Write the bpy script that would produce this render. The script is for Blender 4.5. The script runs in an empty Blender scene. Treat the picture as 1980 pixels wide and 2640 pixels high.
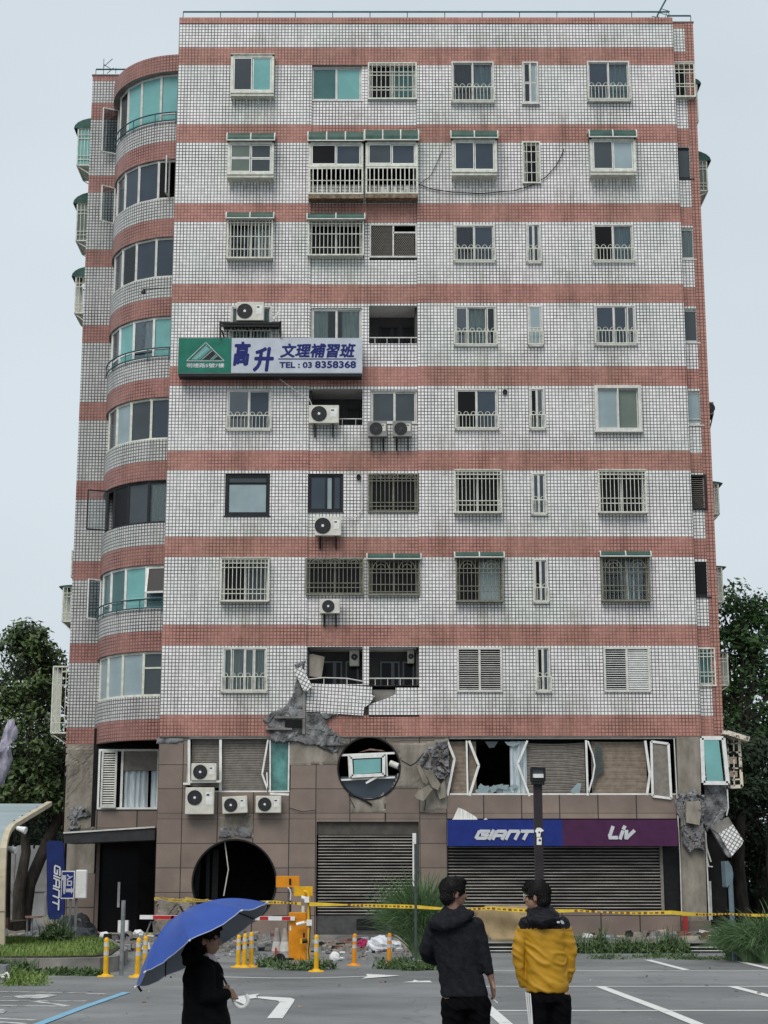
import bpy, bmesh, math, random
from math import sin, cos, tan, pi, radians, sqrt, atan2
from mathutils import Vector, Matrix, noise as mnoise

# ------------------------------------------------------------------ camera
sc = bpy.context.scene
FPX, PITCH, CAMH = 4371.0, radians(12.5), 1.68          # focal length in photo pixels, tilt, eye height
cd = bpy.data.cameras.new('camera'); cam = bpy.data.objects.new('camera', cd)
sc.collection.objects.link(cam); sc.camera = cam
cd.sensor_fit = 'VERTICAL'; cd.sensor_height = 24.0; cd.lens = 24.0 * FPX / 2640.0
cd.clip_start = 0.1; cd.clip_end = 3000
cam.location = (0, 0, CAMH); cam.rotation_euler = (radians(90) + PITCH, 0, 0)
sc.render.resolution_x, sc.render.resolution_y = 768, 1024

# ------------------------------------------------------------------ sky and light
SUN_EL, SUN_AZ = radians(52), radians(200)              # soft overcast light from behind the camera, a little left
w = bpy.data.worlds.new('World'); sc.world = w; w.use_nodes = True
nt = w.node_tree; nt.nodes.clear()
N = nt.nodes.new; L = nt.links.new
out = N('ShaderNodeOutputWorld'); bg = N('ShaderNodeBackground')
sky = N('ShaderNodeTexSky'); sky.sky_type = 'NISHITA'; sky.sun_disc = False
sky.sun_elevation = SUN_EL; sky.sun_rotation = SUN_AZ; sky.dust_density = 3.0; sky.air_density = 1.2
# cloud deck: mix the clear sky with an even, slightly uneven grey layer
tc = N('ShaderNodeTexCoord'); mp = N('ShaderNodeMapping'); mp.inputs['Scale'].default_value = (1.0, 1.0, 2.2)
nz = N('ShaderNodeTexNoise'); nz.inputs['Scale'].default_value = 1.6; nz.inputs['Detail'].default_value = 4
nz.inputs['Roughness'].default_value = 0.45
cr = N('ShaderNodeValToRGB'); cr.color_ramp.elements[0].position = 0.35; cr.color_ramp.elements[1].position = 0.68
cr.color_ramp.elements[0].color = (5.6, 6.4, 6.95, 1); cr.color_ramp.elements[1].color = (6.85, 7.55, 8.1, 1)
mx = N('ShaderNodeMixRGB'); mx.inputs['Fac'].default_value = 0.95
bg.inputs['Strength'].default_value = 0.098
L(tc.outputs['Generated'], mp.inputs['Vector']); L(mp.outputs[0], nz.inputs['Vector']); L(nz.outputs['Fac'], cr.inputs['Fac'])
L(sky.outputs[0], mx.inputs[1]); L(cr.outputs[0], mx.inputs[2]); L(mx.outputs[0], bg.inputs['Color']); L(bg.outputs[0], out.inputs['Surface'])
sd = bpy.data.lights.new('sun', 'SUN'); sd.energy = 2.15; sd.angle = radians(35); sd.color = (1.0, 0.945, 0.90)
so = bpy.data.objects.new('sun', sd); sc.collection.objects.link(so)
_d = Vector((sin(SUN_AZ) * cos(SUN_EL), cos(SUN_AZ) * cos(SUN_EL), sin(SUN_EL)))
so.rotation_euler = _d.to_track_quat('Z', 'Y').to_euler()
vs = sc.view_settings; vs.view_transform = 'Standard'; vs.look = 'None'; vs.gamma = 1.0; vs.exposure = 0.08; vs.use_curve_mapping = False
sc.cycles.max_bounces = 6; sc.cycles.transparent_max_bounces = 12; sc.cycles.use_denoising = True

# ------------------------------------------------------------------ helpers
S = 1980.0 / 1659.0
def W(px, py, D):
    """point of the photograph (in 1659 x 2212 units) carried onto the upright plane y = D"""
    u, v = px * S - 990.0, 1320.0 - py * S
    dx, dy, dz = u / FPX, cos(PITCH) - v / FPX * sin(PITCH), sin(PITCH) + v / FPX * cos(PITCH)
    t = D / dy
    return Vector((t * dx, D, CAMH + t * dz))
def G(px, py, z=0.0):
    u, v = px * S - 990.0, 1320.0 - py * S
    dx, dy, dz = u / FPX, cos(PITCH) - v / FPX * sin(PITCH), sin(PITCH) + v / FPX * cos(PITCH)
    t = (z - CAMH) / dz
    return Vector((t * dx, t * dy, z))
def R(r, D):
    """photo rectangle -> x0,x1,z0,z1 on plane y=D"""
    a, b = W(r[0], (r[1] + r[3]) / 2, D), W(r[2], (r[1] + r[3]) / 2, D)
    t, m = W((r[0] + r[2]) / 2, r[1], D), W((r[0] + r[2]) / 2, r[3], D)
    return a.x, b.x, m.z, t.z
rnd = random.Random(7)
col = sc.collection
ORG = {}

class MB:
    def __init__(s): s.V = []; s.F = []; s.U = []; s.M = []; s.S = []
    def add(s, vs, fs, mi=0, uv=None, smooth=False):
        n = len(s.V); s.V += [tuple(v) for v in vs]
        for i, f in enumerate(fs):
            s.F.append([n + j for j in f]); s.M.append(mi); s.S.append(smooth)
            s.U.append([uv[j] for j in f] if uv else None)
        return s
    def box(s, x0, x1, y0, y1, z0, z1, mi=0):
        if x1 < x0: x0, x1 = x1, x0
        if z1 < z0: z0, z1 = z1, z0
        if y1 < y0: y0, y1 = y1, y0
        v = [(x0,y0,z0),(x1,y0,z0),(x1,y1,z0),(x0,y1,z0),(x0,y0,z1),(x1,y0,z1),(x1,y1,z1),(x0,y1,z1)]
        return s.add(v, [(3,2,1,0),(4,5,6,7),(0,1,5,4),(1,2,6,5),(2,3,7,6),(3,0,4,7)], mi)
    def bar(s, p, q, w, h=None, mi=0, side=None):
        p, q = Vector(p), Vector(q); h = h or w; d = (q - p)
        if d.length < 1e-6: return s
        d.normalize(); a = Vector(side) if side else (Vector((0,1,0)) if abs(d.y) < .9 else Vector((1,0,0)))
        e = d.cross(a).normalized(); f = e.cross(d).normalized()
        e *= w / 2; f *= h / 2
        v = [p-e-f, p+e-f, p+e+f, p-e+f, q-e-f, q+e-f, q+e+f, q-e+f]
        return s.add(v, [(3,2,1,0),(4,5,6,7),(0,1,5,4),(1,2,6,5),(2,3,7,6),(3,0,4,7)], mi)
    def tube(s, pts, r, seg=6, mi=0, caps=True):
        pts = [Vector(p) for p in pts]; n = len(pts); rr = r if isinstance(r, (list, tuple)) else [r] * n
        vs = []; prev = None
        for i, p in enumerate(pts):
            d = (pts[min(i+1, n-1)] - pts[max(i-1, 0)]).normalized()
            if prev is None: a = Vector((0,0,1)) if abs(d.z) < .9 else Vector((1,0,0)); e = d.cross(a).normalized()
            else: e = (prev - d * prev.dot(d)).normalized()
            prev = e; f = d.cross(e)
            for k in range(seg):
                t = 2 * pi * k / seg; vs.append(p + e * cos(t) * rr[i] + f * sin(t) * rr[i])
        fs = []
        for i in range(n - 1):
            for k in range(seg):
                a = i * seg + k; b = i * seg + (k + 1) % seg
                fs.append((a, b, b + seg, a + seg))
        s.add(vs, fs, mi, smooth=seg > 5)
        if caps:
            s.add(vs[:seg], [tuple(range(seg))[::-1]], mi); s.add(vs[-seg:], [tuple(range(seg))], mi)
        return s
    def prism(s, poly, y0, y1, mi=0, mi_side=None):
        """polygon in x,z extruded from y0 (front) to y1"""
        n = len(poly); v = [(x, y0, z) for x, z in poly] + [(x, y1, z) for x, z in poly]
        s.add(v, [tuple(range(n)), tuple(range(2*n-1, n-1, -1))], mi)
        s.add(v, [(i, i+n, (i+1) % n + n, (i+1) % n) for i in range(n)], mi if mi_side is None else mi_side)
        return s
    def disc(s, c, r, ax='y', seg=24, th=0.01, mi=0, r0=0.0):
        c = Vector(c); vs = []; fs = []
        def P(t, rad, o):
            if ax == 'y': return c + Vector((cos(t)*rad, o, sin(t)*rad))
            if ax == 'z': return c + Vector((cos(t)*rad, sin(t)*rad, o))
            return c + Vector((o, cos(t)*rad, sin(t)*rad))
        for k in range(seg):
            t = 2*pi*k/seg
            vs += [P(t, r, 0), P(t, r, th), P(t, r0, 0), P(t, r0, th)]
        for k in range(seg):
            a = 4*k; b = 4*((k+1) % seg)
            fs += [(a, b, b+1, a+1), (a, a+2, b+2, b), (a+1, b+1, b+3, a+3)]
            if r0 > 0: fs.append((a+2, a+3, b+3, b+2))
        return s.add(vs, fs, mi)
    def ball(s, c, r, seg=10, rings=6, mi=0):
        c = Vector(c); r = Vector(r) if not isinstance(r, (int, float)) else Vector((r, r, r)); vs = []; fs = []
        for i in range(rings + 1):
            a = pi * i / rings
            for k in range(seg):
                t = 2*pi*k/seg; vs.append(c + Vector((r.x*sin(a)*cos(t), r.y*sin(a)*sin(t), r.z*cos(a))))
        for i in range(rings):
            for k in range(seg):
                fs.append((i*seg+k, (i+1)*seg+k, (i+1)*seg+(k+1) % seg, i*seg+(k+1) % seg))
        return s.add(vs, fs, mi, smooth=True)
    def build(s, name, mats, parent=None, at=None, bevel=0, **tags):
        if not isinstance(mats, (list, tuple)): mats = [mats]
        o0 = ORG[parent.name] if parent else Vector(at or (0, 0, 0))
        me = bpy.data.meshes.new(name)
        me.from_pydata([tuple(Vector(v) - o0) for v in s.V], [], s.F)
        for m in mats: me.materials.append(m)
        me.polygons.foreach_set('material_index', s.M); me.polygons.foreach_set('use_smooth', s.S)
        if any(s.U):
            uvl = me.uv_layers.new(name='UVMap'); d = []
            for f, u in zip(s.F, s.U):
                for j in range(len(f)): d += list(u[j]) if u else [0.0, 0.0]
            uvl.data.foreach_set('uv', d)
        me.validate(); me.update()
        o = bpy.data.objects.new(name, me); col.objects.link(o)
        if parent: o.parent = parent
        else: o.location = o0
        ORG[o.name] = Vector(o0)
        if bevel:
            b = o.modifiers.new('bevel', 'BEVEL'); b.width = bevel; b.segments = 2; b.limit_method = 'ANGLE'
        for k, v in tags.items(): o[k] = v
        return o

def thing(name, at, label, category, group=None):
    o = bpy.data.objects.new(name, None); col.objects.link(o); o.location = at; o.empty_display_size = .2
    ORG[o.name] = Vector(at); o['label'] = label; o['category'] = category
    if group: o['group'] = group
    return o
def copy_tree(src, at, rot=None, **tags):
    r = src.copy(); col.objects.link(r); r.location = at
    if rot is not None: r.rotation_euler = rot
    for k, v in tags.items(): r[k] = v
    def rec(a, b):
        for ch in list(a.children):
            c = ch.copy(); col.objects.link(c); c.parent = b; rec(ch, c)
    rec(src, r); return r

# ------------------------------------------------------------------ materials
def srgb(r, g, b):
    f = lambda c: (c/255/12.92) if c/255 <= .04045 else ((c/255 + .055)/1.055)**2.4
    return (f(r), f(g), f(b), 1)
def newmat(name):
    m = bpy.data.materials.new(name); m.use_nodes = True; nt = m.node_tree; nt.nodes.clear()
    o = nt.nodes.new('ShaderNodeOutputMaterial'); b = nt.nodes.new('ShaderNodeBsdfPrincipled')
    nt.links.new(b.outputs[0], o.inputs['Surface']); return m, nt, b, o
def pm(name, rgb, rough=.6, var=.18, scale=4.0, metal=0.0, bump=0.0, rgb2=None, detail=5, stretch=None, spec=.25, edge=(.35,.65)):
    """procedural paint / stone / cloth: two tones mixed by noise, optional bump"""
    m, nt, b, o = newmat(name); N = nt.nodes.new; L = nt.links.new
    c = tuple(rgb[:3]) + (1,); c2 = tuple(rgb2[:3]) + (1,) if rgb2 else tuple(max(0, x*(1-var*1.6)) for x in rgb[:3]) + (1,)
    c1 = c if rgb2 else tuple(min(1, x*(1+var*.6)) for x in rgb[:3]) + (1,)
    tc = N('ShaderNodeTexCoord'); mp = N('ShaderNodeMapping'); L(tc.outputs['Object'], mp.inputs['Vector'])
    if stretch: mp.inputs['Scale'].default_value = stretch
    n = N('ShaderNodeTexNoise'); n.inputs['Scale'].default_value = scale; n.inputs['Detail'].default_value = detail; n.inputs['Roughness'].default_value = .6
    L(mp.outputs[0], n.inputs['Vector'])
    r = N('ShaderNodeValToRGB'); r.color_ramp.elements[0].position, r.color_ramp.elements[1].position = edge
    r.color_ramp.elements[0].color = c2; r.color_ramp.elements[1].color = c1
    L(n.outputs['Fac'], r.inputs['Fac']); L(r.outputs[0], b.inputs['Base Color'])
    b.inputs['Roughness'].default_value = rough; b.inputs['Metallic'].default_value = metal
    b.inputs['Specular IOR Level'].default_value = spec
    if bump:
        bu = N('ShaderNodeBump'); bu.inputs['Strength'].default_value = min(1, bump); bu.inputs['Distance'].default_value = .03*max(1, bump)
        n2 = N('ShaderNodeTexNoise'); n2.inputs['Scale'].default_value = scale*4; n2.inputs['Detail'].default_value = 6
        L(mp.outputs[0], n2.inputs['Vector']); L(n2.outputs['Fac'], bu.inputs['Height']); L(bu.outputs[0], b.inputs['Normal'])
    return m

ZB0, FH, BH = 7.44, 3.107, 0.72       # top of lowest red band, storey height, band height
def tile_mat(name, white=(.87,.835,.835), red=(.47,.235,.195), grout=(.05,.05,.05), P=0.1195, grime=1.0, lw=.128, stains=None):
    m, nt, b, o = newmat(name); N = nt.nodes.new; L = nt.links.new
    def M(op, a, bb=None, cc=None):
        n = N('ShaderNodeMath'); n.operation = op
        for i, x in enumerate((a, bb, cc)):
            if x is None: continue
            if isinstance(x, (int, float)): n.inputs[i].default_value = x
            else: L(x, n.inputs[i])
        return n.outputs[0]
    uv = N('ShaderNodeUVMap'); sp = N('ShaderNodeSeparateXYZ'); L(uv.outputs[0], sp.inputs[0]); U, V = sp.outputs[0], sp.outputs[1]
    us, vs_ = M('DIVIDE', U, P), M('DIVIDE', M('SUBTRACT', V, ZB0), P*FH/(P*round(FH/P)))
    fu, fv = M('FRACT', us), M('FRACT', vs_)
    eu = M('MINIMUM', fu, M('SUBTRACT', 1.0, fu)); ev = M('MINIMUM', fv, M('SUBTRACT', 1.0, fv))
    e = M('MINIMUM', eu, ev)
    line = M('SUBTRACT', 1.0, M('SMOOTH_MIN', 1.0, M('MULTIPLY', M('MAXIMUM', M('SUBTRACT', e, lw*.72), 0.0), 14.0), .02))
    cb = N('ShaderNodeCombineXYZ'); L(M('FLOOR', us), cb.inputs[0]); L(M('FLOOR', vs_), cb.inputs[1])
    wn = N('ShaderNodeTexWhiteNoise'); wn.noise_dimensions = '3D'; L(cb.outputs[0], wn.inputs['Vector'])
    ph = M('FRACT', M('DIVIDE', M('SUBTRACT', V, ZB0 - BH), FH)); isred = M('LESS_THAN', ph, BH/FH)
    top = M('GREATER_THAN', V, ZB0 + 8*FH + 0.95); isred = M('MAXIMUM', isred, top)
    # tile colours with small piece to piece changes
    mixc = N('ShaderNodeMixRGB'); mixc.inputs[1].default_value = (*white, 1); mixc.inputs[2].default_value = (*red, 1); L(isred, mixc.inputs['Fac'])
    cu = N('ShaderNodeCombineXYZ'); L(U, cu.inputs[0]); L(V, cu.inputs[1])
    def noise(sx, sy, sc_, det=4):
        mp = N('ShaderNodeMapping'); mp.inputs['Scale'].default_value = (sx, sy, 1); L(cu.outputs[0], mp.inputs['Vector'])
        n = N('ShaderNodeTexNoise'); n.inputs['Scale'].default_value = sc_; n.inputs['Detail'].default_value = det; n.inputs['Roughness'].default_value = .6
        L(mp.outputs[0], n.inputs['Vector']); return n.outputs['Fac']
    def ramp(f, a, bb, lo, hi):
        r = N('ShaderNodeMapRange'); r.clamp = True
        for i, x in enumerate((a, bb, lo, hi)): r.inputs[i+1].default_value = x
        L(f, r.inputs[0]); return r.outputs[0]
    streak = ramp(noise(1.6, .16, 1.3), .5, .72, 0, 1)        # rain streaks
    patch = ramp(noise(1, 1, .28, 3), .38, .66, 0, 1)          # broad discolouring
    fine = ramp(noise(1, .8, 9), .35, .7, .9, 1.08)
    tone = M('MULTIPLY', M('MULTIPLY_ADD', wn.outputs['Value'], .16, .92), fine)
    tone = M('MULTIPLY', tone, M('SUBTRACT', 1.0, M('MULTIPLY', streak, .20*grime)))
    hs = N('ShaderNodeMixRGB'); hs.blend_type = 'MULTIPLY'; hs.inputs[2].default_value = (.86, .93, .88, 1); L(patch, hs.inputs['Fac']); L(mixc.outputs[0], hs.inputs[1])
    vm = N('ShaderNodeVectorMath'); vm.operation = 'SCALE'; L(hs.outputs[0], vm.inputs[0]); L(tone, vm.inputs['Scale'])
    st = None
    for (xc_, wd_) in (stains or ()):       # dirt washed down below each column of windows
        g = M('MULTIPLY', M('LESS_THAN', M('ABSOLUTE', M('SUBTRACT', U, xc_)), 9), M('POWER', 2.718, M('MULTIPLY', M('POWER', M('DIVIDE', M('SUBTRACT', U, xc_), wd_), 2.0), -1.0)))
        st = g if st is None else M('MAXIMUM', st, g)
    if st is not None:
        pu = M('FRACT', M('DIVIDE', M('SUBTRACT', V, ZB0 - .9), FH)); mk = M('MULTIPLY', ramp(pu, .42, .56, 1, 0), ramp(noise(3.0, .25, 1.6), .36, .62, 0, 1)); st = M('MULTIPLY', st, mk)
        sm = N('ShaderNodeMixRGB'); sm.blend_type = 'MULTIPLY'; sm.inputs[2].default_value = (.72,.71,.67,1); L(st, sm.inputs['Fac']); L(vm.outputs[0], sm.inputs[1]); vm = sm
    # joints: dark on the white bands, softer and patchy on the red ones
    gl = N('ShaderNodeMixRGB'); gl.inputs[1].default_value = (*grout, 1); gl.inputs[2].default_value = (.075,.035,.032,1); L(isred, gl.inputs['Fac'])
    redfade = M('MULTIPLY', isred, ramp(noise(1, 1, .8, 2), .38, .62, .05, .6))
    lf = M('MULTIPLY', line, M('SUBTRACT', 1.0, redfade))
    lf = M('MULTIPLY', lf, ramp(noise(.7, .7, .9, 3), .3, .7, .75, 1.0))
    fin = N('ShaderNodeMixRGB'); L(lf, fin.inputs['Fac']); L(vm.outputs[0], fin.inputs[1]); L(gl.outputs[0], fin.inputs[2])
    L(fin.outputs[0], b.inputs['Base Color']); b.inputs['Roughness'].default_value = .42; b.inputs['Specular IOR Level'].default_value = .2
    bu = N('ShaderNodeBump'); bu.inputs['Strength'].default_value = .35; bu.inputs['Distance'].default_value = .01; bu.invert = True
    L(line, bu.inputs['Height']); L(bu.outputs[0], b.inputs['Normal'])
    return m
def stone_mat(name, c=(.205,.157,.128), joint=(.03,.025,.022), lw=.018, rough=.45):
    """cut stone cladding; UV counts panels, so each whole number is a joint"""
    m, nt, b, o = newmat(name); N = nt.nodes.new; L = nt.links.new
    uv = N('ShaderNodeUVMap'); br = N('ShaderNodeTexBrick'); br.offset = 0; br.inputs['Scale'].default_value = 1
    br.inputs['Brick Width'].default_value = 1; br.inputs['Row Height'].default_value = 1; br.inputs['Mortar Size'].default_value = lw
    br.inputs['Mortar Smooth'].default_value = .3; br.inputs['Bias'].default_value = 0
    br.inputs['Color1'].default_value = (*[x*1.13 for x in c], 1); br.inputs['Color2'].default_value = (*[x*.86 for x in c], 1)
    br.inputs['Mortar'].default_value = (*joint, 1); L(uv.outputs[0], br.inputs['Vector'])
    tc = N('ShaderNodeTexCoord'); n = N('ShaderNodeTexNoise'); n.inputs['Scale'].default_value = 60; n.inputs['Detail'].default_value = 3; L(tc.outputs['Object'], n.inputs['Vector'])
    n2 = N('ShaderNodeTexNoise'); n2.inputs['Scale'].default_value = .9; n2.inputs['Detail'].default_value = 5; L(tc.outputs['Object'], n2.inputs['Vector'])
    a = N('ShaderNodeMapRange'); a.inputs[3].default_value = .75; a.inputs[4].default_value = 1.25; L(n.outputs['Fac'], a.inputs[0])
    a2 = N('ShaderNodeMapRange'); a2.inputs[1].default_value = .35; a2.inputs[2].default_value = .7; a2.inputs[3].default_value = .8; a2.inputs[4].default_value = 1.15; L(n2.outputs['Fac'], a2.inputs[0])
    mm = N('ShaderNodeMath'); mm.operation = 'MULTIPLY'; L(a.outputs[0], mm.inputs[0]); L(a2.outputs[0], mm.inputs[1])
    vm = N('ShaderNodeVectorMath'); vm.operation = 'SCALE'; L(br.outputs['Color'], vm.inputs[0]); L(mm.outputs[0], vm.inputs['Scale']); L(vm.outputs[0], b.inputs['Base Color'])
    b.inputs['Roughness'].default_value = rough
    bu = N('ShaderNodeBump'); bu.inputs['Strength'].default_value = .5; bu.inputs['Distance'].default_value = .01; bu.invert = True
    L(br.outputs['Fac'], bu.inputs['Height']); L(bu.outputs[0], b.inputs['Normal'])
    return m
def glass(name, tint=(.75,.8,.8), gloss=.0, rough=.03):
    m = bpy.data.materials.new(name); m.use_nodes = True; nt = m.node_tree; nt.nodes.clear(); N = nt.nodes.new; L = nt.links.new
    o = N('ShaderNodeOutputMaterial'); t = N('ShaderNodeBsdfTransparent'); t.inputs[0].default_value = (*tint, 1)
    g = N('ShaderNodeBsdfGlossy'); g.inputs['Roughness'].default_value = rough; g.inputs['Color'].default_value = (.9,.95,1,1)
    f = N('ShaderNodeFresnel'); f.inputs['IOR'].default_value = 1.5; a = N('ShaderNodeMath'); a.operation = 'ADD'; a.inputs[1].default_value = gloss
    n = N('ShaderNodeTexNoise'); tc = N('ShaderNodeTexCoord'); n.inputs['Scale'].default_value = 1.7; L(tc.outputs['Object'], n.inputs['Vector'])
    bu = N('ShaderNodeBump'); bu.inputs['Strength'].default_value = .15; bu.inputs['Distance'].default_value = .05; L(n.outputs['Fac'], bu.inputs['Height']); L(bu.outputs[0], g.inputs['Normal'])
    x = N('ShaderNodeMixShader'); L(f.outputs[0], a.inputs[0]); L(a.outputs[0], x.inputs[0]); L(t.outputs[0], x.inputs[1]); L(g.outputs[0], x.inputs[2]); L(x.outputs[0], o.inputs['Surface'])
    return m
MT = {}
MT['tile'] = tile_mat('mosaic_tile', stains=((-4.75,.75),(2.1,.5),(3.55,.4),(4.35,.3),(5.1,.35),(6.6,.5),(8.3,.5),(-1.0,.9)))
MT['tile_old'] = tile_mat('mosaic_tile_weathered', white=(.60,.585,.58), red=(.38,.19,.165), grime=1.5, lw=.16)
MT['stone'] = stone_mat('granite_cladding')
MT['stone_plain'] = pm('granite_plain', (.15,.118,.104), .5, .15, 20)
MT['concrete'] = pm('bare_concrete', (.235,.225,.205), .9, .3, 1.3, bump=.6, detail=8)
MT['concrete_grey'] = pm('broken_concrete', (.215,.22,.225), .95, .45, 3.5, bump=.5, detail=9)
MT['mortar'] = pm('mortar_bed', (.27,.245,.205), .9, .28, 2.0, bump=.5, stretch=(1,1,.4))
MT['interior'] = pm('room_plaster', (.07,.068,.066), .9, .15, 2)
MT['shade_black'] = pm('room_shade', (.010,.010,.010), .9, .3, 2)  # shade of unlit rooms and recesses is put into this near-black colour
MT['alu'] = pm('aluminium_frame', (.60,.60,.56), .45, .12, 5)
MT['alu_w'] = pm('white_frame', (.74,.75,.72), .4, .1, 5)
MT['cream'] = pm('cream_steel', (.66,.67,.58), .5, .15, 6)
MT['olive'] = pm('olive_steel', (.20,.20,.155), .5, .18, 6)
MT['dkframe'] = pm('dark_frame', (.018,.02,.024), .4, .2, 6)
MT['green_awn'] = pm('green_awning', (.03,.09,.07), .45, .22, 3)
MT['teal_rail'] = pm('teal_rail_paint', (.035,.11,.12), .45, .2, 5)
MT['g_clear'] = glass('clear_glass')
MT['g_dark'] = glass('smoked_glass', (.35,.4,.42), .09)
def glazed(name, c, rough=.08, var=.1):
    return pm(name, c, rough, var, .9, spec=.42)
MT['g_grey'] = glazed('grey_glass', (.05,.064,.072))
MT['g_blue'] = glazed('blue_grey_glass', (.04,.056,.076))
MT['g_teal'] = glazed('teal_film_glass', (.17,.40,.39), .12)
MT['g_teal2'] = glazed('teal_dark_glass', (.055,.135,.135), .1)
MT['g_teal3'] = glazed('leafy_teal_glass', (.10,.27,.25), .15, .5)
MT['g_frost'] = glazed('frosted_glass', (.27,.35,.37), .25)
MT['g_green'] = glazed('sage_glass', (.13,.165,.14), .15)
MT['g_black'] = pm('black_glass', (.008,.008,.009), .25, .1, .9, spec=.15)
MT['curtain'] = pm('curtain_cloth', (.75,.75,.70), .9, .2, 6, stretch=(6,1,.3))
MT['curtain_b'] = pm('curtain_blue', (.52,.60,.63), .9, .2, 6, stretch=(6,1,.3))
MT['curtain_p'] = pm('curtain_plum', (.10,.075,.10), .9, .3, 6, stretch=(6,1,.3))
MT['blind'] = pm('venetian_blind', (.34,.275,.215), .7, .15, 6)
MT['blind_g'] = pm('blind_grey', (.22,.20,.175), .7, .15, 6)
MT['black'] = pm('black_steel', (.012,.012,.013), .5, .3, 8)
MT['white'] = pm('white_paint', (.72,.73,.72), .45, .08, 6)
MT['ac'] = pm('ac_casing', (.60,.59,.52), .5, .1, 5)
MT['rust'] = pm('rusty_steel', (.22,.16,.11), .8, .35, 7)
# ------------------------------------------------------------------ the apartment block
YF, YB, YR, YC, YL = 58.0, 58.07, 58.35, 59.4, 62.6      # front, bay, right strip, curved balcony start, left wing
XL, XB0, XB1, XR, XE = -7.66, -2.68, 1.21, 10.80, 11.63
ZTOP, ZLOW = 33.48, 6.72
B = thing('apartment_building', (0, YF, 0), 'earthquake-damaged apartment block in white and red mosaic tile, its crushed lower storeys cracked open', 'building')
B['label'] = 'nine-storey apartment block in white and red mosaic tile with crushed lower storeys'

def wall(mb, x0, x1, z0, z1, y, holes=(), reveal=.22, mi=0, mir=None, uvf=None, cuts=(), zcuts=()):
    """upright sheet at y with rectangular openings and their reveals; UV in metres"""
    uvf = uvf or (lambda x, z: (x, z)); mir = mi if mir is None else mir
    xs = sorted({x0, x1, *[c for c in cuts if x0 < c < x1], *[h[i] for h in holes for i in (0, 1) if x0 < h[i] < x1]})
    zs = sorted({z0, z1, *[c for c in zcuts if z0 < c < z1], *[h[i] for h in holes for i in (2, 3) if z0 < h[i] < z1]})
    for i in range(len(xs)-1):
        for j in range(len(zs)-1):
            cx, cz = (xs[i]+xs[i+1])/2, (zs[j]+zs[j+1])/2
            if any(h[0] < cx < h[1] and h[2] < cz < h[3] for h in holes): continue
            p = [(xs[i], zs[j]), (xs[i+1], zs[j]), (xs[i+1], zs[j+1]), (xs[i], zs[j+1])]
            mb.add([(a, y, b) for a, b in p], [(0,1,2,3)], mi, [uvf(a, b) for a, b in p])
    for h in holes:
        a, b, c, d = h[:4]; rv = h[4] if len(h) > 4 else reveal
        for (p, q) in (((a,c),(b,c)), ((b,c),(b,d)), ((b,d),(a,d)), ((a,d),(a,c))):
            u0, u1 = uvf(*p), uvf(*q)
            mb.add([(p[0],y,p[1]),(q[0],y,q[1]),(q[0],y+rv,q[1]),(p[0],y+rv,p[1])], [(0,1,2,3)], mir, [u0, u1, (u1[0]+rv, u1[1]), (u0[0]+rv, u0[1])])

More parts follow.
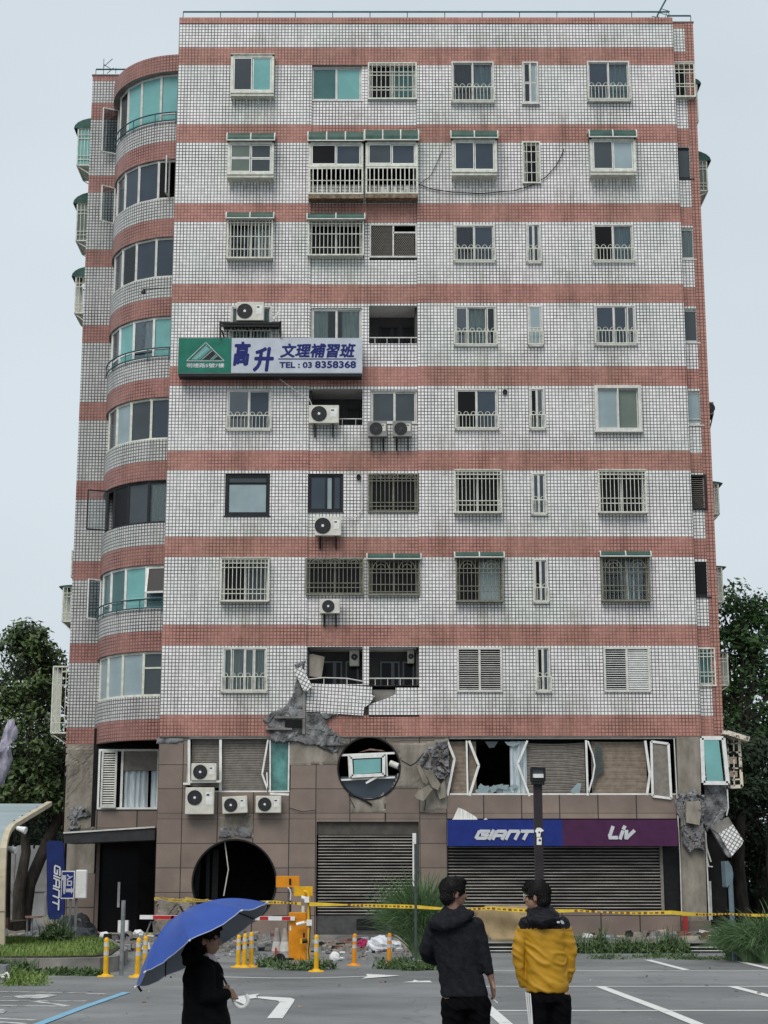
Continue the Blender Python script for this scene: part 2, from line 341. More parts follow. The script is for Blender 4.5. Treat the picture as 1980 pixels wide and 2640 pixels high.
# window list: column, floor, photo rectangle, kind, options
PA = {'g': 'g_grey', 'b': 'g_blue', 't': 'g_teal', 'T': 'g_teal2', 'f': 'g_frost', 's': 'g_green', 'k': 'g_black', 'c': 'g_clear', 'd': 'g_dark'}
WL = [
 ('1',7,(500,128,593,210),'box',dict(p='gt',awn=None,pr=.34)),
 ('2',7,(672,143,782,217),'slide',dict(p='Tt')),
 ('3',7,(797,138,898,215),'cage',dict(nv=11,hl=(.08,.27,.36,.68,.76),pr=.12,p='kT')),
 ('4',7,(975,135,1067,223),'slide',dict(p='cc',rail=1,prot=.10,cur=((.08,.48,'curtain_p'),(.55,.95,'curtain_b')))),
 ('5',7,(1128,135,1163,225),'slide',dict(p='cf',prot=.08,hm=(.5,),rail=0)),
 ('6',7,(1268,134,1360,220),'slide',dict(p='bc',rail=1,prot=.10,cur=((.5,.95,'curtain_b'),))),
 ('r',7,(1456,142,1497,213),'cage',dict(nv=4,hl=(.2,.3,.62,.7),pr=.22,p='k')),
 ('1',6,(494,317,593,388),'box',dict(p='sg',awn=1,pr=.45,hm=.5)),
 ('2',6,(668,318,785,372),'boxg',dict(p='kb',awn=1,pr=.45,low=58)),
 ('3',6,(790,318,902,372),'boxg',dict(p='gb',awn=1,pr=.5,low=58)),
 ('4',6,(975,312,1072,383),'box',dict(p='bb',awn=1,pr=.45)),
 ('5',6,(1130,308,1165,396),'cage',dict(nv=4,hl=(.25,.5,.75),pr=.10,p='k',fm='cream')),
 ('6',6,(1272,310,1370,382),'box',dict(p='gf',awn=1,pr=.45)),
 ('r',6,(1462,318,1497,386),'slide',dict(p='g',fm='dkframe')),
 ('1',5,(494,480,588,562),'cage',dict(nv=13,hl=(.09,.45,.77),pr=.30,p='kk',awn=1,cur=((.6,.95,'curtain'),))),
 ('2',5,(668,482,784,556),'cage',dict(nv=14,hl=(.10,.40,.78),pr=.30,p='kk',awn=1)),
 ('3',5,(798,484,901,562),'mesh',dict(p='k')),
 ('4',5,(980,485,1069,566),'slide',dict(p='cb',rail=1,prot=.02,cur=((.05,.4,'curtain_p'),))),
 ('5',5,(1137,483,1168,568),'slide',dict(p='bb',rail=1,prot=.02)),
 ('6',5,(1280,484,1369,566),'slide',dict(p='kc',rail=1,prot=.02,cur=((.5,.97,'curtain_b'),))),
 ('r',5,(1468,491,1502,560),'slide',dict(p='c',cur=((.05,.95,'curtain'),))),
 ('1',4,(497,661,587,745),'slide',dict(p='cc',rail=1,prot=.02,cur=((.05,.4,'curtain'),(.6,.95,'curtain_b')))),
 ('2',4,(672,665,782,745),'slide',dict(p='cc',cur=((.04,.33,'curtain'),(.6,.97,'curtain')))),
 ('3',4,(797,660,901,742),'open',dict(rail=1)),
 ('4',4,(981,661,1073,747),'slide',dict(p='dcc',sp=(.3,.78),rail=1,prot=.02,cur=((.05,.27,'white'),(.33,.75,'curtain')))),
 ('5',4,(1140,660,1172,747),'slide',dict(p='f',hm=(.42,),rail=1,prot=.02)),
 ('6',4,(1284,659,1374,745),'slide',dict(p='bbd',sp=(.47,.8),rail=1,prot=.02)),
 ('r',4,(1474,666,1510,740),'slide',dict(p='g',fm='alu')),
 ('1',3,(490,841,586,929),'slide',dict(p='db',rail=1,prot=.02,cur=((.05,.18,'curtain'),(.85,.95,'curtain')))),
 ('2',3,(667,840,783,918),'open',dict(rail=1)),
 ('3',3,(800,843,901,914),'slide',dict(p='gg',sp=(.52,))),
 ('4',3,(983,840,1076,928),'slide',dict(p='kb',rail=1,prot=.02)),
 ('5',3,(1143,838,1177,928),'slide',dict(p='kd',rail=1,prot=.02)),
 ('6',3,(1284,834,1385,933),'slide',dict(p='fs',prot=.14,fw=.11)),
 ('r',3,(1480,844,1518,918),'slide',dict(p='f',hb=.17)),
 ('1',2,(486,1023,583,1114),'slide',dict(p='f',fm='dkframe',fw=.1,hm=(.82,),top='g')),
 ('2',2,(665,1023,741,1105),'slide',dict(p='bfb',sp=(.52,.74),fm='dkframe',fw=.08)),
 ('3',2,(797,1023,903,1105),'cage',dict(nv=12,hl=(.13,.2,.75,.85),pr=.05,p='kk',arch=3,fm='olive')),
 ('4',2,(983,1020,1080,1109),'cage',dict(nv=12,hl=(.1,.2,.72,.82),pr=.28,p='kk')),
 ('5',2,(1148,1021,1180,1112),'slide',dict(p='bb',rail=1,prot=.02)),
 ('6',2,(1293,1020,1392,1109),'cage',dict(nv=12,hl=(.1,.2,.66,.78),pr=.28,p='kk')),
 ('r',2,(1488,1026,1526,1102),'louver',dict(fm='dkframe',n=1,sl='blind_g')),
 ('1',1,(480,1209,580,1300),'cage',dict(nv=12,hl=(.12,.22,.72,.82),pr=.30,p='kg')),
 ('2',1,(663,1207,784,1284),'cage',dict(nv=14,hl=(.14,.26,.68,.8),pr=.12,p='kk',arch=3,fm='olive')),
 ('3',1,(797,1209,905,1285),'cage',dict(nv=12,hl=(.28,.38,.7,.9),pr=.12,p='kk',arch=2,fm='olive',awn=1)),
 ('4',1,(986,1207,1084,1300),'cage',dict(nv=12,hl=(.25,.35,.65,.76),pr=.25,p='kf',arch=2,fm='olive',awn=1)),
 ('5',1,(1152,1207,1184,1302),'slide',dict(p='kb',rail=1,prot=.02)),
 ('6',1,(1300,1205,1400,1299),'cage',dict(nv=12,hl=(.25,.35,.65,.76),pr=.25,p='kk',arch=2,fm='olive',awn=1,cur=((.4,.9,'curtain_b'),))),
 ('r',1,(1497,1213,1534,1289),'slide',dict(p='k',fm='dkframe')),
 ('1',0,(480,1398,577,1495),'slide',dict(p='cccc',sp=(.2,.5,.72),rail=1,prot=.02,cur=((.03,.97,'curtain'),))),
 ('2',0,(663,1397,783,1478),'open',dict()),
 ('3',0,(797,1397,905,1480),'open',dict(rail=1)),
 ('4',0,(987,1399,1085,1495),'louver',dict(fm='alu',n=2,sl='alu')),
 ('5',0,(1157,1397,1189,1495),'slide',dict(p='kb',rail=1,prot=.02)),
 ('6',0,(1304,1398,1404,1495),'louver',dict(fm='alu',n=2,sl='alu_w')),
 ('r',0,(1505,1399,1543,1480),'cage',dict(nv=5,hl=(.15,.24,.64,.74),pr=.04,p='T')),
]
def plane(c): return {'2': YB, '3': YB, 'r': YR}.get(c, YF)
HOLES = {'L': [], 'B': [], 'A': [], 'R': []}
for c, k, r, kind, o in WL:
    x0, x1, z0, z1 = R(r, plane(c))
    if kind in ('box', 'boxg'): x0 += .08; x1 -= .08
    if kind == 'boxg': z0 -= .5
    if kind == 'open': rv = 1.35
    else: rv = .2
    key = 'L' if c == '1' else 'B' if c in '23' else 'R' if c == 'r' else 'A'
    HOLES[key].append((x0, x1, z0, z1, rv))

mb = MB()
wall(mb, XL, XB0, ZLOW, ZTOP, YF, HOLES['L'])
wall(mb, XB1, XR, ZLOW, ZTOP, YF, HOLES['A'])
# the bay between the two flats stands back; its lowest storey is built apart because it is broken
PZ0 = ZB0
hb = [h for h in HOLES['B']]
zopen = min(h[2] for h in hb)
ZK = ZB0 + 8*FH - BH
wall(mb, XB0, XB1, zopen, ZK, YB, hb)
wall(mb, XB0, XB1, ZK, ZTOP, YF, [])
mb.add([(XB0,YF,ZK),(XB1,YF,ZK),(XB1,YB,ZK),(XB0,YB,ZK)], [(0,1,2,3)], 1)
for X in (XB0, XB1): mb.add([(X,YF,ZLOW),(X,YB,ZLOW),(X,YB,ZK),(X,YF,ZK)], [(0,1,2,3)], 0, [(X,ZLOW),(X+.1,ZLOW),(X+.1,ZTOP),(X,ZTOP)])
wall(mb, XB0, XB1, ZLOW, ZB0, YB - .02, [])
# parapet cap, sides and top
for (a, b, y) in ((XL, XR, YF),):
    mb.add([(a,y-.03,ZTOP-.22),(b,y-.03,ZTOP-.22),(b,y-.03,ZTOP+.02),(a,y-.03,ZTOP+.02)], [(0,1,2,3)], 0, [(a,ZTOP-.22),(b,ZTOP-.22),(b,ZTOP),(a,ZTOP)])
    mb.box(a, b, y-.028, y+.25, ZTOP-.218, ZTOP+.018, 1)
mb.add([(XL,YF,ZLOW),(XL,YL,ZLOW),(XL,YL,ZTOP),(XL,YF,ZTOP)], [(3,2,1,0)], 0, [(0,ZLOW),(4.6,ZLOW),(4.6,ZTOP),(0,ZTOP)])
mb.add([(XR,YF,ZLOW),(XR,YR,ZLOW),(XR,YR,ZTOP),(XR,YF,ZTOP)], [(0,1,2,3)], 0, [(0,ZLOW),(.35,ZLOW),(.35,ZTOP),(0,ZTOP)])
mb.box(XL, XB0 - .002, YF+.004, YF+.3, ZLOW-.03, ZLOW-.002, 1); mb.box(XB0, XR, YF+.01, YF+.3, ZLOW-.03, ZLOW-.002, 1)
mb.build('front_wall', [MT['tile'], MT['concrete']], B)
# right strip: white tile with a red corner column
mb = MB(); xc = XE - .33
wall(mb, XR, xc, ZLOW, ZTOP, YR, [(h[0], min(h[1], xc - .01), h[2], h[3], .2) for h in HOLES['R']])
red_uv = lambda x, z: (x, ZB0 - .68 + (z % .64))
for i in range(int((ZTOP-ZLOW)/.639)+1):
    z0 = ZLOW + i*.639; z1 = min(ZTOP, z0 + .639)
    for (p, q, n) in (((xc, YR-.012), (XE, YR-.012), .33), ((XE, YR-.012), (XE, YR+14), 14)):
        mb.add([(*p,z0),(*q,z0),(*q,z1),(*p,z1)], [(0,1,2,3)], 0, [(0,ZB0-.68),(n,ZB0-.68),(n,ZB0-.68+z1-z0),(0,ZB0-.68+z1-z0)])
mb.box(XR+.002, XE+.03, YR-.03, YR+14, ZTOP+.001, ZTOP+.05, 1)
mb.build('right_strip_wall', [MT['tile'], MT['stone_plain']], B)
# left wing
mb = MB(); XW = -11.68
wall(mb, XW, XL+.01, ZLOW, ZTOP, YL, [])
mb.add([(XW,YL,0),(XW,YL+12,0),(XW,YL+12,ZTOP),(XW,YL,ZTOP)], [(3,2,1,0)], 0, [(0,0),(12,0),(12,ZTOP),(0,ZTOP)])
mb.box(XW-.03, XL, YL-.03, YL+.2, ZTOP+.001, ZTOP+.05, 1)
mb.build('left_wing_wall', [MT['tile_old'], MT['stone_plain']], B)
# carcass: roof, back, floors, partitions - dark inside
mb = MB()
mb.box(XW+.01, XE-.01, YL+.25, 74, 33.0, 33.1); mb.box(XL+.02, XR-.05, YF+.26, YL+.25, 33.0, 33.1)
mb.box(XW+.02, XE-.02, 73.8, 74, 0, 33.0)
mb.box(XW+.05, XW+.1, YL+.1, 73.8, 0, 33.0); mb.box(XE-.1, XE-.05, YR+.1, 73.8, 6.5, 33.0)
for k in range(0, 9):
    z = ZB0 + k*FH - .42
    mb.box(XL+.05, XR-.1, YF+.25, 73.7, z - .12, z + .12); mb.box(XR-.1, XE-.12, YR+.35, 73.7, z - .12, z + .12)
mb.build('floor_slabs', MT['interior'], B)
mb = MB(); mb.box(XL+.06, XE-.13, 61.4, 61.5, ZLOW, 33.0); 
for x in (XB0+.05, XB1-.05, 5.2): mb.box(x-.05, x+.05, YF+.3, 61.4, ZLOW+.1, 32.9)
mb.build('inner_walls', MT['interior'], B)

# ------------------------------------------------------------------ window builders
def frame(mb, x0, x1, z0, z1, y0, y1, w, mi=0):
    mb.box(x0, x1, y0, y1, z0, z0+w, mi); mb.box(x0, x1, y0, y1, z1-w, z1, mi)
    mb.box(x0, x0+w, y0, y1, z0+w, z1-w, mi); mb.box(x1-w, x1, y0, y1, z0+w, z1-w, mi)
def curtain(x0, x1, z0, z1, y, m, par):
    n = max(8, int((x1-x0)/.025)); mb = MB(); ph = rnd.random()*6; fl = rnd.uniform(-.06, .1)
    vs = []
    for j in range(5):
        t = j/4
        for i in range(n+1):
            u = i/n; x = x0 + (x1-x0)*(u*(1 - fl*t*0.6) + fl*.3*t)
            vs.append((x, y + .045*sin(u*(x1-x0)*30 + ph + .8*sin(u*9+t)) , z1 + (z0-z1)*t))
    fs = [(j*(n+1)+i, j*(n+1)+i+1, (j+1)*(n+1)+i+1, (j+1)*(n+1)+i) for j in range(4) for i in range(n)]
    mb.add(vs, fs, 0, smooth=True); return mb.build('curtain', m, par)
def hoop_rail(x0, x1, z0, z1, y, m, par, pr=.13):
    mb = MB(); zm = z0 + (z1-z0)*.33; yy = y - pr; w = x1 - x0
    for z in (z0+.02, zm): mb.bar((x0, yy, z), (x1, yy, z), .032)
    for x in (x0, x1):
        for z in (z0+.02, zm): mb.bar((x, yy, z), (x, y, z), .03)
        mb.bar((x, yy, z0+.02), (x, yy, zm), .035)
    n = max(2, int(round(w/.13))); dx = w/n
    for i in range(1, n): mb.bar((x0+i*dx, yy, z0+.02), (x0+i*dx, yy, zm), .018)
    m2 = max(1, int(round(w/.27))); dx = w/m2
    for i in range(m2):
        cx = x0 + (i+.5)*dx; r = .075
        mb.tube([(cx + r*cos(t), yy, zm + .05 + r*sin(t)) for t in [pi*j/6 for j in range(7)]], .011, 5)
        for s_ in (-1, 1): mb.bar((cx+s_*r, yy, zm-.02), (cx+s_*r, yy, zm+.06), .02)
    return mb.build('guard_rail', m, par)
def awning(x0, x1, z, y, pr, h, par, ribs=3):
    mb = MB(); n = 6; pts = [(y - pr*1.12*sin(pi/2*j/n)**.35, z + h*cos(pi/2*j/n)**.8) for j in range(n)] + [(y - pr*1.12, z)]
    for j in range(n):
        (ya, za), (yb, zb) = pts[j], pts[j+1]
        mb.add([(x0,ya,za),(x1,ya,za),(x1,yb,zb),(x0,yb,zb)], [(0,1,2,3)], 0)
        mb.add([(x0,ya,za-.01),(x1,ya,za-.01),(x1,yb,zb-.01),(x0,yb,zb-.01)], [(3,2,1,0)], 0)
        for i in range(ribs):
            x = x0 + (x1-x0)*i/(ribs-1)
            mb.bar((x,ya,za+.01), (x,yb,zb+.01), .045, .03, 1)
    for s_ in (x0+.01, x1-.01):
        mb.add([(s_, p[0], p[1]-.005) for p in pts] + [(s_, y, z)], [tuple(range(n+2))], 0)
    mb.bar((x0-.02, y-pr*1.12, z), (x1+.02, y-pr*1.12, z), .04, .04, 1)
    return mb.build('awning', [MT['green_awn'], MT['alu']], par)
def panes(x0, x1, z0, z1, y, par, p, sp=None, fw=.045, hm=(), fm='alu', top=None):
    """sliding sashes with their panes; returns nothing, panes are children of par"""
    n = len(p); sp = sp or [i/n for i in range(1, n)]; xs = [x0] + [x0+(x1-x0)*s_ for s_ in sp] + [x1]
    zs = [z0] + [z0+(z1-z0)*h for h in hm] + [z1]
    for i in range(n):
        for j in range(len(zs)-1):
            off = .03*(i % 2)
            mb = MB(); a, b, c, d = xs[i]+.01, xs[i+1]-.01, zs[j]+.01, zs[j+1]-.01
            frame(mb, a, b, c, d, y+off, y+off+.028, fw*.75, 1)
            ps = p[i] if not (top and j == len(zs)-2) else top
            mb.box(a+fw*.7, b-fw*.7, y+off+.010, y+off+.016, c+fw*.7, d-fw*.7, 0)
            mb.build('pane', [MT[PA[ps]], MT[fm]], par)

def make_window(c, k, r, kind, o):
    y = plane(c); x0, x1, z0, z1 = R(r, y); fm = o.get('fm', 'alu' if kind in ('slide', 'mesh') else 'cream'); F_ = MT[fm]
    p = o.get('p', 'gg'); mb = MB()
    if kind == 'slide':
        fw = o.get('fw', .055); prot = o.get('prot', -.06); ya = y - prot
        frame(mb, x0+.003, x1-.003, z0+.003, z1-.003, ya, y + .10, fw)
        mb.box(x0-.03, x1+.03, min(ya, y)-.035, y+.05, z0-.04, z0-.002)
        if len(p) > 1:
            for s_ in (o.get('sp') or [i/len(p) for i in range(1, len(p))]): mb.box(x0+(x1-x0)*s_-.022, x0+(x1-x0)*s_+.022, ya+.012, y+.09, z0+fw, z1-fw)
        if o.get('hb'): mb.box(x0, x1, ya+.01, y+.05, z0+(z1-z0)*o['hb'], z0+(z1-z0)*o['hb']+.03)
        wn = mb.build('window', F_, B)
        panes(x0+fw, x1-fw, z0+fw, z1-fw, max(ya, y-.06)+.02 if prot > 0 else y+.075, wn, p, o.get('sp'), .045, o.get('hm', ()), fm, o.get('top'))
        if o.get('rail'): hoop_rail(x0, x1, z0, z1, y - max(prot, 0), MT['cream'], wn)
    elif kind == 'cage':
        pr = o['pr']; fw = .045; frame(mb, x0+.003, x1-.003, z0+.003, z1-.003, y+.06, y+.13, .05)
        if len(p) > 1: mb.box((x0+x1)/2-.02, (x0+x1)/2+.02, y+.07, y+.12, z0+.05, z1-.05)
        wn = mb.build('window', MT['alu'] if fm == 'cream' else F_, B)
        if 'cur' in o: p = ''.join('c' if ch == 'k' else ch for ch in p)
        panes(x0+.05, x1-.05, z0+.05, z1-.05, y+.09, wn, p, None, .04, (), 'alu' if fm == 'cream' else fm)
        mb = MB(); yy = y - pr; e = .04
        a, b, c_, d = x0-e, x1+e, z0-e, z1+.0
        frame(mb, a, b, c_, d, yy-.02, yy+.02, .05)
        mb.box(a, b, yy+.02, y-.004, c_, c_+.03)
        for i in range(1, o['nv']):
            x = a + (b-a)*i/o['nv']; mb.bar((x, yy, c_+.04), (x, yy, d-.04), .021)
        for h in o['hl']:
            z = d + (c_-d)*h; mb.bar((a, yy-.012, z), (b, yy-.012, z), .024)
        if pr > .15:
            for x in (a+.012, b-.012):
                mb.box(x-.012, x+.012, yy, y-.002, d-.03, d); mb.box(x-.012, x+.012, yy, y-.002, c_, c_+.03)
                for h in o['hl']: z = d+(c_-d)*h; mb.bar((x, yy, z), (x, y, z), .022)
                for j in range(1, max(2, int(pr/.1))): yj = yy+pr*j/max(2, int(pr/.1)); mb.bar((x, yj, c_), (x, yj, d), .018)
        if o.get('arch'):
            n = o['arch']; dx = (b-a)/n
            for i in range(n):
                cx = a+(i+.5)*dx; zt = d + (c_-d)*o['hl'][0]
                for r_ in (dx*.30, dx*.17):
                    rr = min(r_, (d-zt)*.85 if r_ > dx*.2 else (d-zt)*.5)
                    mb.tube([(cx+r_*cos(t), yy-.02, zt+.02+rr*sin(t)) for t in [pi*j/8 for j in range(9)]], .014, 5)
        mb.build('security_grille', F_, wn)
        if 'awn' in o: awning(a-.03, b+.03, d-.01, y-.01, pr+.08, .27 if k == 5 else .2, wn, 3)
        elif pr > .2:
            m2 = MB(); m2.box(a, b, yy-.05, y-.003, d+.002, d+.03); m2.build('cover_sheet', F_, wn)
    elif kind in ('box', 'boxg'):
        pr = o['pr']; yy = y - pr; fw = .07
        for x in (x0, x1-.06):
            mb.box(x, x+.06, yy, yy+.06, z0, z1)
        mb.box(x0, x1, yy, y-.003, z1-.05, z1); mb.box(x0, x1, yy-.02, yy+.06, z0, z0+.07)
        for x in (x0+.005, x1-.035):
            mb.box(x, x+.03, yy+.06, y-.003, z0, z0+.06); mb.box(x, x+.03, y-.05, y-.003, z0+.06, z1-.05)
        frame(mb, x0+.05, x1-.05, z0+.06, z1-.05, yy+.005, yy+.055, .05)
        wn = mb.build('window', MT['cream'], B)
        panes(x0+.1, x1-.1, z0+.11, z1-.1, yy+.012, wn, p, None, .045, (o['hm'],) if o.get('hm') else (), 'alu_w')
        for x in (x0+.012, x1-.024):
            m2 = MB(); m2.box(x, x+.012, yy+.07, y-.06, z0+.08, z1-.07); m2.build('side_pane', MT['g_frost'], wn)
        if kind == 'box':
            m2 = MB(); m2.box(x0, x1, yy+.02, y-.003, z0-.10, z0-.002)
            for i in range(4):
                x = x0+.12+(x1-x0-.24)*i/3; m2.bar((x, yy+.08, z0-.1), (x, y-.01, z0-.38), .03, .03); m2.bar((x, y-.02, z0-.1), (x, y-.02, z0-.4), .03)
            m2.build('shelf', MT['cream'], wn)
        else:
            zl = W((r[0]+r[2])/2, r[3]+o['low'], y).z; m2 = MB(); frame(m2, x0, x1, zl, z0-.01, yy-.01, yy+.03, .06)
            n = 12
            for i in range(1, n): m2.bar((x0+(x1-x0)*i/n, yy+.01, zl), (x0+(x1-x0)*i/n, yy+.01, z0-.02), .035)
            m2.bar((x0, yy-.005, zl+(z0-zl)*.5), (x1, yy-.005, zl+(z0-zl)*.5), .025); 
            for x in (x0+.02, x1-.02):
                for j in range(4): m2.bar((x, yy+.1+pr*.8*j/4, zl), (x, yy+.1+pr*.8*j/4, z0), .025)
                m2.bar((x, yy, zl+.02), (x, y, zl+.02), .04)
            m2.build('security_grille', MT['cream'], wn)
            m2 = MB(); m2.box(x0, x1, yy, y-.003, zl-.16, zl-.002); m2.build('tray', MT['rust'], wn)
            m2 = MB()
            for i in range(9):
                cx = x0+.12+rnd.random()*(x1-x0-.25); hh = rnd.uniform(.1, .38); m2.cyl_(cx, yy+.2, zl, rnd.uniform(.05, .1), hh) if hasattr(m2, 'cyl_') else m2.tube([(cx, yy+.2, zl), (cx, yy+.2, zl+hh)], rnd.uniform(.05, .1), 8, rnd.randrange(3))
            m2.build('stored_things', [MT['curtain'], MT['blind'], MT['white']], wn)
        if o.get('awn'): awning(x0-.03, x1+.03, z1+.002, y-.01, pr+.05, (.5 if c == '3' else .44) if kind == 'boxg' else .36, wn, 4 if kind == 'boxg' else 3)
        else:
            m2 = MB(); m2.box(x0-.02, x1+.02, yy-.05, y-.003, z1+.002, z1+.03); m2.build('cover_sheet', MT['cream'], wn)
    elif kind == 'louver':
        n = o['n']; frame(mb, x0, x1, z0, z1, y-.06, y+.1, .07)
        if n == 2: mb.box((x0+x1)/2-.035, (x0+x1)/2+.035, y-.05, y+.08, z0+.07, z1-.07)
        wn = mb.build('window', F_, B)
        for i in range(n):
            a = x0+.07+(x1-x0-.07)/n*i; b = a+(x1-x0-.07)/n-.07; m2 = MB(); q = 18 if n == 2 else 15
            for j in range(q):
                z = z0+.10+(z1-z0-.17)*j/q; t = .040 if (c == '6' and i == 1) else .018
                m2.box(a, b, y-.01, y+.012, z, z+t)
                m2.add([(a,y-.01,z),(b,y-.01,z),(b,y+.03,z+t*1.6),(a,y+.03,z+t*1.6)], [(0,1,2,3)])
            m2.build('louvre', MT[o['sl']], wn)
        m2 = MB(); m2.box(x0+.05, x1-.05, y+.13, y+.15, z0+.03, z1-.03); m2.build('backing', MT['shade_black'], wn)
    elif kind == 'mesh':
        frame(mb, x0, x1, z0+.1, z1, y-.02, y+.06, .06); mb.box((x0+x1)/2-.03, (x0+x1)/2+.03, y-.01, y+.05, z0+.16, z1-.06)
        mb.box((x0+x1)/2, x1, y-.01, y+.05, z1-.36, z1-.3)
        wn = mb.build('window', F_, B); m2 = MB(); s_ = .075
        def clip(px, pz, dx, dz, a, b, c_, d):
            t0, t1 = -9, 9
            for pp, dd, lo, hi in ((px, dx, a, b), (pz, dz, c_, d)):
                u0, u1 = (lo-pp)/dd, (hi-pp)/dd; t0 = max(t0, min(u0, u1)); t1 = min(t1, max(u0, u1))
            return (t0, t1)
        for a, b, c_, d in ((x0+.06, (x0+x1)/2-.03, z0+.16, z1-.06), ((x0+x1)/2+.06, x1-.1, z0+.16, z1-.38)):
            for s2 in (-1, 1):
                q = -3.0
                while q < 3:
                    px, pz = (a+b)/2+q, (c_+d)/2; t0, t1 = clip(px, pz, s2*.7, 1, a, b, c_, d)
                    if t1 > t0: m2.bar((px+s2*.7*t0, y+.02+s2*.004, pz+t0), (px+s2*.7*t1, y+.02+s2*.004, pz+t1), .014, .006)
                    q += s_
        m2.build('diamond_mesh', MT['blind_g'], wn)
    elif kind == 'open':
        # balcony room: side cheeks, ceiling, back wall with door frames
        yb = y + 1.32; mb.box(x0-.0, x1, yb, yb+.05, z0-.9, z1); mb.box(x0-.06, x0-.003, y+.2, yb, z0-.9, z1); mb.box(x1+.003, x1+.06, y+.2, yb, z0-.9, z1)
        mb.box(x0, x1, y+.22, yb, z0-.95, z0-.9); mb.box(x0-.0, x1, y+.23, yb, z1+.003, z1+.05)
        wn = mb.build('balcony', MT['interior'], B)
        w_ = x1-x0; m2 = MB()
        for (f0, f1, tt) in ((.22, .48, .02), (.48, .62, .02), (.68, .92, .02)):
            m2.box(x0+w_*f0, x0+w_*f1, yb-.03, yb-.01, z0-.9, z0+(z1-z0)*.72, 1); frame(m2, x0+w_*f0, x0+w_*f1, z0-.9, z0+(z1-z0)*.74, yb-.07, yb-.02, .06, 0)
        m2.build('balcony_door', [MT['g_grey'] if k == 0 else MT['dkframe'], MT['g_black']], wn)
        if o.get('rail'):
            m2 = MB(); zr = z0+.24; m2.tube([(x0, y+.07, zr), (x1, y+.07, zr)], .022, 6)
            for i in range(4): x = x0+(x1-x0)*(i+.5)/4; m2.tube([(x, y+.07, z0-.02), (x, y+.07, zr)], .012, 5)
            m2.build('hand_rail', MT['alu'], wn)
    for (a, b, m) in o.get('cur', ()):
        curtain(x0+(x1-x0)*a, x0+(x1-x0)*b, z0+.06, z1-.08, y+.165, MT[m], wn)
    return wn
for a in WL: make_window(*a)

# stored washing machine and things in the open balconies are children of nothing: see props

# ------------------------------------------------------------------ curved corner balconies
RX, RY, CX, CY = 2.93, 3.2, XL, YC + 3.2
def cpt(t, off=0.0):
    nx, ny = -sin(t)/RX, -cos(t)/RY; l = sqrt(nx*nx+ny*ny)
    return Vector((CX - RX*sin(t) + nx/l*off, CY - RY*cos(t) + ny/l*off, 0))
ARC = [0.0]; NA = 36; TM = radians(90)
for i in range(NA): ARC.append(ARC[-1] + (cpt(TM*(i+1)/NA)-cpt(TM*i/NA)).length)
def cwall(mb, z0, z1, off=0.0, mi=0, cap=True, th=.22):
    for i in range(NA):
        a, b = cpt(TM*i/NA, off), cpt(TM*(i+1)/NA, off); a2, b2 = cpt(TM*i/NA, off-th), cpt(TM*(i+1)/NA, off-th)
        u0, u1 = -ARC[i], -ARC[i+1]
        mb.add([(b.x,b.y,z0),(a.x,a.y,z0),(a.x,a.y,z1),(b.x,b.y,z1)], [(0,1,2,3)], mi, [(u1,z0),(u0,z0),(u0,z1),(u1,z1)], True)
        mb.add([(b.x,b.y,z1),(a.x,a.y,z1),(a2.x,a2.y,z1),(b2.x,b2.y,z1)], [(0,1,2,3)], mi, [(u1,z1),(u0,z1),(u0,z1),(u1,z1)])
        mb.add([(a.x,a.y,z0),(b.x,b.y,z0),(b2.x,b2.y,z0),(a2.x,a2.y,z0)], [(0,1,2,3)], 1)
mb = MB()
for k in range(8):
    zb = ZB0 + k*FH; cwall(mb, zb - BH, zb + .80)
mb.build('curved_wall', [MT['tile_old'], MT['concrete']], B)
mb = MB(); RED = ZB0 + 8*FH - .72
for i in range(NA):   # roof band, all red
    a, b = cpt(TM*i/NA, .16), cpt(TM*(i+1)/NA, .16)
    mb.add([(b.x,b.y,31.98),(a.x,a.y,31.98),(a.x,a.y,32.66),(b.x,b.y,32.66)], [(0,1,2,3)], 0, [(-ARC[i+1],ZB0-.70),(-ARC[i],ZB0-.70),(-ARC[i],ZB0-.02),(-ARC[i+1],ZB0-.02)], True)
pl = [cpt(TM*i/NA, .16) for i in range(NA+1)]
for z in (31.98, 32.66):
    mb.add([(p.x,p.y,z) for p in pl] + [(CX, CY, z)], [tuple(range(NA+2))], 1)
mb.build('curved_roof_band', [MT['tile_old'], MT['concrete']], B)
for k in range(9):
    mb = MB(); z = ZB0 + k*FH - .45 if k < 8 else 31.99
    mb.add([(cpt(TM*i/NA, -.03).x, cpt(TM*i/NA, -.03).y, z) for i in range(NA+1)] + [(CX, CY, z)], [tuple(range(NA+2))]); mb.build('curved_slab', MT['interior'], B)
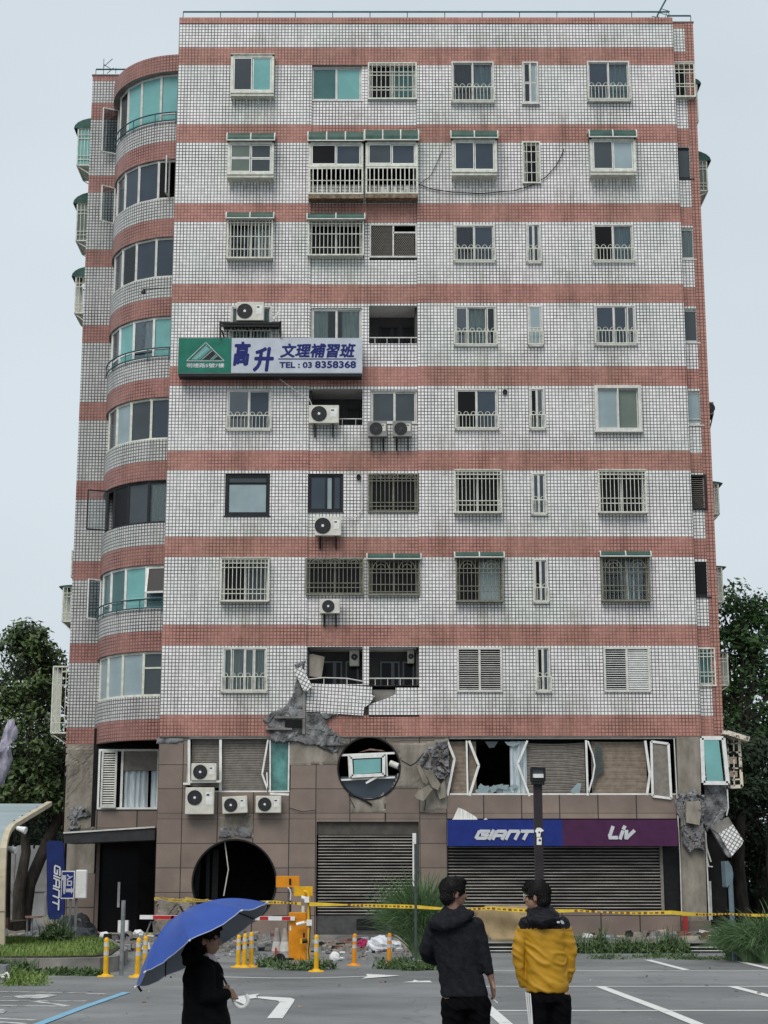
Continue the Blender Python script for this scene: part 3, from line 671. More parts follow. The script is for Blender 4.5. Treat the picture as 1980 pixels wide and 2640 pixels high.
# windows follow the curve in five flat lights each
CW = {7: ('kttt', 'alu'), 6: ('gbbk', 'alu'), 5: ('gcbb', 'alu'), 4: ('gtct', 'alu_w'), 3: ('gfgb', 'cream'), 2: ('kkgc', 'dkframe'), 1: ('TTtT', 'alu_w'), 0: ('fffg', 'cream')}
for k in range(8):
    z0 = ZB0 + k*FH + .81; z1 = ZB0 + (k+1)*FH - BH - .01 if k < 7 else 31.96
    ps, fm = CW[k]; ps = ps[0] + ps; ts = [radians(a) for a in (88, 69, 52, 35, 17, 0.5)]
    mb = MB()
    P = [cpt(t, -.10) for t in ts]
    for i in range(6):
        w_ = .085 if 0 < i < 5 else .06
        mb.bar((P[i].x, P[i].y, z0), (P[i].x, P[i].y, z1), w_, .09)
    for i in range(5):
        for z in (z0+.035, z1-.035): mb.bar((P[i].x, P[i].y, z), (P[i+1].x, P[i+1].y, z), .07, .08, side=(0,0,1))
    if k in (7, 4, 1):
        z = z0 + .38
        mb.bar((P[4].x, P[4].y, z), (P[5].x, P[5].y, z), .06, .06, side=(0,0,1))
        if k != 7:
            for i in range(5): mb.bar((P[i].x, P[i].y, z), (P[i+1].x, P[i+1].y, z), .05, .06, side=(0,0,1))
    if k == 0: z = z0+1.0; mb.bar((P[4].x, P[4].y, z), (P[5].x, P[5].y, z), .06, .06, side=(0,0,1))
    wn = mb.build('curved_window', MT[fm], B)
    for i in range(5):
        a, b = P[i], P[i+1]; d = (b-a).normalized(); a2, b2 = a + d*.06, b - d*.06
        if k == 6 and i == 4: b2 = a + (b-a)*.35
        if k == 2 and i in (0, 1): continue
        m2 = MB(); n_ = Vector((d.y, -d.x, 0))*.004
        m2.add([(*(a2+n_).xy, z0+.07), (*(b2+n_).xy, z0+.07), (*(b2+n_).xy, z1-.07), (*(a2+n_).xy, z1-.07), (*(a2-n_).xy, z0+.07), (*(b2-n_).xy, z0+.07), (*(b2-n_).xy, z1-.07), (*(a2-n_).xy, z1-.07)],
               [(0,1,2,3), (7,6,5,4), (0,4,5,1), (3,2,6,7), (1,5,6,2), (0,3,7,4)])
        m2.build('pane', MT[PA[ps[i]]], wn)
    def ccurt(t0, t1, m, zt=z1-.1, zbm=z0+.05):
        m2 = MB(); n = 26; vs = []
        for z in (zt, zbm):
            for i in range(n+1): q = cpt(t0+(t1-t0)*i/n, -.24 + .03*sin(i*1.9)); vs.append((q.x, q.y, z))
        m2.add(vs, [(i, i+1, n+2+i, n+1+i) for i in range(n)], smooth=True); m2.build('curtain', MT[m], wn)
    if k == 0: ccurt(radians(85), radians(17), 'curtain'); ccurt(radians(17), radians(1), 'curtain_b', zt=z1-.1, zbm=z0+.55)
    if k == 2: ccurt(radians(16), radians(1), 'curtain')
    if k == 5: ccurt(radians(48), radians(38), 'curtain')
    if k == 4: ccurt(radians(26), radians(18), 'curtain')
    if k in (7, 4, 1):
        m2 = MB()
        for zz in (z0+.02, z0+.34):
            m2.tube([tuple(cpt(TM*i/NA, .06).xy) + (zz,) for i in range(0, 34)], .028, 6)
        for t in (4, 20, 40, 58, 75): q = cpt(radians(t), .06); m2.tube([(q.x, q.y, z0-.1), (q.x, q.y, z0+.34)], .02, 5)
        m2.build('balcony_rail', MT['teal_rail'], wn)
    # opened casements
    if k in (7, 6, 2, 1):
        spec = {7: [(88, 205, 'alu', .62)], 6: [(80, 215, 'alu', .55), (8, 262, 'alu', .45)], 2: [(60, 200, 'dkframe', .75)], 1: [(84, 215, 'alu_w', .5)]}[k]
        for td, ad, fmm, wd in spec:
            q = cpt(radians(td), -.02); d = Vector((cos(radians(ad)), sin(radians(ad)), 0)); e = q + d*wd; m2 = MB()
            for (a, b) in (((q.x,q.y,z0+.05),(q.x,q.y,z1-.05)), ((e.x,e.y,z0+.05),(e.x,e.y,z1-.05)), ((q.x,q.y,z0+.05),(e.x,e.y,z0+.05)), ((q.x,q.y,z1-.05),(e.x,e.y,z1-.05))): m2.bar(a, b, .05, .04)
            m2.add([(q.x,q.y+.01,z0+.07),(e.x,e.y+.01,z0+.07),(e.x,e.y+.01,z1-.07),(q.x,q.y+.01,z1-.07)], [(0,1,2,3)], 1)
            m2.build('casement', [MT[fmm], MT['g_clear'] if fmm == 'dkframe' else MT['g_dark']], wn)
        if k == 1:   # top-hung light pushed open
            a, b = P[4], P[5]; m2 = MB(); zt = z1-.08; o_ = Vector((-.02, -.32, 0)); zbm = z0+.55
            q = [Vector((a.x+.06, a.y-.03, zt)), Vector((b.x-.03, b.y-.03, zt)), Vector((b.x-.03, b.y-.03, zbm))+o_, Vector((a.x+.06, a.y-.03, zbm))+o_]
            for i in range(4): m2.bar(q[i], q[(i+1) % 4], .07, .05)
            m2.add([v + Vector((0, .01, 0)) for v in q], [(0,1,2,3)], 1); m2.build('casement', [MT['alu_w'], MT['g_black']], wn)

# ------------------------------------------------------------------ roof rail and aerials
mb = MB()
def rail(pts, h, step=1.42):
    for i in range(len(pts)-1):
        a, b = Vector(pts[i]), Vector(pts[i+1]); n = max(1, int(round((b-a).length/step)))
        mb.tube([a+Vector((0,0,h)), b+Vector((0,0,h))], .032, 6)
        for j in range(n+1): q = a.lerp(b, j/n); mb.tube([q, q+Vector((0,0,h))], .016, 5)
rail([(XL+.12, YF+.1, ZTOP+.02), (XR-.1, YF+.1, ZTOP+.02)], .30)
rail([(XR-.1, YR+.1, ZTOP+.05), (XE-.05, YR+.1, ZTOP+.05)], .30)
rail([(XW+.1, YL+.1, ZTOP+.05), (XL, YL+.1, ZTOP+.05)], .28)
mb.build('roof_rail', MT['teal_rail'], B)
mb = MB(); x, z = XR-.5, ZTOP+.0
mb.tube([(x-.02, YF+.4, z), (x+.02, YF+.4, z+.35), (x+.95, YF+.4, z+2.1)], .035, 6)
for a, b in (((x+.1,z+.45),(x+.55,z+.3)), ((x+.15,z+.62),(x+.5,z+.5)), ((x+.25,z+.1),(x+.42,z+.55)), ((x-.2,z+.3),(x+.1,z+.25))): mb.bar((a[0],YF+.4,a[1]), (b[0],YF+.4,b[1]), .02)
mb.build('roof_aerial', MT['teal_rail'], B)
mb = MB(); x, z = XW+.35, ZTOP+.2
for a, b in (((x,z),(x,z+.75)), ((x,z+.4),(x+.35,z+.75)), ((x+.15,z+.1),(x+.4,z+.35)), ((x,z+.5),(x+.3,z+.3)), ((x+.5,z+.1),(x+.5,z+.35))): mb.bar((a[0],YL+.4,a[1]), (b[0],YL+.4,b[1]), .022)
mb.build('roof_aerial', MT['teal_rail'], B)

# ------------------------------------------------------------------ cages on the end walls (seen edge on)
def side_cage(r, D, side, awn=None, glassy=False, m='cream'):
    """window cage fixed to an end wall: r = photo rectangle of its front edge, side -1 left / +1 right"""
    x0, x1, z0, z1 = R(r, D); xw = XW if side < 0 else XE; xo = x0 if side < 0 else x1; mb = MB(); L_ = 1.5
    for y in (D, D+L_):
        mb.bar((xo,y,z0), (xo,y,z1), .05); mb.bar((xw,y,z0), (xw,y,z1), .04)
        for z in (z0, z1): mb.bar((xo,y,z), (xw,y,z), .05)
        if y == D:
            n = max(2, int(abs(xo-xw)/.13))
            for i in range(1, n): x = xo+(xw-xo)*i/n; mb.bar((x,y,z0), (x,y,z1), .022)
            for h in (.15, .25, .72, .82): mb.bar((xo,y-.01,z0+(z1-z0)*h), (xw,y-.01,z0+(z1-z0)*h), .025)
    for z in (z0, z1): mb.bar((xo,D,z), (xo,D+L_,z), .05)
    for i in range(1, 11): y = D+L_*i/11; mb.bar((xo,y,z0), (xo,y,z1), .022)
    mb.add([(xo,D,z0),(xw,D,z0),(xw,D+L_,z0),(xo,D+L_,z0)], [(0,1,2,3)])
    mb.bar((xo,D+.05,z0-.02), (xw,D+.05,z0-.45), .03); mb.bar((xo,D+L_,z0-.02), (xw,D+L_,z0-.45), .03)
    wn = mb.build('end_wall_window', MT[m], B)
    if glassy:
        m2 = MB(); m2.box(min(xo,xw)+.03, max(xo,xw)-.02, D+.01, D+.02, z0+.03, z1-.03); m2.box(xo-.01, xo+.01, D+.03, D+L_, z0+.03, z1-.03); m2.build('pane', MT[glassy], wn)
    if awn:
        m2 = MB(); xa = xo + side*.18; n = 5; h = awn
        pts = [(xw+(xa-xw)*sin(pi/2*j/n), z1+h*cos(pi/2*j/n)) for j in range(n+1)]
        for j in range(n): m2.add([(pts[j][0],D-.05,pts[j][1]),(pts[j+1][0],D-.05,pts[j+1][1]),(pts[j+1][0],D+L_+.05,pts[j+1][1]),(pts[j][0],D+L_+.05,pts[j][1])], [(0,1,2,3)])
        m2.add([(x, D-.05, z) for x, z in pts] + [(xw, D-.05, z1)], [tuple(range(n+2))]); m2.build('awning', MT['green_awn'], wn)
for a in (((168,278,188,357),63.6,-1,.45,'g_teal'), ((166,440,184,520),64.4,-1,.5,'g_green'), ((163,598,176,676),63.8,-1,.42), ((155,1190,160,1245),63.6,-1,None,'g_frost'),
          ((136,1268,155,1342),63.2,-1,.08), ((113,1440,148,1583),63.0,-1),
          ((1497,182,1506,262),60.5,1,.3,'g_green'), ((1502,348,1527,412),60.6,1,.45,'g_green'), ((1530,1045,1552,1110),60.2,1,.1,None,'cream'),
          ((1545,1225,1560,1300),60.2,1,.05), ((1555,1410,1572,1480),60.2,1,.05)): side_cage(*a)
# ------------------------------------------------------------------ the two lowest storeys
def Zf(ox, oy, k): return lambda x, y: ((ox + x*k)/S, (oy + y*k)/S)
K = 660/1659
Z2, Z4, Z5, Z6, Z8, ZS = Zf(660,1240,K), Zf(0,1860,K), Zf(660,1860,K), Zf(1320,1860,K), Zf(1140,1880,620/1659), Zf(440,850,510/1659)
Z7 = Zf(0,2240,K); Z9 = Zf(500,2380,600/1659); Z10 = Zf(640,2180,560/1659); Z11 = Zf(350,2280,350/1659); Z12 = Zf(0,2050,330/1431)
def wz(Z, pts, D): return [(lambda p: (p.x, p.z))(W(*Z(x, y), D)) for x, y in pts]
def wr(Z, r, D): a, b = Z(r[0], r[1]), Z(r[2], r[3]); return R((*a, *b), D)
YS = 58.06
JX = [W(x, 1750, YS).x for x in (335,393,470,547,625,682,756,832,907,965,1045,1127,1209,1292,1375,1462,1530)]; JX[0] = XL
JZ = [W(830, y, YS).z for y in (2040,1978,1928,1875,1822,1769,1757,1704,1652,1600,1560)]
def pw(v, J):
    if v <= J[0]: return (v-J[0])/(J[1]-J[0])
    for i in range(len(J)-1):
        if v <= J[i+1]: return i + (v-J[i])/(J[i+1]-J[i])
    return len(J)-1 + (v-J[-1])/(J[-1]-J[-2])
suv = lambda x, z: (pw(x, JX)+20, pw(z, JZ)+20)
c1 = W(506, 1906, YS); r1 = (W(597,1906,YS).x - W(415,1906,YS).x)/2; c2 = W(*Z5(732,303), YS); r2 = 1.06
ml = R((404,1596,628,1711), YS); sh1 = R((683,1775,905,1990), YS); mr = R((970,1598,1462,1717), YS); sh2 = R((967,1768,1462,1974), YS)
ZM = ZLOW - .031
holes = [(ml[0], ml[1], ml[2], ZM), (c1.x-r1, c1.x+r1, c1.z-r1, c1.z+r1, .35), (c2.x-r2, c2.x+r2, c2.z-r2, c2.z+r2, .3), (sh1[0], sh1[1], .121, sh1[3], .35), (mr[0], XR-.78, mr[2], ZM), (sh2[0], XR-.80, .9, sh2[3]-.002, .3)]
mb = MB(); xr = XR - .76
wall(mb, XL, xr, .12, ZM+.0, YS, holes, uvf=suv, cuts=JX, zcuts=JZ)
mb2 = MB(); Fk = [i for i in range(len(mb.F))]
def ring(mb, c, r, y):
    sq = []; n = 48
    for i in range(n):
        t = 2*pi*i/n; m_ = 1/max(abs(cos(t)), abs(sin(t))); sq.append((c.x+r*cos(t)*m_, c.z+r*sin(t)*m_))
    for i in range(n):
        t, t2 = 2*pi*i/n, 2*pi*(i+1)/n; a, b = sq[i], sq[(i+1) % n]; p, q = (c.x+r*.995*cos(t), c.z+r*.995*sin(t)), (c.x+r*.995*cos(t2), c.z+r*.995*sin(t2))
        mb.add([(a[0],y,a[1]),(b[0],y,b[1]),(q[0],y,q[1]),(p[0],y,p[1])], [(0,1,2,3)], 0, [suv(*a), suv(*b), suv(*q), suv(*p)])
        mb.add([(p[0],y,p[1]),(q[0],y,q[1]),(q[0],y+.3,q[1]),(p[0],y+.3,p[1])], [(0,1,2,3)], 1)
ring(mb, c1, r1, YS); ring(mb, c2, r2, YS)
mb.add([(XL,YS,.12),(XL,YL,.12),(XL,YL,ZM),(XL,YS,ZM)], [(3,2,1,0)], 0, [(0,20),(5,20),(5,30),(0,30)])
mb.build('stone_wall', [MT['stone'], MT['concrete']], B)
# steel hoops lining the round openings
mb = MB()
for c, r in ((c1, r1), (c2, r2)): mb = MB(); mb.disc((c.x, YS-.03, c.z), r+.02, 'y', 56, .12, 0, r-.035); mb.build('round_opening_rim', MT['black'], B)
# dark rooms behind
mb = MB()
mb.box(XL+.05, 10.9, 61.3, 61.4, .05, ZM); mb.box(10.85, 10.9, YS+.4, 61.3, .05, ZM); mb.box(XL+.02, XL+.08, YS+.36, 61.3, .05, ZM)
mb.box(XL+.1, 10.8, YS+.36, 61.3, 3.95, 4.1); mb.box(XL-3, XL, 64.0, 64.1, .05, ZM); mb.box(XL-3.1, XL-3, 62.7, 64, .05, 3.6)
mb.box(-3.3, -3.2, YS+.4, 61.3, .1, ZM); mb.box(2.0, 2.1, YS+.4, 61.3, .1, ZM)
mb.build('ground_floor_rooms', MT['shade_black'], B)
mb = MB()  # things hanging inside the round opening, lower left
for a, b, w_ in (((1290,870),(1270,1140),.16), ((1350,830),(1345,1140),.12), ((1400,830),(1390,1150),.2)):
    p, q = W(*Z4(*a), YS+1), W(*Z4(*b), YS+1); mb.bar(p, q, w_, .03, 1)
p = [W(*Z4(*a), YS+.2) for a in ((1455,770),(1480,960),(1450,1130))]; mb.tube(p, .02, 5)
mb.build('torn_lining', [MT['alu'], MT['black']], B)
# ---- broken surfaces
def inside(p, poly):
    x, y = p; c = False; j = len(poly)-1
    for i in range(len(poly)):
        xi, yi = poly[i]; xj, yj = poly[j]
        if (yi > y) != (yj > y) and x < (xj-xi)*(y-yi)/(yj-yi)+xi: c = not c
        j = i
    return c
def relief(x, z, k, seed):
    w1 = mnoise.noise((x*1.3, z*1.3, seed))*.5; w2 = mnoise.noise((x*1.3, z*1.3, seed+4))*.5; h = 0
    for sc_, amp_ in ((k*.38, .62), (k*1.15, .30)):
        X, Z_ = (x+w1)*sc_*1.5, (z+w2)*sc_; d, pt = mnoise.voronoi((X, Z_, seed*1.7)); q_ = pt[0]; r_ = abs(sin(q_[0]*12.9+q_[1]*78.2)*437.5) % 1
        m_ = 1 if sc_ < k*.5 else max(0, min(1, .5+mnoise.noise((x*1.1, z*1.1, seed+20))*2.2))
        h += amp_*m_*(r_ + .8*((X-q_[0])*sin(r_*9)+(Z_-q_[1])*cos(r_*9)) - (.5 if d[1]-d[0] < .045 else 0))
    return .12 + h + .10*mnoise.noise((x*14, z*14, seed)) + .10*mnoise.noise((x*4, z*4, seed))
def crag(poly, y, amp, m, g=.045, name='broken_concrete', seed=0, jag=.05, coarse=3.0):
    xs = [p[0] for p in poly]; zs = [p[1] for p in poly]; x0, z0 = min(xs), min(zs)
    nx, nz_ = int((max(xs)-x0)/g)+2, int((max(zs)-z0)/g)+2; cells = set()
    for i in range(nx):
        for j in range(nz_):
            cx, cz = x0+(i+.5)*g, z0+(j+.5)*g
            jx = mnoise.noise((cx*4, cz*4, seed))*jag; jz = mnoise.noise((cx*4, cz*4, seed+9))*jag
            if inside((cx+jx, cz+jz), poly): cells.add((i, j))
    vid = {}; mb = MB(); V = []; Fq = []
    def vert(i, j):
        if (i, j) not in vid:
            x, z = x0+i*g + mnoise.noise((i*.7, j*.7, seed))*g*.35, z0+j*g + mnoise.noise((i*.7, j*.7, seed+5))*g*.35
            inn = all((i+a, j+b) in cells for a in (-1, 0) for b in (-1, 0))
            h = relief(x, z, coarse, seed) if inn else 0
            vid[(i, j)] = len(V); V.append((x, y - max(.004, amp*h) if inn else y+.005, z))
        return vid[(i, j)]
    for i, j in sorted(cells): Fq.append((vert(i,j), vert(i+1,j), vert(i+1,j+1), vert(i,j+1)))
    mb.add(V, Fq); return mb.build(name, m, B)
CG, MO = MT['concrete_grey'], MT['mortar']
crag(wz(Z2, [(320,1160),(255,1190),(262,1260),(245,1370),(205,1450),(120,1490),(45,1545),(85,1600),(95,1690),(240,1690),(420,1720),(560,1720),(600,1700),(530,1640),(470,1590),(455,1550),(540,1508),(415,1500),(318,1500),(300,1330)], YF-.03), YF-.03, .085, CG, .032, seed=1, coarse=3.4)
mb = MB()
for r_ in ((118,1524,318,1538),(60,1600,235,1612)): a = wr(Z2, r_, YF-.15); mb.box(a[0], a[1], YF-.15, YF, a[2], a[3])
a = wr(Z2, (302,1370,319,1640), YF-.13); mb.box(a[0], a[1], YF-.13, YF, a[2], a[3])
mb.build('exposed_beam_edge', MT['concrete'], B)
mb = MB()
for r_ in ((185,1545,300,1600),(325,1495,420,1506)): a = wr(Z2, r_, YF-.16); mb.prism([(a[0],a[2]+.03),(a[1]-.04,a[2]),(a[1],a[3]-.02),(a[0]+.03,a[3])], YF-.165, YF-.12)
mb.build('cavity_shade', MT['shade_black'], B)  # dark plates on the surface stand for the shade inside torn holes
crag(wz(Z5, [(235,85),(600,95),(545,150),(525,200),(520,270),(222,282),(218,180)], YS-.012), YS-.012, .03, MO, .06, 'mortar_patch', 2, .03, 1.2)
crag(wz(Z5, [(300,60),(470,140),(540,185),(520,210),(430,170),(330,110),(250,80)], YS-.03), YS-.03, .07, CG, .035, seed=3)
crag(wz(Z5, [(612,470),(700,500),(800,490),(835,460),(838,590),(614,590)], YS-.012), YS-.012, .03, MO, .06, 'mortar_patch', 4, .03, 1.2)
crag(wz(Z5, [(880,140),(1062,140),(1240,110),(1245,300),(1235,570),(1070,580),(1055,430),(880,430),(935,300),(930,220)], YS-.012), YS-.012, .03, MO, .06, 'mortar_patch', 5, .03, 1.2)
crag(wz(Z5, [(1085,200),(1150,140),(1235,120),(1252,200),(1258,330),(1225,380),(1170,370),(1120,310),(1040,290)], YS-.03), YS-.03, .30, CG, .035, 'exposed_rubble_core', 6, .05, 6.5)
crag(wz(Z4, [(1418,620),(1640,600),(1640,750),(1560,745),(1470,755),(1415,765)], YS-.012), YS-.012, .05, MO, .05, 'mortar_patch', 7, .04, 2)
crag(wz(Z4, [(1420,690),(1530,670),(1635,700),(1630,750),(1500,740),(1415,760)], YS-.03), YS-.03, .09, CG, .035, seed=8)
crag(wz(Z4, [(1015,108),(1195,104),(1195,140),(1015,145)], YS-.012), YS-.012, .04, CG, .05, seed=9)
crag(wz(Z4, [(1005,1150),(1250,1150),(1240,1250),(1230,1380),(1015,1385),(1000,1290),(1020,1200)], YS-.05), YS-.05, .10, MO, .05, 'broken_pier_foot', 10, .08, 2.5)
mb = MB()
for a_, b_ in (((1110,200),(1160,300)),((1150,160),(1215,250)),((1190,230),(1240,340)),((1120,280),(1200,330)),((1230,150),(1180,210))): mb.tube([W(*Z5(*a_), YS-.3), W(*Z5((a_[0]+b_[0])/2+8,(a_[1]+b_[1])/2), YS-.42), W(*Z5(*b_), YS-.3)], .013, 5)
for a_, b_ in (((1075,560),(1130,640)),((1090,520),(1110,700)),((1180,560),(1250,590)),((1200,640),(1240,820)),((1150,690),(1165,830))): mb.tube([W(*Z6(*a_), YF-.2), W(*Z6((a_[0]+b_[0])/2+10,(a_[1]+b_[1])/2), YF-.34), W(*Z6(*b_), YF-.2)], .013, 5)
mb.build('bent_rebar', MT['rust'], B)
# snapped slabs leaning on the torn column
mb = MB()
for pl_, yy in (([(1040,285),(1060,275),(1115,385),(1105,410),(1080,390)], .30), ([(1100,315),(1135,310),(1195,405),(1180,445),(1140,425),(1100,340)], .36), ([(1025,480),(1050,450),(1120,410),(1145,440),(1085,515),(1040,500)], .4), ([(1170,450),(1225,370),(1230,490),(1190,505)], .2)):
    mb.prism(wz(Z5, pl_, YS-yy), YS-yy, YS-yy+.09)
mb.build('snapped_slabs', MT['mortar'], B)
# balcony front: two shifted tiled slabs
def tslab(name, poly, y, th, ang=0.0, par=B, mats=None):
    mb = MB(); n = len(poly); cx = sum(p[0] for p in poly)/n; cz = sum(p[1] for p in poly)/n
    uv = [((p[0]-cx)*cos(ang)+(p[1]-cz)*sin(ang)+.01, ZB0+1.2+(-(p[0]-cx)*sin(ang)+(p[1]-cz)*cos(ang))) for p in poly]
    mb.add([(p[0], y, p[1]) for p in poly], [tuple(range(n))], 0, uv)
    mb.add([(p[0], y, p[1]) for p in poly]+[(p[0], y+th, p[1]) for p in poly], [(i, i+n, (i+1) % n+n, (i+1) % n) for i in range(n)]+[tuple(range(2*n-1, n-1, -1))], 1)
    return mb.build(name, mats or [MT['tile'], MT['concrete_grey']], par)
tslab('shifted_parapet', wz(Z2, [(365,1312),(752,1335),(750,1385),(770,1395),(735,1445),(700,1470),(695,1520),(318,1495),(326,1350)], YB-.10), YB-.10, .16, -.06)
tslab('shifted_parapet', wz(Z2, [(905,1340),(1062,1340),(1062,1528),(730,1528),(727,1450),(840,1412),(905,1382)], YB-.02), YB-.02, .16, 0)
mb = MB(); a = wr(Z2, (318,1338,1064,1530), YB+.16); mb.box(XB0, XB1, YB+.15, YB+.25, ZB0-.01, a[3]-.08); mb.build('parapet_core', MT['concrete'], B)
tslab('hanging_tile_slab', wz(Z2, [(245,1225),(295,1200),(365,1330),(330,1362),(305,1355)], YF-.30), YF-.30, .12, -.5)
mb = MB()
for P_ in ([(560,1505),(640,1545),(700,1530),(800,1550)], [(630,1550),(625,1600),(640,1659)], [(455,1565),(520,1600),(560,1640)], [(727,1528),(1062,1530)]):
    q = [W(*Z2(*p), YF+.085) for p in P_]
    for i in range(len(q)-1): mb.bar(q[i], q[i+1], .035, .01)
for P_ in ([(940,250),(1000,285),(1040,262),(1085,205)], [(1062,430),(1100,520),(1090,580)], [(470,140),(520,185),(530,200)], [(260,80),(340,125),(430,175),(500,205)], [(215,560),(300,585),(385,575)], [(610,500),(640,560)], [(840,590),(838,640)], [(1062,590),(1240,600)]):
    q = [W(*Z5(*p), YS-.05) for p in P_]
    for i in range(len(q)-1): mb.bar(q[i], q[i+1], .022, .01)
mb.build('crack', MT['black'], B)
mb = MB(); p = [W(*Z2(*q), YB+.0) for q in ((340,1285),(440,1275),(590,1280),(700,1300))]; mb.tube(p, .022, 5); mb.tube([p[1], p[1]-Vector((0,0,.25))], .015, 5); mb.tube([p[2], p[2]-Vector((0,0,.25))], .015, 5); mb.build('bent_hand_rail', MT['alu'], B)
tslab('fallen_panel', wz(Z2, [(345,1125),(365,1120),(445,1140),(425,1275),(328,1262)], YB+.25), YB+.25, .06, 0, B, [MT['mortar'], MT['mortar']])
# round window frame hanging in the upper round opening
mb = MB(); d = YS+.05
for a, b, w_ in (((530,220),(900,205),.07), ((545,380),(900,362),.06), ((600,225),(608,365),.06), ((845,215),(850,355),.05)): mb.bar(W(*Z5(*a), d), W(*Z5(*b), d), w_, .08)
q = [W(*Z5(*a), d-.12) for a in ((612,232),(828,222),(828,345),(620,355))]
for i in range(4): mb.bar(q[i], q[(i+1) % 4], .11, .08)
fr = mb.build('hanging_window', MT['alu_w'], B)
mb = MB(); mb.prism(wz(Z5, [(632,248),(808,240),(808,330),(636,342)], d-.13), d-.13, d-.11); mb.build('pane', MT['g_teal'], fr)
mb = MB(); mb.bar(W(*Z5(712,400), d-.1), W(*Z5(800,350), d-.1), .07, .05); mb.prism(wz(Z5, [(665,200),(740,175),(820,185),(840,195),(740,186)], d), d, d+.05, 1); mb.build('loose_bar', [MT['alu_w'], MT['rust']], fr)
mb = MB(); n = 24; pts = [(c2.x + (r2-.05)*cos(t), c2.z + (r2-.05)*sin(t)) for t in [pi + .28 + (pi-.5)*i/n for i in range(n+1)]]
mb.prism(pts, YS+.14, YS+.16); mb.build('lower_light', MT['g_blue'], fr)
mb = MB(); mb.tube([W(*Z5(*a), YS-.06) for a in ((600,470),(660,490),(720,520),(750,540))], .035, 6); mb.build('torn_rim', MT['black'], B)
mb = MB(); p = W(*Z5(870,270), YS+.1); mb.tube([p, p+Vector((.28,-.1,-.12))], .11, 10); mb.build('duct_end', MT['alu'], B)
# ---- mezzanine windows, right: buckled frames, blinds and a missing pane
yw = YS + .10; mb = MB()
x0, x1, z0, z1 = mr[0]+.02, XR-.80, mr[2]+.02, ZM-.02
mb.bar((x0, yw, z0), (x1, yw, z0), .07, .1); mb.bar((x0, yw, z1), (x1, yw, z1), .06, .1)
for P_, w_ in (([(35,80),(85,205),(35,458)], .085), ([(168,80),(176,455)], .06), ([(185,80),(252,250),(188,458)], .085), ([(587,80),(520,238),(602,462)], .07), ([(992,76),(1004,458)], .07), ([(1005,82),(1040,180),(1052,250),(1040,330),(1008,440)], .05), ([(1400,80),(1432,310),(1412,455)], .08)):
    q = [W(*Z8(*p), yw-.07) for p in P_]
    for i in range(len(q)-1): mb.bar(q[i], q[i+1], w_, .07)
wn = mb.build('buckled_window', MT['alu_w'], B)
mb = MB(); q = [W(*Z8(*p), yw-.16) for p in ((1442,85),(1560,100),(1580,478),(1452,462))]
for i in range(4): mb.bar(q[i], q[(i+1) % 4], .08, .05)
mb.add([v+Vector((0,.02,0)) for v in q], [(0,1,2,3)], 1); mb.build('casement', [MT['alu_w'], MT['blind_g']], wn)
def blind(Z, r, D, m, par, n, sag=0.0, tilt=0.0):
    x0, x1, z0, z1 = wr(Z, r, D); mb = MB()
    for i in range(n):
        z = z0+(z1-z0)*(i+.5)/n; h = (z1-z0)/n*.46; s_ = sag*sin(i*2.1)*.5; k_ = 6
        for j in range(k_):
            xa, xb = x0+(x1-x0)*j/k_, x0+(x1-x0)*(j+1)/k_; da, db = [-4*sag*(q/k_)*(1-q/k_)+tilt*q/k_+s_*.3 for q in (j, j+1)]
            mb.add([(xa,D,z-h+da),(xb,D,z-h+db),(xb,D+.03,z+h+db),(xa,D+.03,z+h+da)], [(0,1,2,3)])
    return mb.build('blind', m, par)
blind(Z8, (55,85,168,440), yw+.12, MT['blind'], wn, 40); blind(Z8, (185,85,235,440), yw+.12, MT['blind'], wn, 40)
blind(Z8, (580,95,985,440), yw+.12, MT['blind_g'], wn, 34, .04, .02); blind(Z8, (1030,85,1410,440), yw+.12, MT['blind'], wn, 44, .015)
curtain(*[wr(Z8, (470,82,585,440), yw)[i] for i in (0,1,2,3)], yw+.1, MT['curtain_b'], wn)
def shard(Z, pts, D, m, par, th=.01, name='glass_shard'):
    mb = MB(); mb.prism(wz(Z, pts, D), D, D+th); return mb.build(name, m, par)
shard(Z8, [(430,85),(540,95),(490,120),(450,110)], yw, MT['g_frost'], wn); shard(Z8, [(295,85),(385,85),(360,125),(325,130)], yw, MT['g_grey'], wn)
shard(Z8, [(1060,90),(1100,120),(1118,290),(1070,320),(1040,420),(1035,200)], yw+.02, MT['g_clear'], wn)
mb = MB()
for i in range(26):
    x, z = rnd.uniform(250, 500), rnd.uniform(395, 440); p = W(*Z8(x, z), yw+.05); a = rnd.uniform(0, 3)
    q = [(p.x+rnd.uniform(.08,.22)*cos(a+t), p.z+rnd.uniform(.05,.16)*sin(a+t)) for t in (0, 1.3, 2.6, 4.2)]; dd = rnd.uniform(-.05, .12)
    mb.prism(q, yw+dd, yw+dd+.01)
mb.build('glass_debris', MT['g_frost'], wn)
shard(Z8, [(885,425),(935,370),(960,375),(950,440),(900,445)], yw-.05, MT['g_frost'], wn)
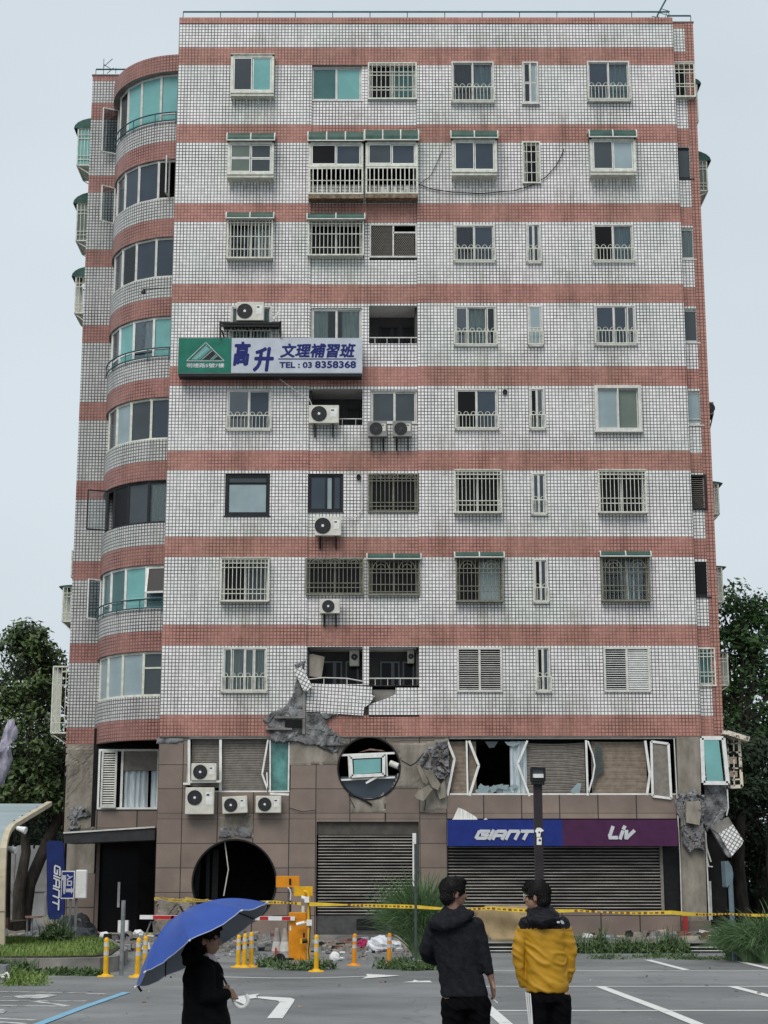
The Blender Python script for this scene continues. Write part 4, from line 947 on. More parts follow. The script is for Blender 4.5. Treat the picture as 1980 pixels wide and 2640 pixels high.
# mezzanine left
mb = MB(); x0, x1, z0, z1 = ml[0]+.02, ml[1]-.02, ml[2]+.02, ZM-.02
mb.bar((x0, yw, z1), (x1, yw, z1), .06, .1); mb.bar((x0+.9, yw, z0), (x1, yw, z0), .06, .1)
for a, b in (((1225,118),(1225,400)), ((1430,118),(1428,600)), ((1205,118),(1205,400))): mb.bar(W(*Z4(*a), yw-.06), W(*Z4(*b), yw-.06), .09, .07)
for P_, w_ in (([(78,118),(40,340),(88,478)], .06), ([(92,120),(92,470)], .05), ([(215,120),(210,470)], .05), ([(70,330),(78,470)], .04)):
    q = [W(*Z5(*p), yw-.06) for p in P_]
    for i in range(len(q)-1): mb.bar(q[i], q[i+1], w_, .06)
mb.bar(W(*Z5(90,468), yw-.07), W(*Z5(214,474), yw-.07), .07, .07); mb.bar(W(*Z4(1225,392), yw-.3), W(*Z4(1435,390), yw-.3), .07, .3); mb.bar(W(*Z4(1190,405), yw-.3), W(*Z4(1235,405), yw-.3), .07, .3)
wn = mb.build('buckled_window', MT['alu_w'], B)
blind(Z4, (1240,118,1420,430), yw+.1, MT['blind_g'], wn, 30); blind(Z4, (1440,118,1750,600), yw+.1, MT['blind_g'], wn, 44, .01)
shard(Z5, [(98,130),(207,130),(207,468),(98,468)], yw, MT['g_teal3'], wn, .012, 'pane')
# ---- right pier: bare concrete, sheared in the middle
D = YF + .0
def pier(name, Z, pts, D, th, m, amp=.03, seed=0, g=.07):
    mb = MB(); pl_ = wz(Z, pts, D); mb.prism(pl_, D, D+th); o = mb.build(name, m, B); return o
pier('pier', Z6, [(1066,100),(1215,100),(1225,470),(1215,520),(1080,520)], YF+.0, .7, MT['mortar'])
pier('pier', Z6, [(1092,700),(1248,690),(1265,1290),(1105,1290)], YF+.05, .7, MT['mortar'])
crag(wz(Z6, [(1060,440),(1110,470),(1190,440),(1240,480),(1260,560),(1235,640),(1250,720),(1245,850),(1190,830),(1150,860),(1110,800),(1095,700),(1085,600),(1060,590)], YF-.02), YF-.02, .22, CG, .04, 'sheared_pier_core', 12, .06, 5)
tslab('pier_fragment', wz(Z6, [(1130,520),(1220,515),(1225,600),(1215,672),(1130,655),(1128,600)], YF-.28), YF-.28, .2, 0, B, [MT['mortar'], MT['mortar']])
mb = MB(); x0, x1, z0, z1 = wr(Z6, (1108,1290,1292,1410), YF-.1); mb.box(x0, x1, YF-.1, YF+.8, z0, z1); mb.build('pier_plinth', MT['stone_plain'], B, bevel=.01)
crag(wz(Z6, [(1245,400),(1395,415),(1392,590),(1330,700),(1290,690),(1250,720),(1225,640),(1240,560)], YR-.02), YR-.02, .12, CG, .04, 'broken_slab_edge', 13, .07, 3)
mb = MB(); mb.box(*[XR+.02, XR+.75], YR+.2, YR+2, .2, 4.6); 
mb.build('recess_shade_box', MT['shade_black'], B)  # solid black box standing in for the deep shade beside the pier
o = thing('tiled_wall_chunk', (0,0,0), 'broken chunk of white mosaic wall hanging over the right side of the building', 'wall chunk')
pl_ = wz(Z6, [(1290,690),(1400,620),(1500,775),(1425,880),(1400,880)], YF-.5)
n = len(pl_); bx = min(p[0] for p in pl_); bz = min(p[1] for p in pl_); o.location = (bx, YF-.5, bz); ORG[o.name] = Vector((bx, YF-.5, bz))
tslab('core', wz(Z6, [(1288,690),(1402,618),(1432,668),(1340,728)], YF-.50), YF-.50, .26, 0, o, [MT['concrete'], MT['concrete']])
tslab('tiled_face', wz(Z6, [(1340,728),(1432,668),(1500,772),(1490,800),(1425,872)], YF-.50), YF-.50, .26, 1.0, o, [MT['tile'], MT['concrete']])
tslab('edge', wz(Z6, [(1288,690),(1340,728),(1425,872),(1405,882),(1385,860)], YF-.46), YF-.46, .24, 0, o, [MT['concrete_grey'], MT['concrete_grey']])
# tilted teal window and battered cage, right end
mb = MB(); q = [W(*Z6(*p), YF+.05) for p in ((1228,108),(1368,108),(1398,400),(1240,398))]
for i in range(4): mb.bar(q[i], q[(i+1) % 4], .13, .12)
wn = mb.build('tilted_window', MT['alu_w'], B); shard(Z6, [(1240,120),(1340,120),(1370,385),(1262,385)], YF+.0, MT['g_teal'], wn, .01, 'pane')
mb = MB()
for a, b, w_ in (((1395,120),(1410,420),.05), ((1470,110),(1490,425),.10), ((1435,100),(1440,420),.04), ((1398,425),(1492,420),.12), ((1395,200),(1480,200),.05), ((1395,300),(1480,305),.04), ((1395,380),(1480,375),.05), ((1385,150),(1465,140),.04)):
    mb.bar(W(*Z6(*a), YR), W(*Z6(*b), YR), w_, .05)
for r in ((1400,230,1455,275), (1405,320,1460,360)): a = wr(Z6, r, YR); mb.box(a[0], a[1], YR-.02, YR+.03, a[2], a[3], 1)
mb.bar(W(*Z6(1355,72), YR), W(*Z6(1520,122), YR), .16, .9)
mb.build('battered_cage', [pm('rusty_cream', (.48,.44,.36), .8, .6, 5, edge=(.42,.5)), MT['blind']], wn)
mb = MB()
for P_ in ([(1250,710),(1262,820),(1290,910)], [(1255,720),(1280,1290)], [(1395,440),(1402,560),(1390,610)], [(1262,880),(1275,940),(1300,942)]): mb.tube([W(*Z6(*p), YF+.1) for p in P_], .025, 5)
for P_ in ([(1075,610),(1090,900),(1100,1250)], [(1050,110),(1070,500)]): mb.tube([W(*Z6(*p), YF-.06) for p in P_], .02, 5)
mb.build('dangling_cable', MT['alu'], B)
mb = MB(); a = wr(Z6, (1277,1035,1295,1285), YR+.1); mb.box(a[0], a[1], YR+.1, YR+.2, a[2], a[3]); mb.build('end_post', MT['alu'], B)
mb = MB(); a = wr(Z6, (1107,1262,1140,1412), YF-.2); mb.box(a[0], a[1], YF-.24, YF-.2, a[2], a[3]); mb.build('red_board', pm('faded_red', (.30,.03,.03), .6), B)
# ---- roller shutters
def shutter(r, D, n, name='roller_shutter'):
    x0, x1, z0, z1 = r; mb = MB(); h = (z1-z0)/n
    for i in range(n):
        z = z0+h*i
        prof = [(.03, 0), (-.02, h*.30), (-.055, h*.52), (-.050, h*.68), (.03, h*.78), (.03, h)]
        for j in range(5):
            (ya, za), (yb, zb) = prof[j], prof[j+1]
            mb.add([(x0,D+ya,z+za),(x1,D+ya,z+za),(x1,D+yb,z+zb),(x0,D+yb,z+zb)], [(0,1,2,3)], 1 if j in (0, 4) else 0)  # slat undersides and gaps are coloured black as painted shade
    return mb.build(name, [MT['shutter'], MT['black']], B)
MT['shutter'] = pm('shutter_steel', (.36,.34,.31), .42, .3, 1.3, metal=.2, stretch=(.6,1,5))
s1 = list(sh1); zt = W(790, 1803, YS).z; s1[2] = W(790, 1978, YS).z; s1[3] = zt
o = shutter((s1[0]+.05, s1[1]-.02, s1[2], zt), YS+.2, 26)
mb = MB(); mb.box(s1[0]+.003, s1[1]-.003, YS+.12, YS+.3, zt, sh1[3]-.003); mb.build('shutter_box', pm('taupe_metal', (.085,.078,.066), .5), B)
mb = MB(); mb.box(s1[0]+.003, s1[1]-.003, YS+.10, YS+.34, .13, s1[2]); a = R((770,1985,835,2008), YS+.1); mb.box(a[0], a[1], YS+.07, YS+.1, a[2], a[3], 1); mb.build('shop_plinth', [pm('dark_plinth', (.075,.075,.075), .8), MT['black']], B)
mb = MB(); a = R((891,1800,899,1915), YS+.1); mb.box(a[0], a[1], YS+.02, YS+.1, a[2], a[3]); a = R((899,1803,904,1978), YS+.1); mb.box(a[0], a[1], YS+.05, YS+.15, a[2], a[3], 1); mb.build('shutter_guide', [MT['alu_w'], MT['g_grey']], B)
zt = W(1200, 1826, YS).z; zb_ = W(1200, 1972, YS).z; xg = W(*Z6(965,1000), YS).x
o = shutter((sh2[0]+.02, xg, zb_, zt+.3), YS+.2, 24)
mb = MB(); mb.box(xg, xg+.1, YS+.1, YS+.3, zb_, zt+.3); mb.box(xg+.1, xg+.85, YS+.25, YS+.3, zb_, zt+.3, 1); mb.box(xg+.85, XR-.78, YS+.05, YS+.3, zb_, zt+.3, 2)
mb.build('shutter_guide', [MT['blind_g'], MT['black'], MT['stone_plain']], B)
mb = MB(); mb.box(sh2[0]+.003, XR-.81, YS+.02, YS+.3, .905, zb_-.004); mb.build('shop_sill', MT['stone_plain'], B)
# ---- left entrance bay under the curve
DL = 60.9
mb = MB(); a = wr(Z4, (628,575,1030,690), DL); wall(mb, a[0]-.05, XL, a[2]-.05, a[3], DL, uvf=lambda x, z: ((x-a[0])/1.42+5, (z-a[3])/.62+5)); mb.box(a[0]-.05, XL, DL+.01, DL+.3, a[3]-.2, a[3]-.004, 1); mb.build('entrance_spandrel', [MT['stone'], MT['stone_plain']], B)
a = wr(Z4, (635,180,1030,570), DL); mb = MB(); frame(mb, a[0], a[1], a[2], a[3], DL-.05, DL+.08, .07); xm = W(*Z4(792,300), DL).x; mb.box(xm-.04, xm+.04, DL-.04, DL+.07, a[2]+.07, a[3]-.07); wn = mb.build('window', MT['alu_w'], B)
mb = MB(); b = wr(Z4, (655,190,745,560), DL-.12); frame(mb, b[0], b[1]+.06, b[2], b[3], DL-.16, DL-.1, .07)
for i in range(22): z = b[2]+.08+(b[3]-b[2]-.16)*i/22; mb.add([(b[0]+.07,DL-.14,z),(b[1],DL-.14,z),(b[1],DL-.1,z+.05),(b[0]+.07,DL-.1,z+.05)], [(0,1,2,3)]); 
mb.build('louvre', MT['alu'], wn)
mb = MB(); c = wr(Z4, (800,185,1030,318), DL); mb.box(c[0], c[1], DL+.02, DL+.05, c[2], c[3]); mb.build('roller_blind', MT['blind_g'], wn)
c = wr(Z4, (800,318,955,560), DL); curtain(c[0], c[1], c[2], c[3], DL+.1, MT['curtain_b'], wn); c = wr(Z4, (975,318,1030,560), DL); curtain(c[0], c[1], c[2], c[3], DL+.1, MT['curtain_b'], wn)
mb = MB(); c = wr(Z4, (600,130,1040,590), DL+.4); mb.box(c[0], XL+.3, DL+.4, DL+.45, c[2]-.5, ZM+.6); mb.build('room_back', MT['shade_black'], B)
mb = MB(); a = wr(Z4, (425,160,628,700), YL-.1); mb.box(a[0], a[1], YL-.1, YL+.5, a[2]-.3, ZLOW+.1); b = wr(Z4, (440,780,612,985), YL-.1); mb.box(b[0]-.05, b[1], YL-.1, YL+.5, b[2], a[2]-.3); mb.build('left_pier', MT['mortar'], B)
crag(wz(Z4, [(428,170),(615,165),(625,560),(610,700),(445,712),(430,560)], YL-.12), YL-.12, .07, MO, .06, 'stripped_pier_face', 21, .04, 1.6)
crag(wz(Z4, [(450,600),(480,540),(560,560),(600,610),(500,640),(510,700),(450,705)], YL-.2), YL-.2, .14, CG, .04, 'broken_concrete', 22, .05, 4)
mb = MB(); a = wr(Z4, (412,985,612,1335), YL-.12); wall(mb, a[0], a[1], .1, a[3], YL-.12, uvf=lambda x, z: ((x-a[1])/1.0+5.0, (z-a[3])/1.2+5)); mb.box(a[0], a[1], YL-.11, YL+.4, .1, a[3]-.003, 1); mb.build('left_pier_cladding', [MT['stone'], MT['stone_plain']], B)
mb = MB(); P_ = [W(*Z4(*p), 58.9) for p in ((412,728),(1003,690),(1003,768),(415,790))]; q = [Vector((v.x, 61.2, v.z+.02)) for v in P_]; mb.add(P_+q, [(0,1,2,3),(7,6,5,4),(0,4,5,1),(3,2,6,7),(1,5,6,2),(0,3,7,4)]); mb.bar(P_[0]+Vector((0,-.03,.03)), P_[1]+Vector((0,-.03,.03)), .05, .05, 1); mb.build('entrance_canopy', [pm('charcoal_canopy', (.035,.036,.038), .55), MT['alu']], B)
mb = MB(); a = wr(Z4, (618,790,640,1335), DL+.2); mb.box(a[0], a[1], DL+.2, DL+.3, .1, a[3]+.3); mb.box(a[1], a[1]+1.35, DL+.5, DL+.55, .1, a[3]+.3, 1); mb.box(a[1]+1.9, XL+.4, DL+.4, DL+.45, .1, a[3]+.3, 1); b = wr(Z4, (762,1040,778,1205), DL+.5); mb.box(b[0], b[1], DL+.46, DL+.48, b[2], b[3], 2); mb.build('entrance_door', [MT['stone_plain'], MT['g_black'], MT['white']], B)
mb = MB(); mb.box(-11.2, XL+.2, 57.6, 61.2, 0, .16); mb.build('entrance_step', MT['concrete'], B)
mb = MB(); mb.box(XL+.02, XR-.05, YS-.25, YS-.003, .0, .16); mb.build('base_course', MT['concrete'], B)

# ------------------------------------------------------------------ lettering
def text_mesh(s, rect, y, m, par, name='lettering', bold=0.0, shear=0.0, depth=.012, bolder=0.0):
    """text standing in the x,z plane and filling rect = x0,x1,z0,z1"""
    cu = bpy.data.curves.new('t', 'FONT'); cu.body = s; cu.extrude = 0; cu.offset = bold; cu.shear = shear; cu.resolution_u = 3
    ob = bpy.data.objects.new('t', cu); col.objects.link(ob); bpy.context.view_layer.update()
    me = bpy.data.meshes.new_from_object(ob.evaluated_get(bpy.context.evaluated_depsgraph_get())); bpy.data.objects.remove(ob)
    vs = [v.co.copy() for v in me.vertices]; fs = [tuple(p.vertices) for p in me.polygons]
    a, b = min(v.x for v in vs), max(v.x for v in vs); c, d = min(v.y for v in vs), max(v.y for v in vs)
    x0, x1, z0, z1 = rect; mb = MB(); n = len(vs)
    P_ = [(x0+(v.x-a)/(b-a)*(x1-x0), z0+(v.y-c)/(d-c)*(z1-z0)) for v in vs]
    mb.add([(x, y, z) for x, z in P_] + [(x, y+depth, z) for x, z in P_], fs)
    ed = {}
    for f in fs:
        for i in range(len(f)): e = (f[i], f[(i+1) % len(f)]); ed[e] = 1
    if bolder:
        for k_, (ox, oz) in enumerate(((1,0),(-1,0),(0,1),(0,-1),(.7,.7),(-.7,-.7),(.7,-.7),(-.7,.7))):
            mb.add([(x+ox*bolder, y+.0008*(k_+1), z+oz*bolder) for x, z in P_], fs)
    side = [(i, j, j+n, i+n) for i, j in ed if (j, i) not in ed]
    mb.add([(x, y, z) for x, z in P_] + [(x, y+depth, z) for x, z in P_], side)
    return mb.build(name, m, par)
GLY = {'G': [[(1,1),(.15,1),(0,.88),(0,.12),(.15,0),(.9,0),(1,.1),(1,.52),(.45,.52)]], 'I': [[(0,-.08),(0,1.08)]], 'A': [[(0,-.08),(0,.88),(.15,1),(.9,1),(1,.9),(1,-.08)], [(0,.38),(1,.38)]],
       'N': [[(0,-.08),(0,1),(.88,1),(1,.88),(1,-.08)]], 'T': [[(-.12,1),(1.2,1)], [(.5,1),(.5,-.08)]], 'L': [[(.12,1.05),(0,.2),(.1,0),(.9,0)]], 'i': [[(0,-.06),(.1,.62)], [(.14,.92),(.2,1.1)]], 'v': [[(0,.66),(.12,0),(.25,0),(.95,.66)]]}
def strokes(word, rect, y, m, par, wd, shear=.32, widths=None, rot=False, name='lettering', depth=.02):
    x0, x1, z0, z1 = rect; W_ = {'G': 1.05, 'I': 0, 'A': 1.0, 'N': 1.0, 'T': 1.0, 'L': .95, 'i': .2, 'v': .9}; gap = .42 if not widths else widths
    tot = sum(W_[c] for c in word) + gap*(len(word)-1); mb = MB(); cx = 0; k = (x1-x0)/(tot+shear) if not rot else (z1-z0)/(tot+shear)
    h = (z1-z0) if not rot else (x1-x0)
    for c in word:
        for pl_ in GLY[c]:
            q = [((cx + px*W_[c] if W_[c] else cx) + (shear*pz) , pz) for px, pz in pl_]
            if c == 'i': q = [(cx+px+shear*pz, pz) for px, pz in pl_]
            P_ = [Vector((x0+a*k, y, z0+b*h)) if not rot else Vector((x0+b*h, y, z1-a*k)) for a, b in q]
            for i in range(len(P_)-1):
                d = (P_[i+1]-P_[i]).normalized()*wd*.35; o_ = .0008*len(mb.F)/6
                mb.bar(P_[i]-d+Vector((0,o_ % .003,0)), P_[i+1]+d+Vector((0,o_ % .003,0)), wd, depth)
        cx += W_[c] + gap
    return mb.build(name, m, par)
MT['sign_blue'] = pm('sign_blue', (.012,.028,.19), .4, .12, 3); MT['sign_plum'] = pm('sign_plum', (.065,.016,.06), .4, .12, 3); MT['sign_green'] = pm('sign_green', (.012,.155,.105), .4, .15, 2)
MT['sign_white'] = pm('sign_white', (.47,.51,.57), .4, .08, 2); MT['ink_blue'] = pm('ink_blue', (.004,.012,.13), .5, .05); MT['letter'] = pm('letter_white', (.55,.57,.60), .4, .08)
# tutoring-school sign
D = 57.45; a = wr(ZS, (62,68,1608,366), D)
o = thing('shop_sign', (a[0], D, a[2]), 'long green and white sign box with blue Chinese lettering above the fourth-floor window', 'sign')
mb = MB(); mb.box(a[0], a[1], D+.02, D+.32, a[2], a[3]); mb.box(a[0]+.03, a[1]-.03, D+.03, YF-.1, a[2]-.10, a[2]-.003, 1); mb.build('sign_box', [MT['alu'], MT['black']], o)
b = wr(ZS, (64,70,508,357), D); mb = MB(); mb.box(b[0], b[1], D, D+.018, a[2]+.02, a[3]-.01); mb.build('green_panel', MT['sign_green'], o)
c = wr(ZS, (509,70,1606,366), D); mb = MB(); mb.box(c[0]+.002, c[1], D, D+.018, a[2]+.02, a[3]-.01); mb.build('white_panel', MT['sign_white'], o)
mb = MB()
q = [W(*ZS(*p), D-.008) for p in ((133,262),(295,107),(450,262))]
for i in range(3): mb.bar(q[i], q[(i+1) % 3], .022, .01)
for s_, e_ in (((178,250),(305,127)), ((238,250),(335,160)), ((262,250),(350,175)), ((335,250),(380,207)), ((352,250),(392,218))): mb.bar(W(*ZS(*s_), D-.008), W(*ZS(*e_), D-.008), .014, .008)
mb.build('emblem_outline', MT['letter'], o)
for pts, m_ in (([(185,250),(300,138),(325,160),(222,250)], 'g_teal'), ([(270,250),(350,180),(378,206),(328,250)], 'dkframe'), ([(360,250),(396,222),(428,250)], 'dkframe')):
    mb = MB(); mb.prism(wz(ZS, pts, D-.004), D-.004, D-.001); mb.build('emblem', MT[m_], o)
T = lambda s_, r, **k_: text_mesh(s_, wr(ZS, r, D-.01), D-.012, MT[k_.pop('m', 'ink_blue')], o, **k_)
T('明禮路5號7樓', (136,282,448,318), m='letter', bolder=.005); T('高', (532,104,664,296), bolder=.032, shear=.15); T('升', (697,152,858,344), bolder=.034, shear=.15)
T('文理補習班', (922,118,1548,230), bolder=.019, shear=.18); T('TEL : 03', (914,272,1183,318), bolder=.011); T('8358368', (1213,265,1552,319), bolder=.013)
mb = MB(); l_ = wr(ZS, (902,241,1556,248), D-.01); mb.box(l_[0], l_[1], D-.012, D, l_[2], l_[3]); mb.build('rule_line', MT['ink_blue'], o)
# bicycle-shop fascia
D = 57.55; a = R((967,1771,1463,1827), D)
o = thing('shop_sign', (a[0], D, a[2]), 'wide blue and purple fascia sign above the right roller shutter', 'sign')
xm = W(*Z8(830,700), D).x
mb = MB(); mb.box(a[0], a[1], D+.02, D+.4, a[2], a[3]); mb.build('sign_box', MT['alu'], o)
mb = MB(); mb.box(a[0]-.01, xm, D, D+.018, a[2]-.01, a[3]+.01); mb.build('blue_panel', MT['sign_blue'], o)
mb = MB(); mb.box(xm+.002, a[1]+.01, D, D+.018, a[2]-.01, a[3]+.01); mb.build('purple_panel', MT['sign_plum'], o)
strokes('GIANT', wr(Z8, (232,704,622,752), D), D-.02, MT['letter'], o, .105, .4)
strokes('Liv', wr(Z8, (1152,680,1330,748), D), D-.02, MT['letter'], o, .115, .30, .35)
mb = MB(); mb.prism(wz(Z8, [(78,612),(110,540),(150,555),(235,605),(250,634),(60,634)], D+.15), D+.15, D+.2); mb.prism(wz(Z8, [(280,628),(300,612),(320,628)], D+.15), D+.15, D+.3)
mb.build('broken_board', MT['curtain'], None, at=(W(*Z8(150,630), D).x, D+.15, a[3]), label='broken pale board lying on top of the blue end of the shop sign', category='board')
# ------------------------------------------------------------------ ground
def asphalt():
    m, nt, b, o = newmat('asphalt'); N = nt.nodes.new; L = nt.links.new
    tc = N('ShaderNodeTexCoord')
    def no(s_, d=5, st=None, r=.6):
        n = N('ShaderNodeTexNoise'); n.inputs['Scale'].default_value = s_; n.inputs['Detail'].default_value = d; n.inputs['Roughness'].default_value = r
        if st: mp = N('ShaderNodeMapping'); mp.inputs['Scale'].default_value = st; L(tc.outputs['Object'], mp.inputs[0]); L(mp.outputs[0], n.inputs[0])
        else: L(tc.outputs['Object'], n.inputs[0])
        return n.outputs['Fac']
    def mr(f, a, bb, lo, hi):
        r = N('ShaderNodeMapRange'); [setattr(r.inputs[i+1], 'default_value', x) for i, x in enumerate((a, bb, lo, hi))]; L(f, r.inputs[0]); return r.outputs[0]
    a0 = mr(no(.16, 5), .42, .60, .72, 1.1); a1 = mr(no(.35, 6), .3, .7, .125, .205); a2 = mr(no(60, 2), .3, .7, .8, 1.25); a3 = mr(no(2.2, 6, (.5, 1.6, 1)), .55, .75, 1, .72)
    m1 = N('ShaderNodeMath'); m1.operation = 'MULTIPLY'; L(a1, m1.inputs[0]); L(a2, m1.inputs[1]); m2 = N('ShaderNodeMath'); m2.operation = 'MULTIPLY'; L(m1.outputs[0], m2.inputs[0]); L(a3, m2.inputs[1])
    # fine cracks
    vo = N('ShaderNodeTexVoronoi'); vo.feature = 'DISTANCE_TO_EDGE'; vo.inputs['Scale'].default_value = .28
    wv = N('ShaderNodeVectorMath'); wv.operation = 'ADD'; nn = N('ShaderNodeTexNoise'); nn.inputs['Scale'].default_value = 1.2; L(tc.outputs['Object'], nn.inputs[0]); L(tc.outputs['Object'], wv.inputs[0]); L(nn.outputs['Color'], wv.inputs[1]); L(wv.outputs[0], vo.inputs['Vector'])
    ck = mr(vo.outputs['Distance'], 0.002, .010, .72, 1); m3 = N('ShaderNodeMath'); m3.operation = 'MULTIPLY'; m4 = N('ShaderNodeMath'); m4.operation = 'MULTIPLY'; L(m2.outputs[0], m4.inputs[0]); L(a0, m4.inputs[1]); L(m4.outputs[0], m3.inputs[0]); L(ck, m3.inputs[1])
    cb = N('ShaderNodeCombineColor'); g = N('ShaderNodeMath'); g.operation = 'MULTIPLY'; g.inputs[1].default_value = 1.04; L(m3.outputs[0], g.inputs[0])
    L(m3.outputs[0], cb.inputs[0]); L(g.outputs[0], cb.inputs[1]); L(g.outputs[0], cb.inputs[2]); L(cb.outputs[0], b.inputs['Base Color'])
    b.inputs['Roughness'].default_value = .75; bu = N('ShaderNodeBump'); bu.inputs['Strength'].default_value = .35; bu.inputs['Distance'].default_value = .01; L(no(90, 2), bu.inputs['Height']); L(bu.outputs[0], b.inputs['Normal'])
    return m
MT['asphalt'] = asphalt()
def paint_mat(name, c, keep=.5):
    """worn road paint: bare patches show grey"""
    m, nt, b, o = newmat(name); N = nt.nodes.new; L = nt.links.new; tc = N('ShaderNodeTexCoord'); n = N('ShaderNodeTexNoise'); n.inputs['Scale'].default_value = 3.5; n.inputs['Detail'].default_value = 8; n.inputs['Roughness'].default_value = .75
    L(tc.outputs['Object'], n.inputs[0]); r = N('ShaderNodeValToRGB'); r.color_ramp.elements[0].position = keep-.12; r.color_ramp.elements[1].position = keep+.02; r.color_ramp.elements[0].color = (.13,.135,.135,1); r.color_ramp.elements[1].color = (*c, 1)
    L(n.outputs['Fac'], r.inputs['Fac']); L(r.outputs[0], b.inputs['Base Color']); b.inputs['Roughness'].default_value = .7; return m
MT['paint'] = paint_mat('white_road_paint', (.62,.62,.60), .42); MT['paint_worn'] = paint_mat('worn_road_paint', (.50,.50,.48), .52); MT['paint_blue'] = paint_mat('blue_road_paint', (.16,.36,.50), .42)
mb = MB(); mb.add([(-400,-60,0),(400,-60,0),(400,900,0),(-400,900,0)], [(0,1,2,3)]); mb.build('ground', MT['asphalt'], None, kind='structure')
def mark(name, lines, m, w=.12, z=.004):
    mb = MB()
    for P_ in lines:
        q = [G(*p) for p in P_]
        for i in range(len(q)-1):
            a, b = q[i], q[i+1]; d = (b-a).normalized(); n = Vector((-d.y, d.x, 0))*w/2; zz = Vector((0,0,z))
            mb.add([a-n+zz, b-n+zz, b+n+zz, a+n+zz], [(0,1,2,3)])
    return mb.build(name, m, None, kind='structure')
mark('bay_lines', [[(1050,2096.5),(1750,2098)], [(1050,2131),(1780,2131)], [(1050,2183.5),(1800,2183)]], MT['paint'], .15)
mark('bay_dividers', [[(1399,2074),(1483,2096)], [(1595,2077),(1680,2097)], [(1297,2132),(1430,2182),(1560,2235)], [(1583,2132),(1760,2178)], [(1045,2170),(1092,2212),(1130,2245)]], MT['paint'], .17, .008)
z9 = lambda *pts: [Z9(*p) for p in pts]
mark('lane_line', [z9((-60,380),(200,384),(560,392),(820,392),(1240,380))], MT['paint'], .15)
mb = MB()
def gp(pts, z=.012): q = [G(*p) + Vector((0,0,z)) for p in pts]; mb.add(q, [tuple(range(len(q)))])
gp(z9((1198,400),(1235,383),(1228,366),(1470,378))); gp(z9((520,682),(612,568),(600,556),(455,538),(455,526),(520,527),(690,536),(718,546),(710,566),(632,682)), .008); gp(z9((290,555),(300,530),(380,516),(470,507),(440,524),(455,536),(390,545),(360,585)), .010)
gp(z9((1480,424),(1560,416),(1570,405),(1600,414),(1680,412),(1700,424)), .006)
mb.build('lane_arrows', MT['paint'], None, kind='structure')
z7 = lambda *pts: [Z7(*p) for p in pts]
mark('hatched_area', [z7((-60,795),(400,803)), z7((440,802),(720,815)), z7((-60,855),(560,858)), z7((-60,885),(430,892)), z7((200,856),(440,889)), z7((-60,968),(225,982)), z7((-60,990),(165,1005)), z7((20,830),(75,829))], MT['paint_worn'], .14)
mb = MB(); gp(z7((80,828),(160,818),(320,812),(372,822),(300,836),(240,845),(120,840)), .008); gp(z7((-80,915),(20,912),(45,925),(20,940),(-80,945)), .008); mb.build('painted_symbols', MT['paint_worn'], None, kind='structure')
mark('blue_line', [z7((820,803),(540,900),(265,1005),(160,1045))], MT['paint_blue'], .14, .010)
# forecourt and kerbs
mb = MB(); mb.box(-1.5, 16, 52.0, YS-.255, 0, .13); mb.box(-1.5, 16, 51.85, 52.0, 0, .14, 1); mb.build('pavement', [pm('grey_paving', (.13,.13,.125), .85, .25, 1.5), MT['concrete']], None, kind='structure')
mb = MB(); mb.add([(-60,60,.004),(-11.2,60,.004),(-11.2,90,.004),(-60,90,.004)], [(0,1,2,3)]); mb.build('side_road', pm('side_road_grey', (.15,.155,.16), .85, .15, .4), None, kind='structure')
# low dark wall with grey rails along the edge of the car park
o = thing('low_kerb_wall', (5, 46.4, 0), 'low dark kerb wall topped with thin grey rails in front of the building', 'low wall')
xa, xb = W(890,2040,46.4).x, 18.0
mb = MB(); mb.box(xa, xb, 46.45, 46.7, 0, .24); mb.build('wall_body', pm('mossy_dark', (.045,.05,.045), .9, .4, 2), o)
for z in (.255, .14, .05):
    mb = MB(); mb.tube([(xa, 46.41, z), (xb, 46.41, z)], .022 if z > .2 else .014, 6); mb.build('rail', MT['concrete'] if z > .2 else MT['alu'], o)
# planted island, left
MT['soil'] = pm('soil', (.05,.042,.03), .95, .4, 3)
isl = [(-22,35.1),(-6.5,35.1),(-5.75,35.45),(-5.5,36.2),(-6.0,41),(-7.6,48.5),(-22,49)]
def plate(poly, z0, z1, mi=0):
    n = len(poly); v = [(x,y,z0) for x, y in poly]+[(x,y,z1) for x, y in poly]
    mb.add(v, [tuple(range(n, 2*n))]+[(i, (i+1) % n, (i+1) % n+n, i+n) for i in range(n)], mi)
mb = MB(); plate(isl, 0, .30); mb.build('kerb_island', MT['concrete'], None, kind='structure')
mb = MB(); cx, cy = -12, 42; plate([(cx+(x-cx)*.97, cy+(y-cy)*.96) for x, y in isl], .28, .33); mb.build('soil_bed', MT['soil'], None, kind='structure')

# ------------------------------------------------------------------ foliage helpers
def leaf_mat(name, c, c2, rough=.55, yellow=None):
    m, nt, b, o = newmat(name); N = nt.nodes.new; L = nt.links.new
    at = N('ShaderNodeAttribute'); at.attribute_name = 'tone'; r = N('ShaderNodeValToRGB'); r.color_ramp.elements[0].color = (*c, 1); r.color_ramp.elements[1].color = (*c2, 1)
    if yellow: e = r.color_ramp.elements.new(.93); e.color = (*c2, 1); r.color_ramp.elements[-1].color = (*yellow, 1)
    L(at.outputs['Fac'], r.inputs['Fac']); L(r.outputs[0], b.inputs['Base Color']); b.inputs['Roughness'].default_value = rough; b.inputs['Specular IOR Level'].default_value = .35
    return m
MT['leaf'] = leaf_mat('leaf_green', (.022,.038,.014), (.10,.155,.045), .45, (.13,.11,.05)); MT['leaf_shade'] = leaf_mat('leaf_shade', (.010,.020,.010), (.032,.062,.022), .6)  # the darker leaf colour holds the deep shade among the trees
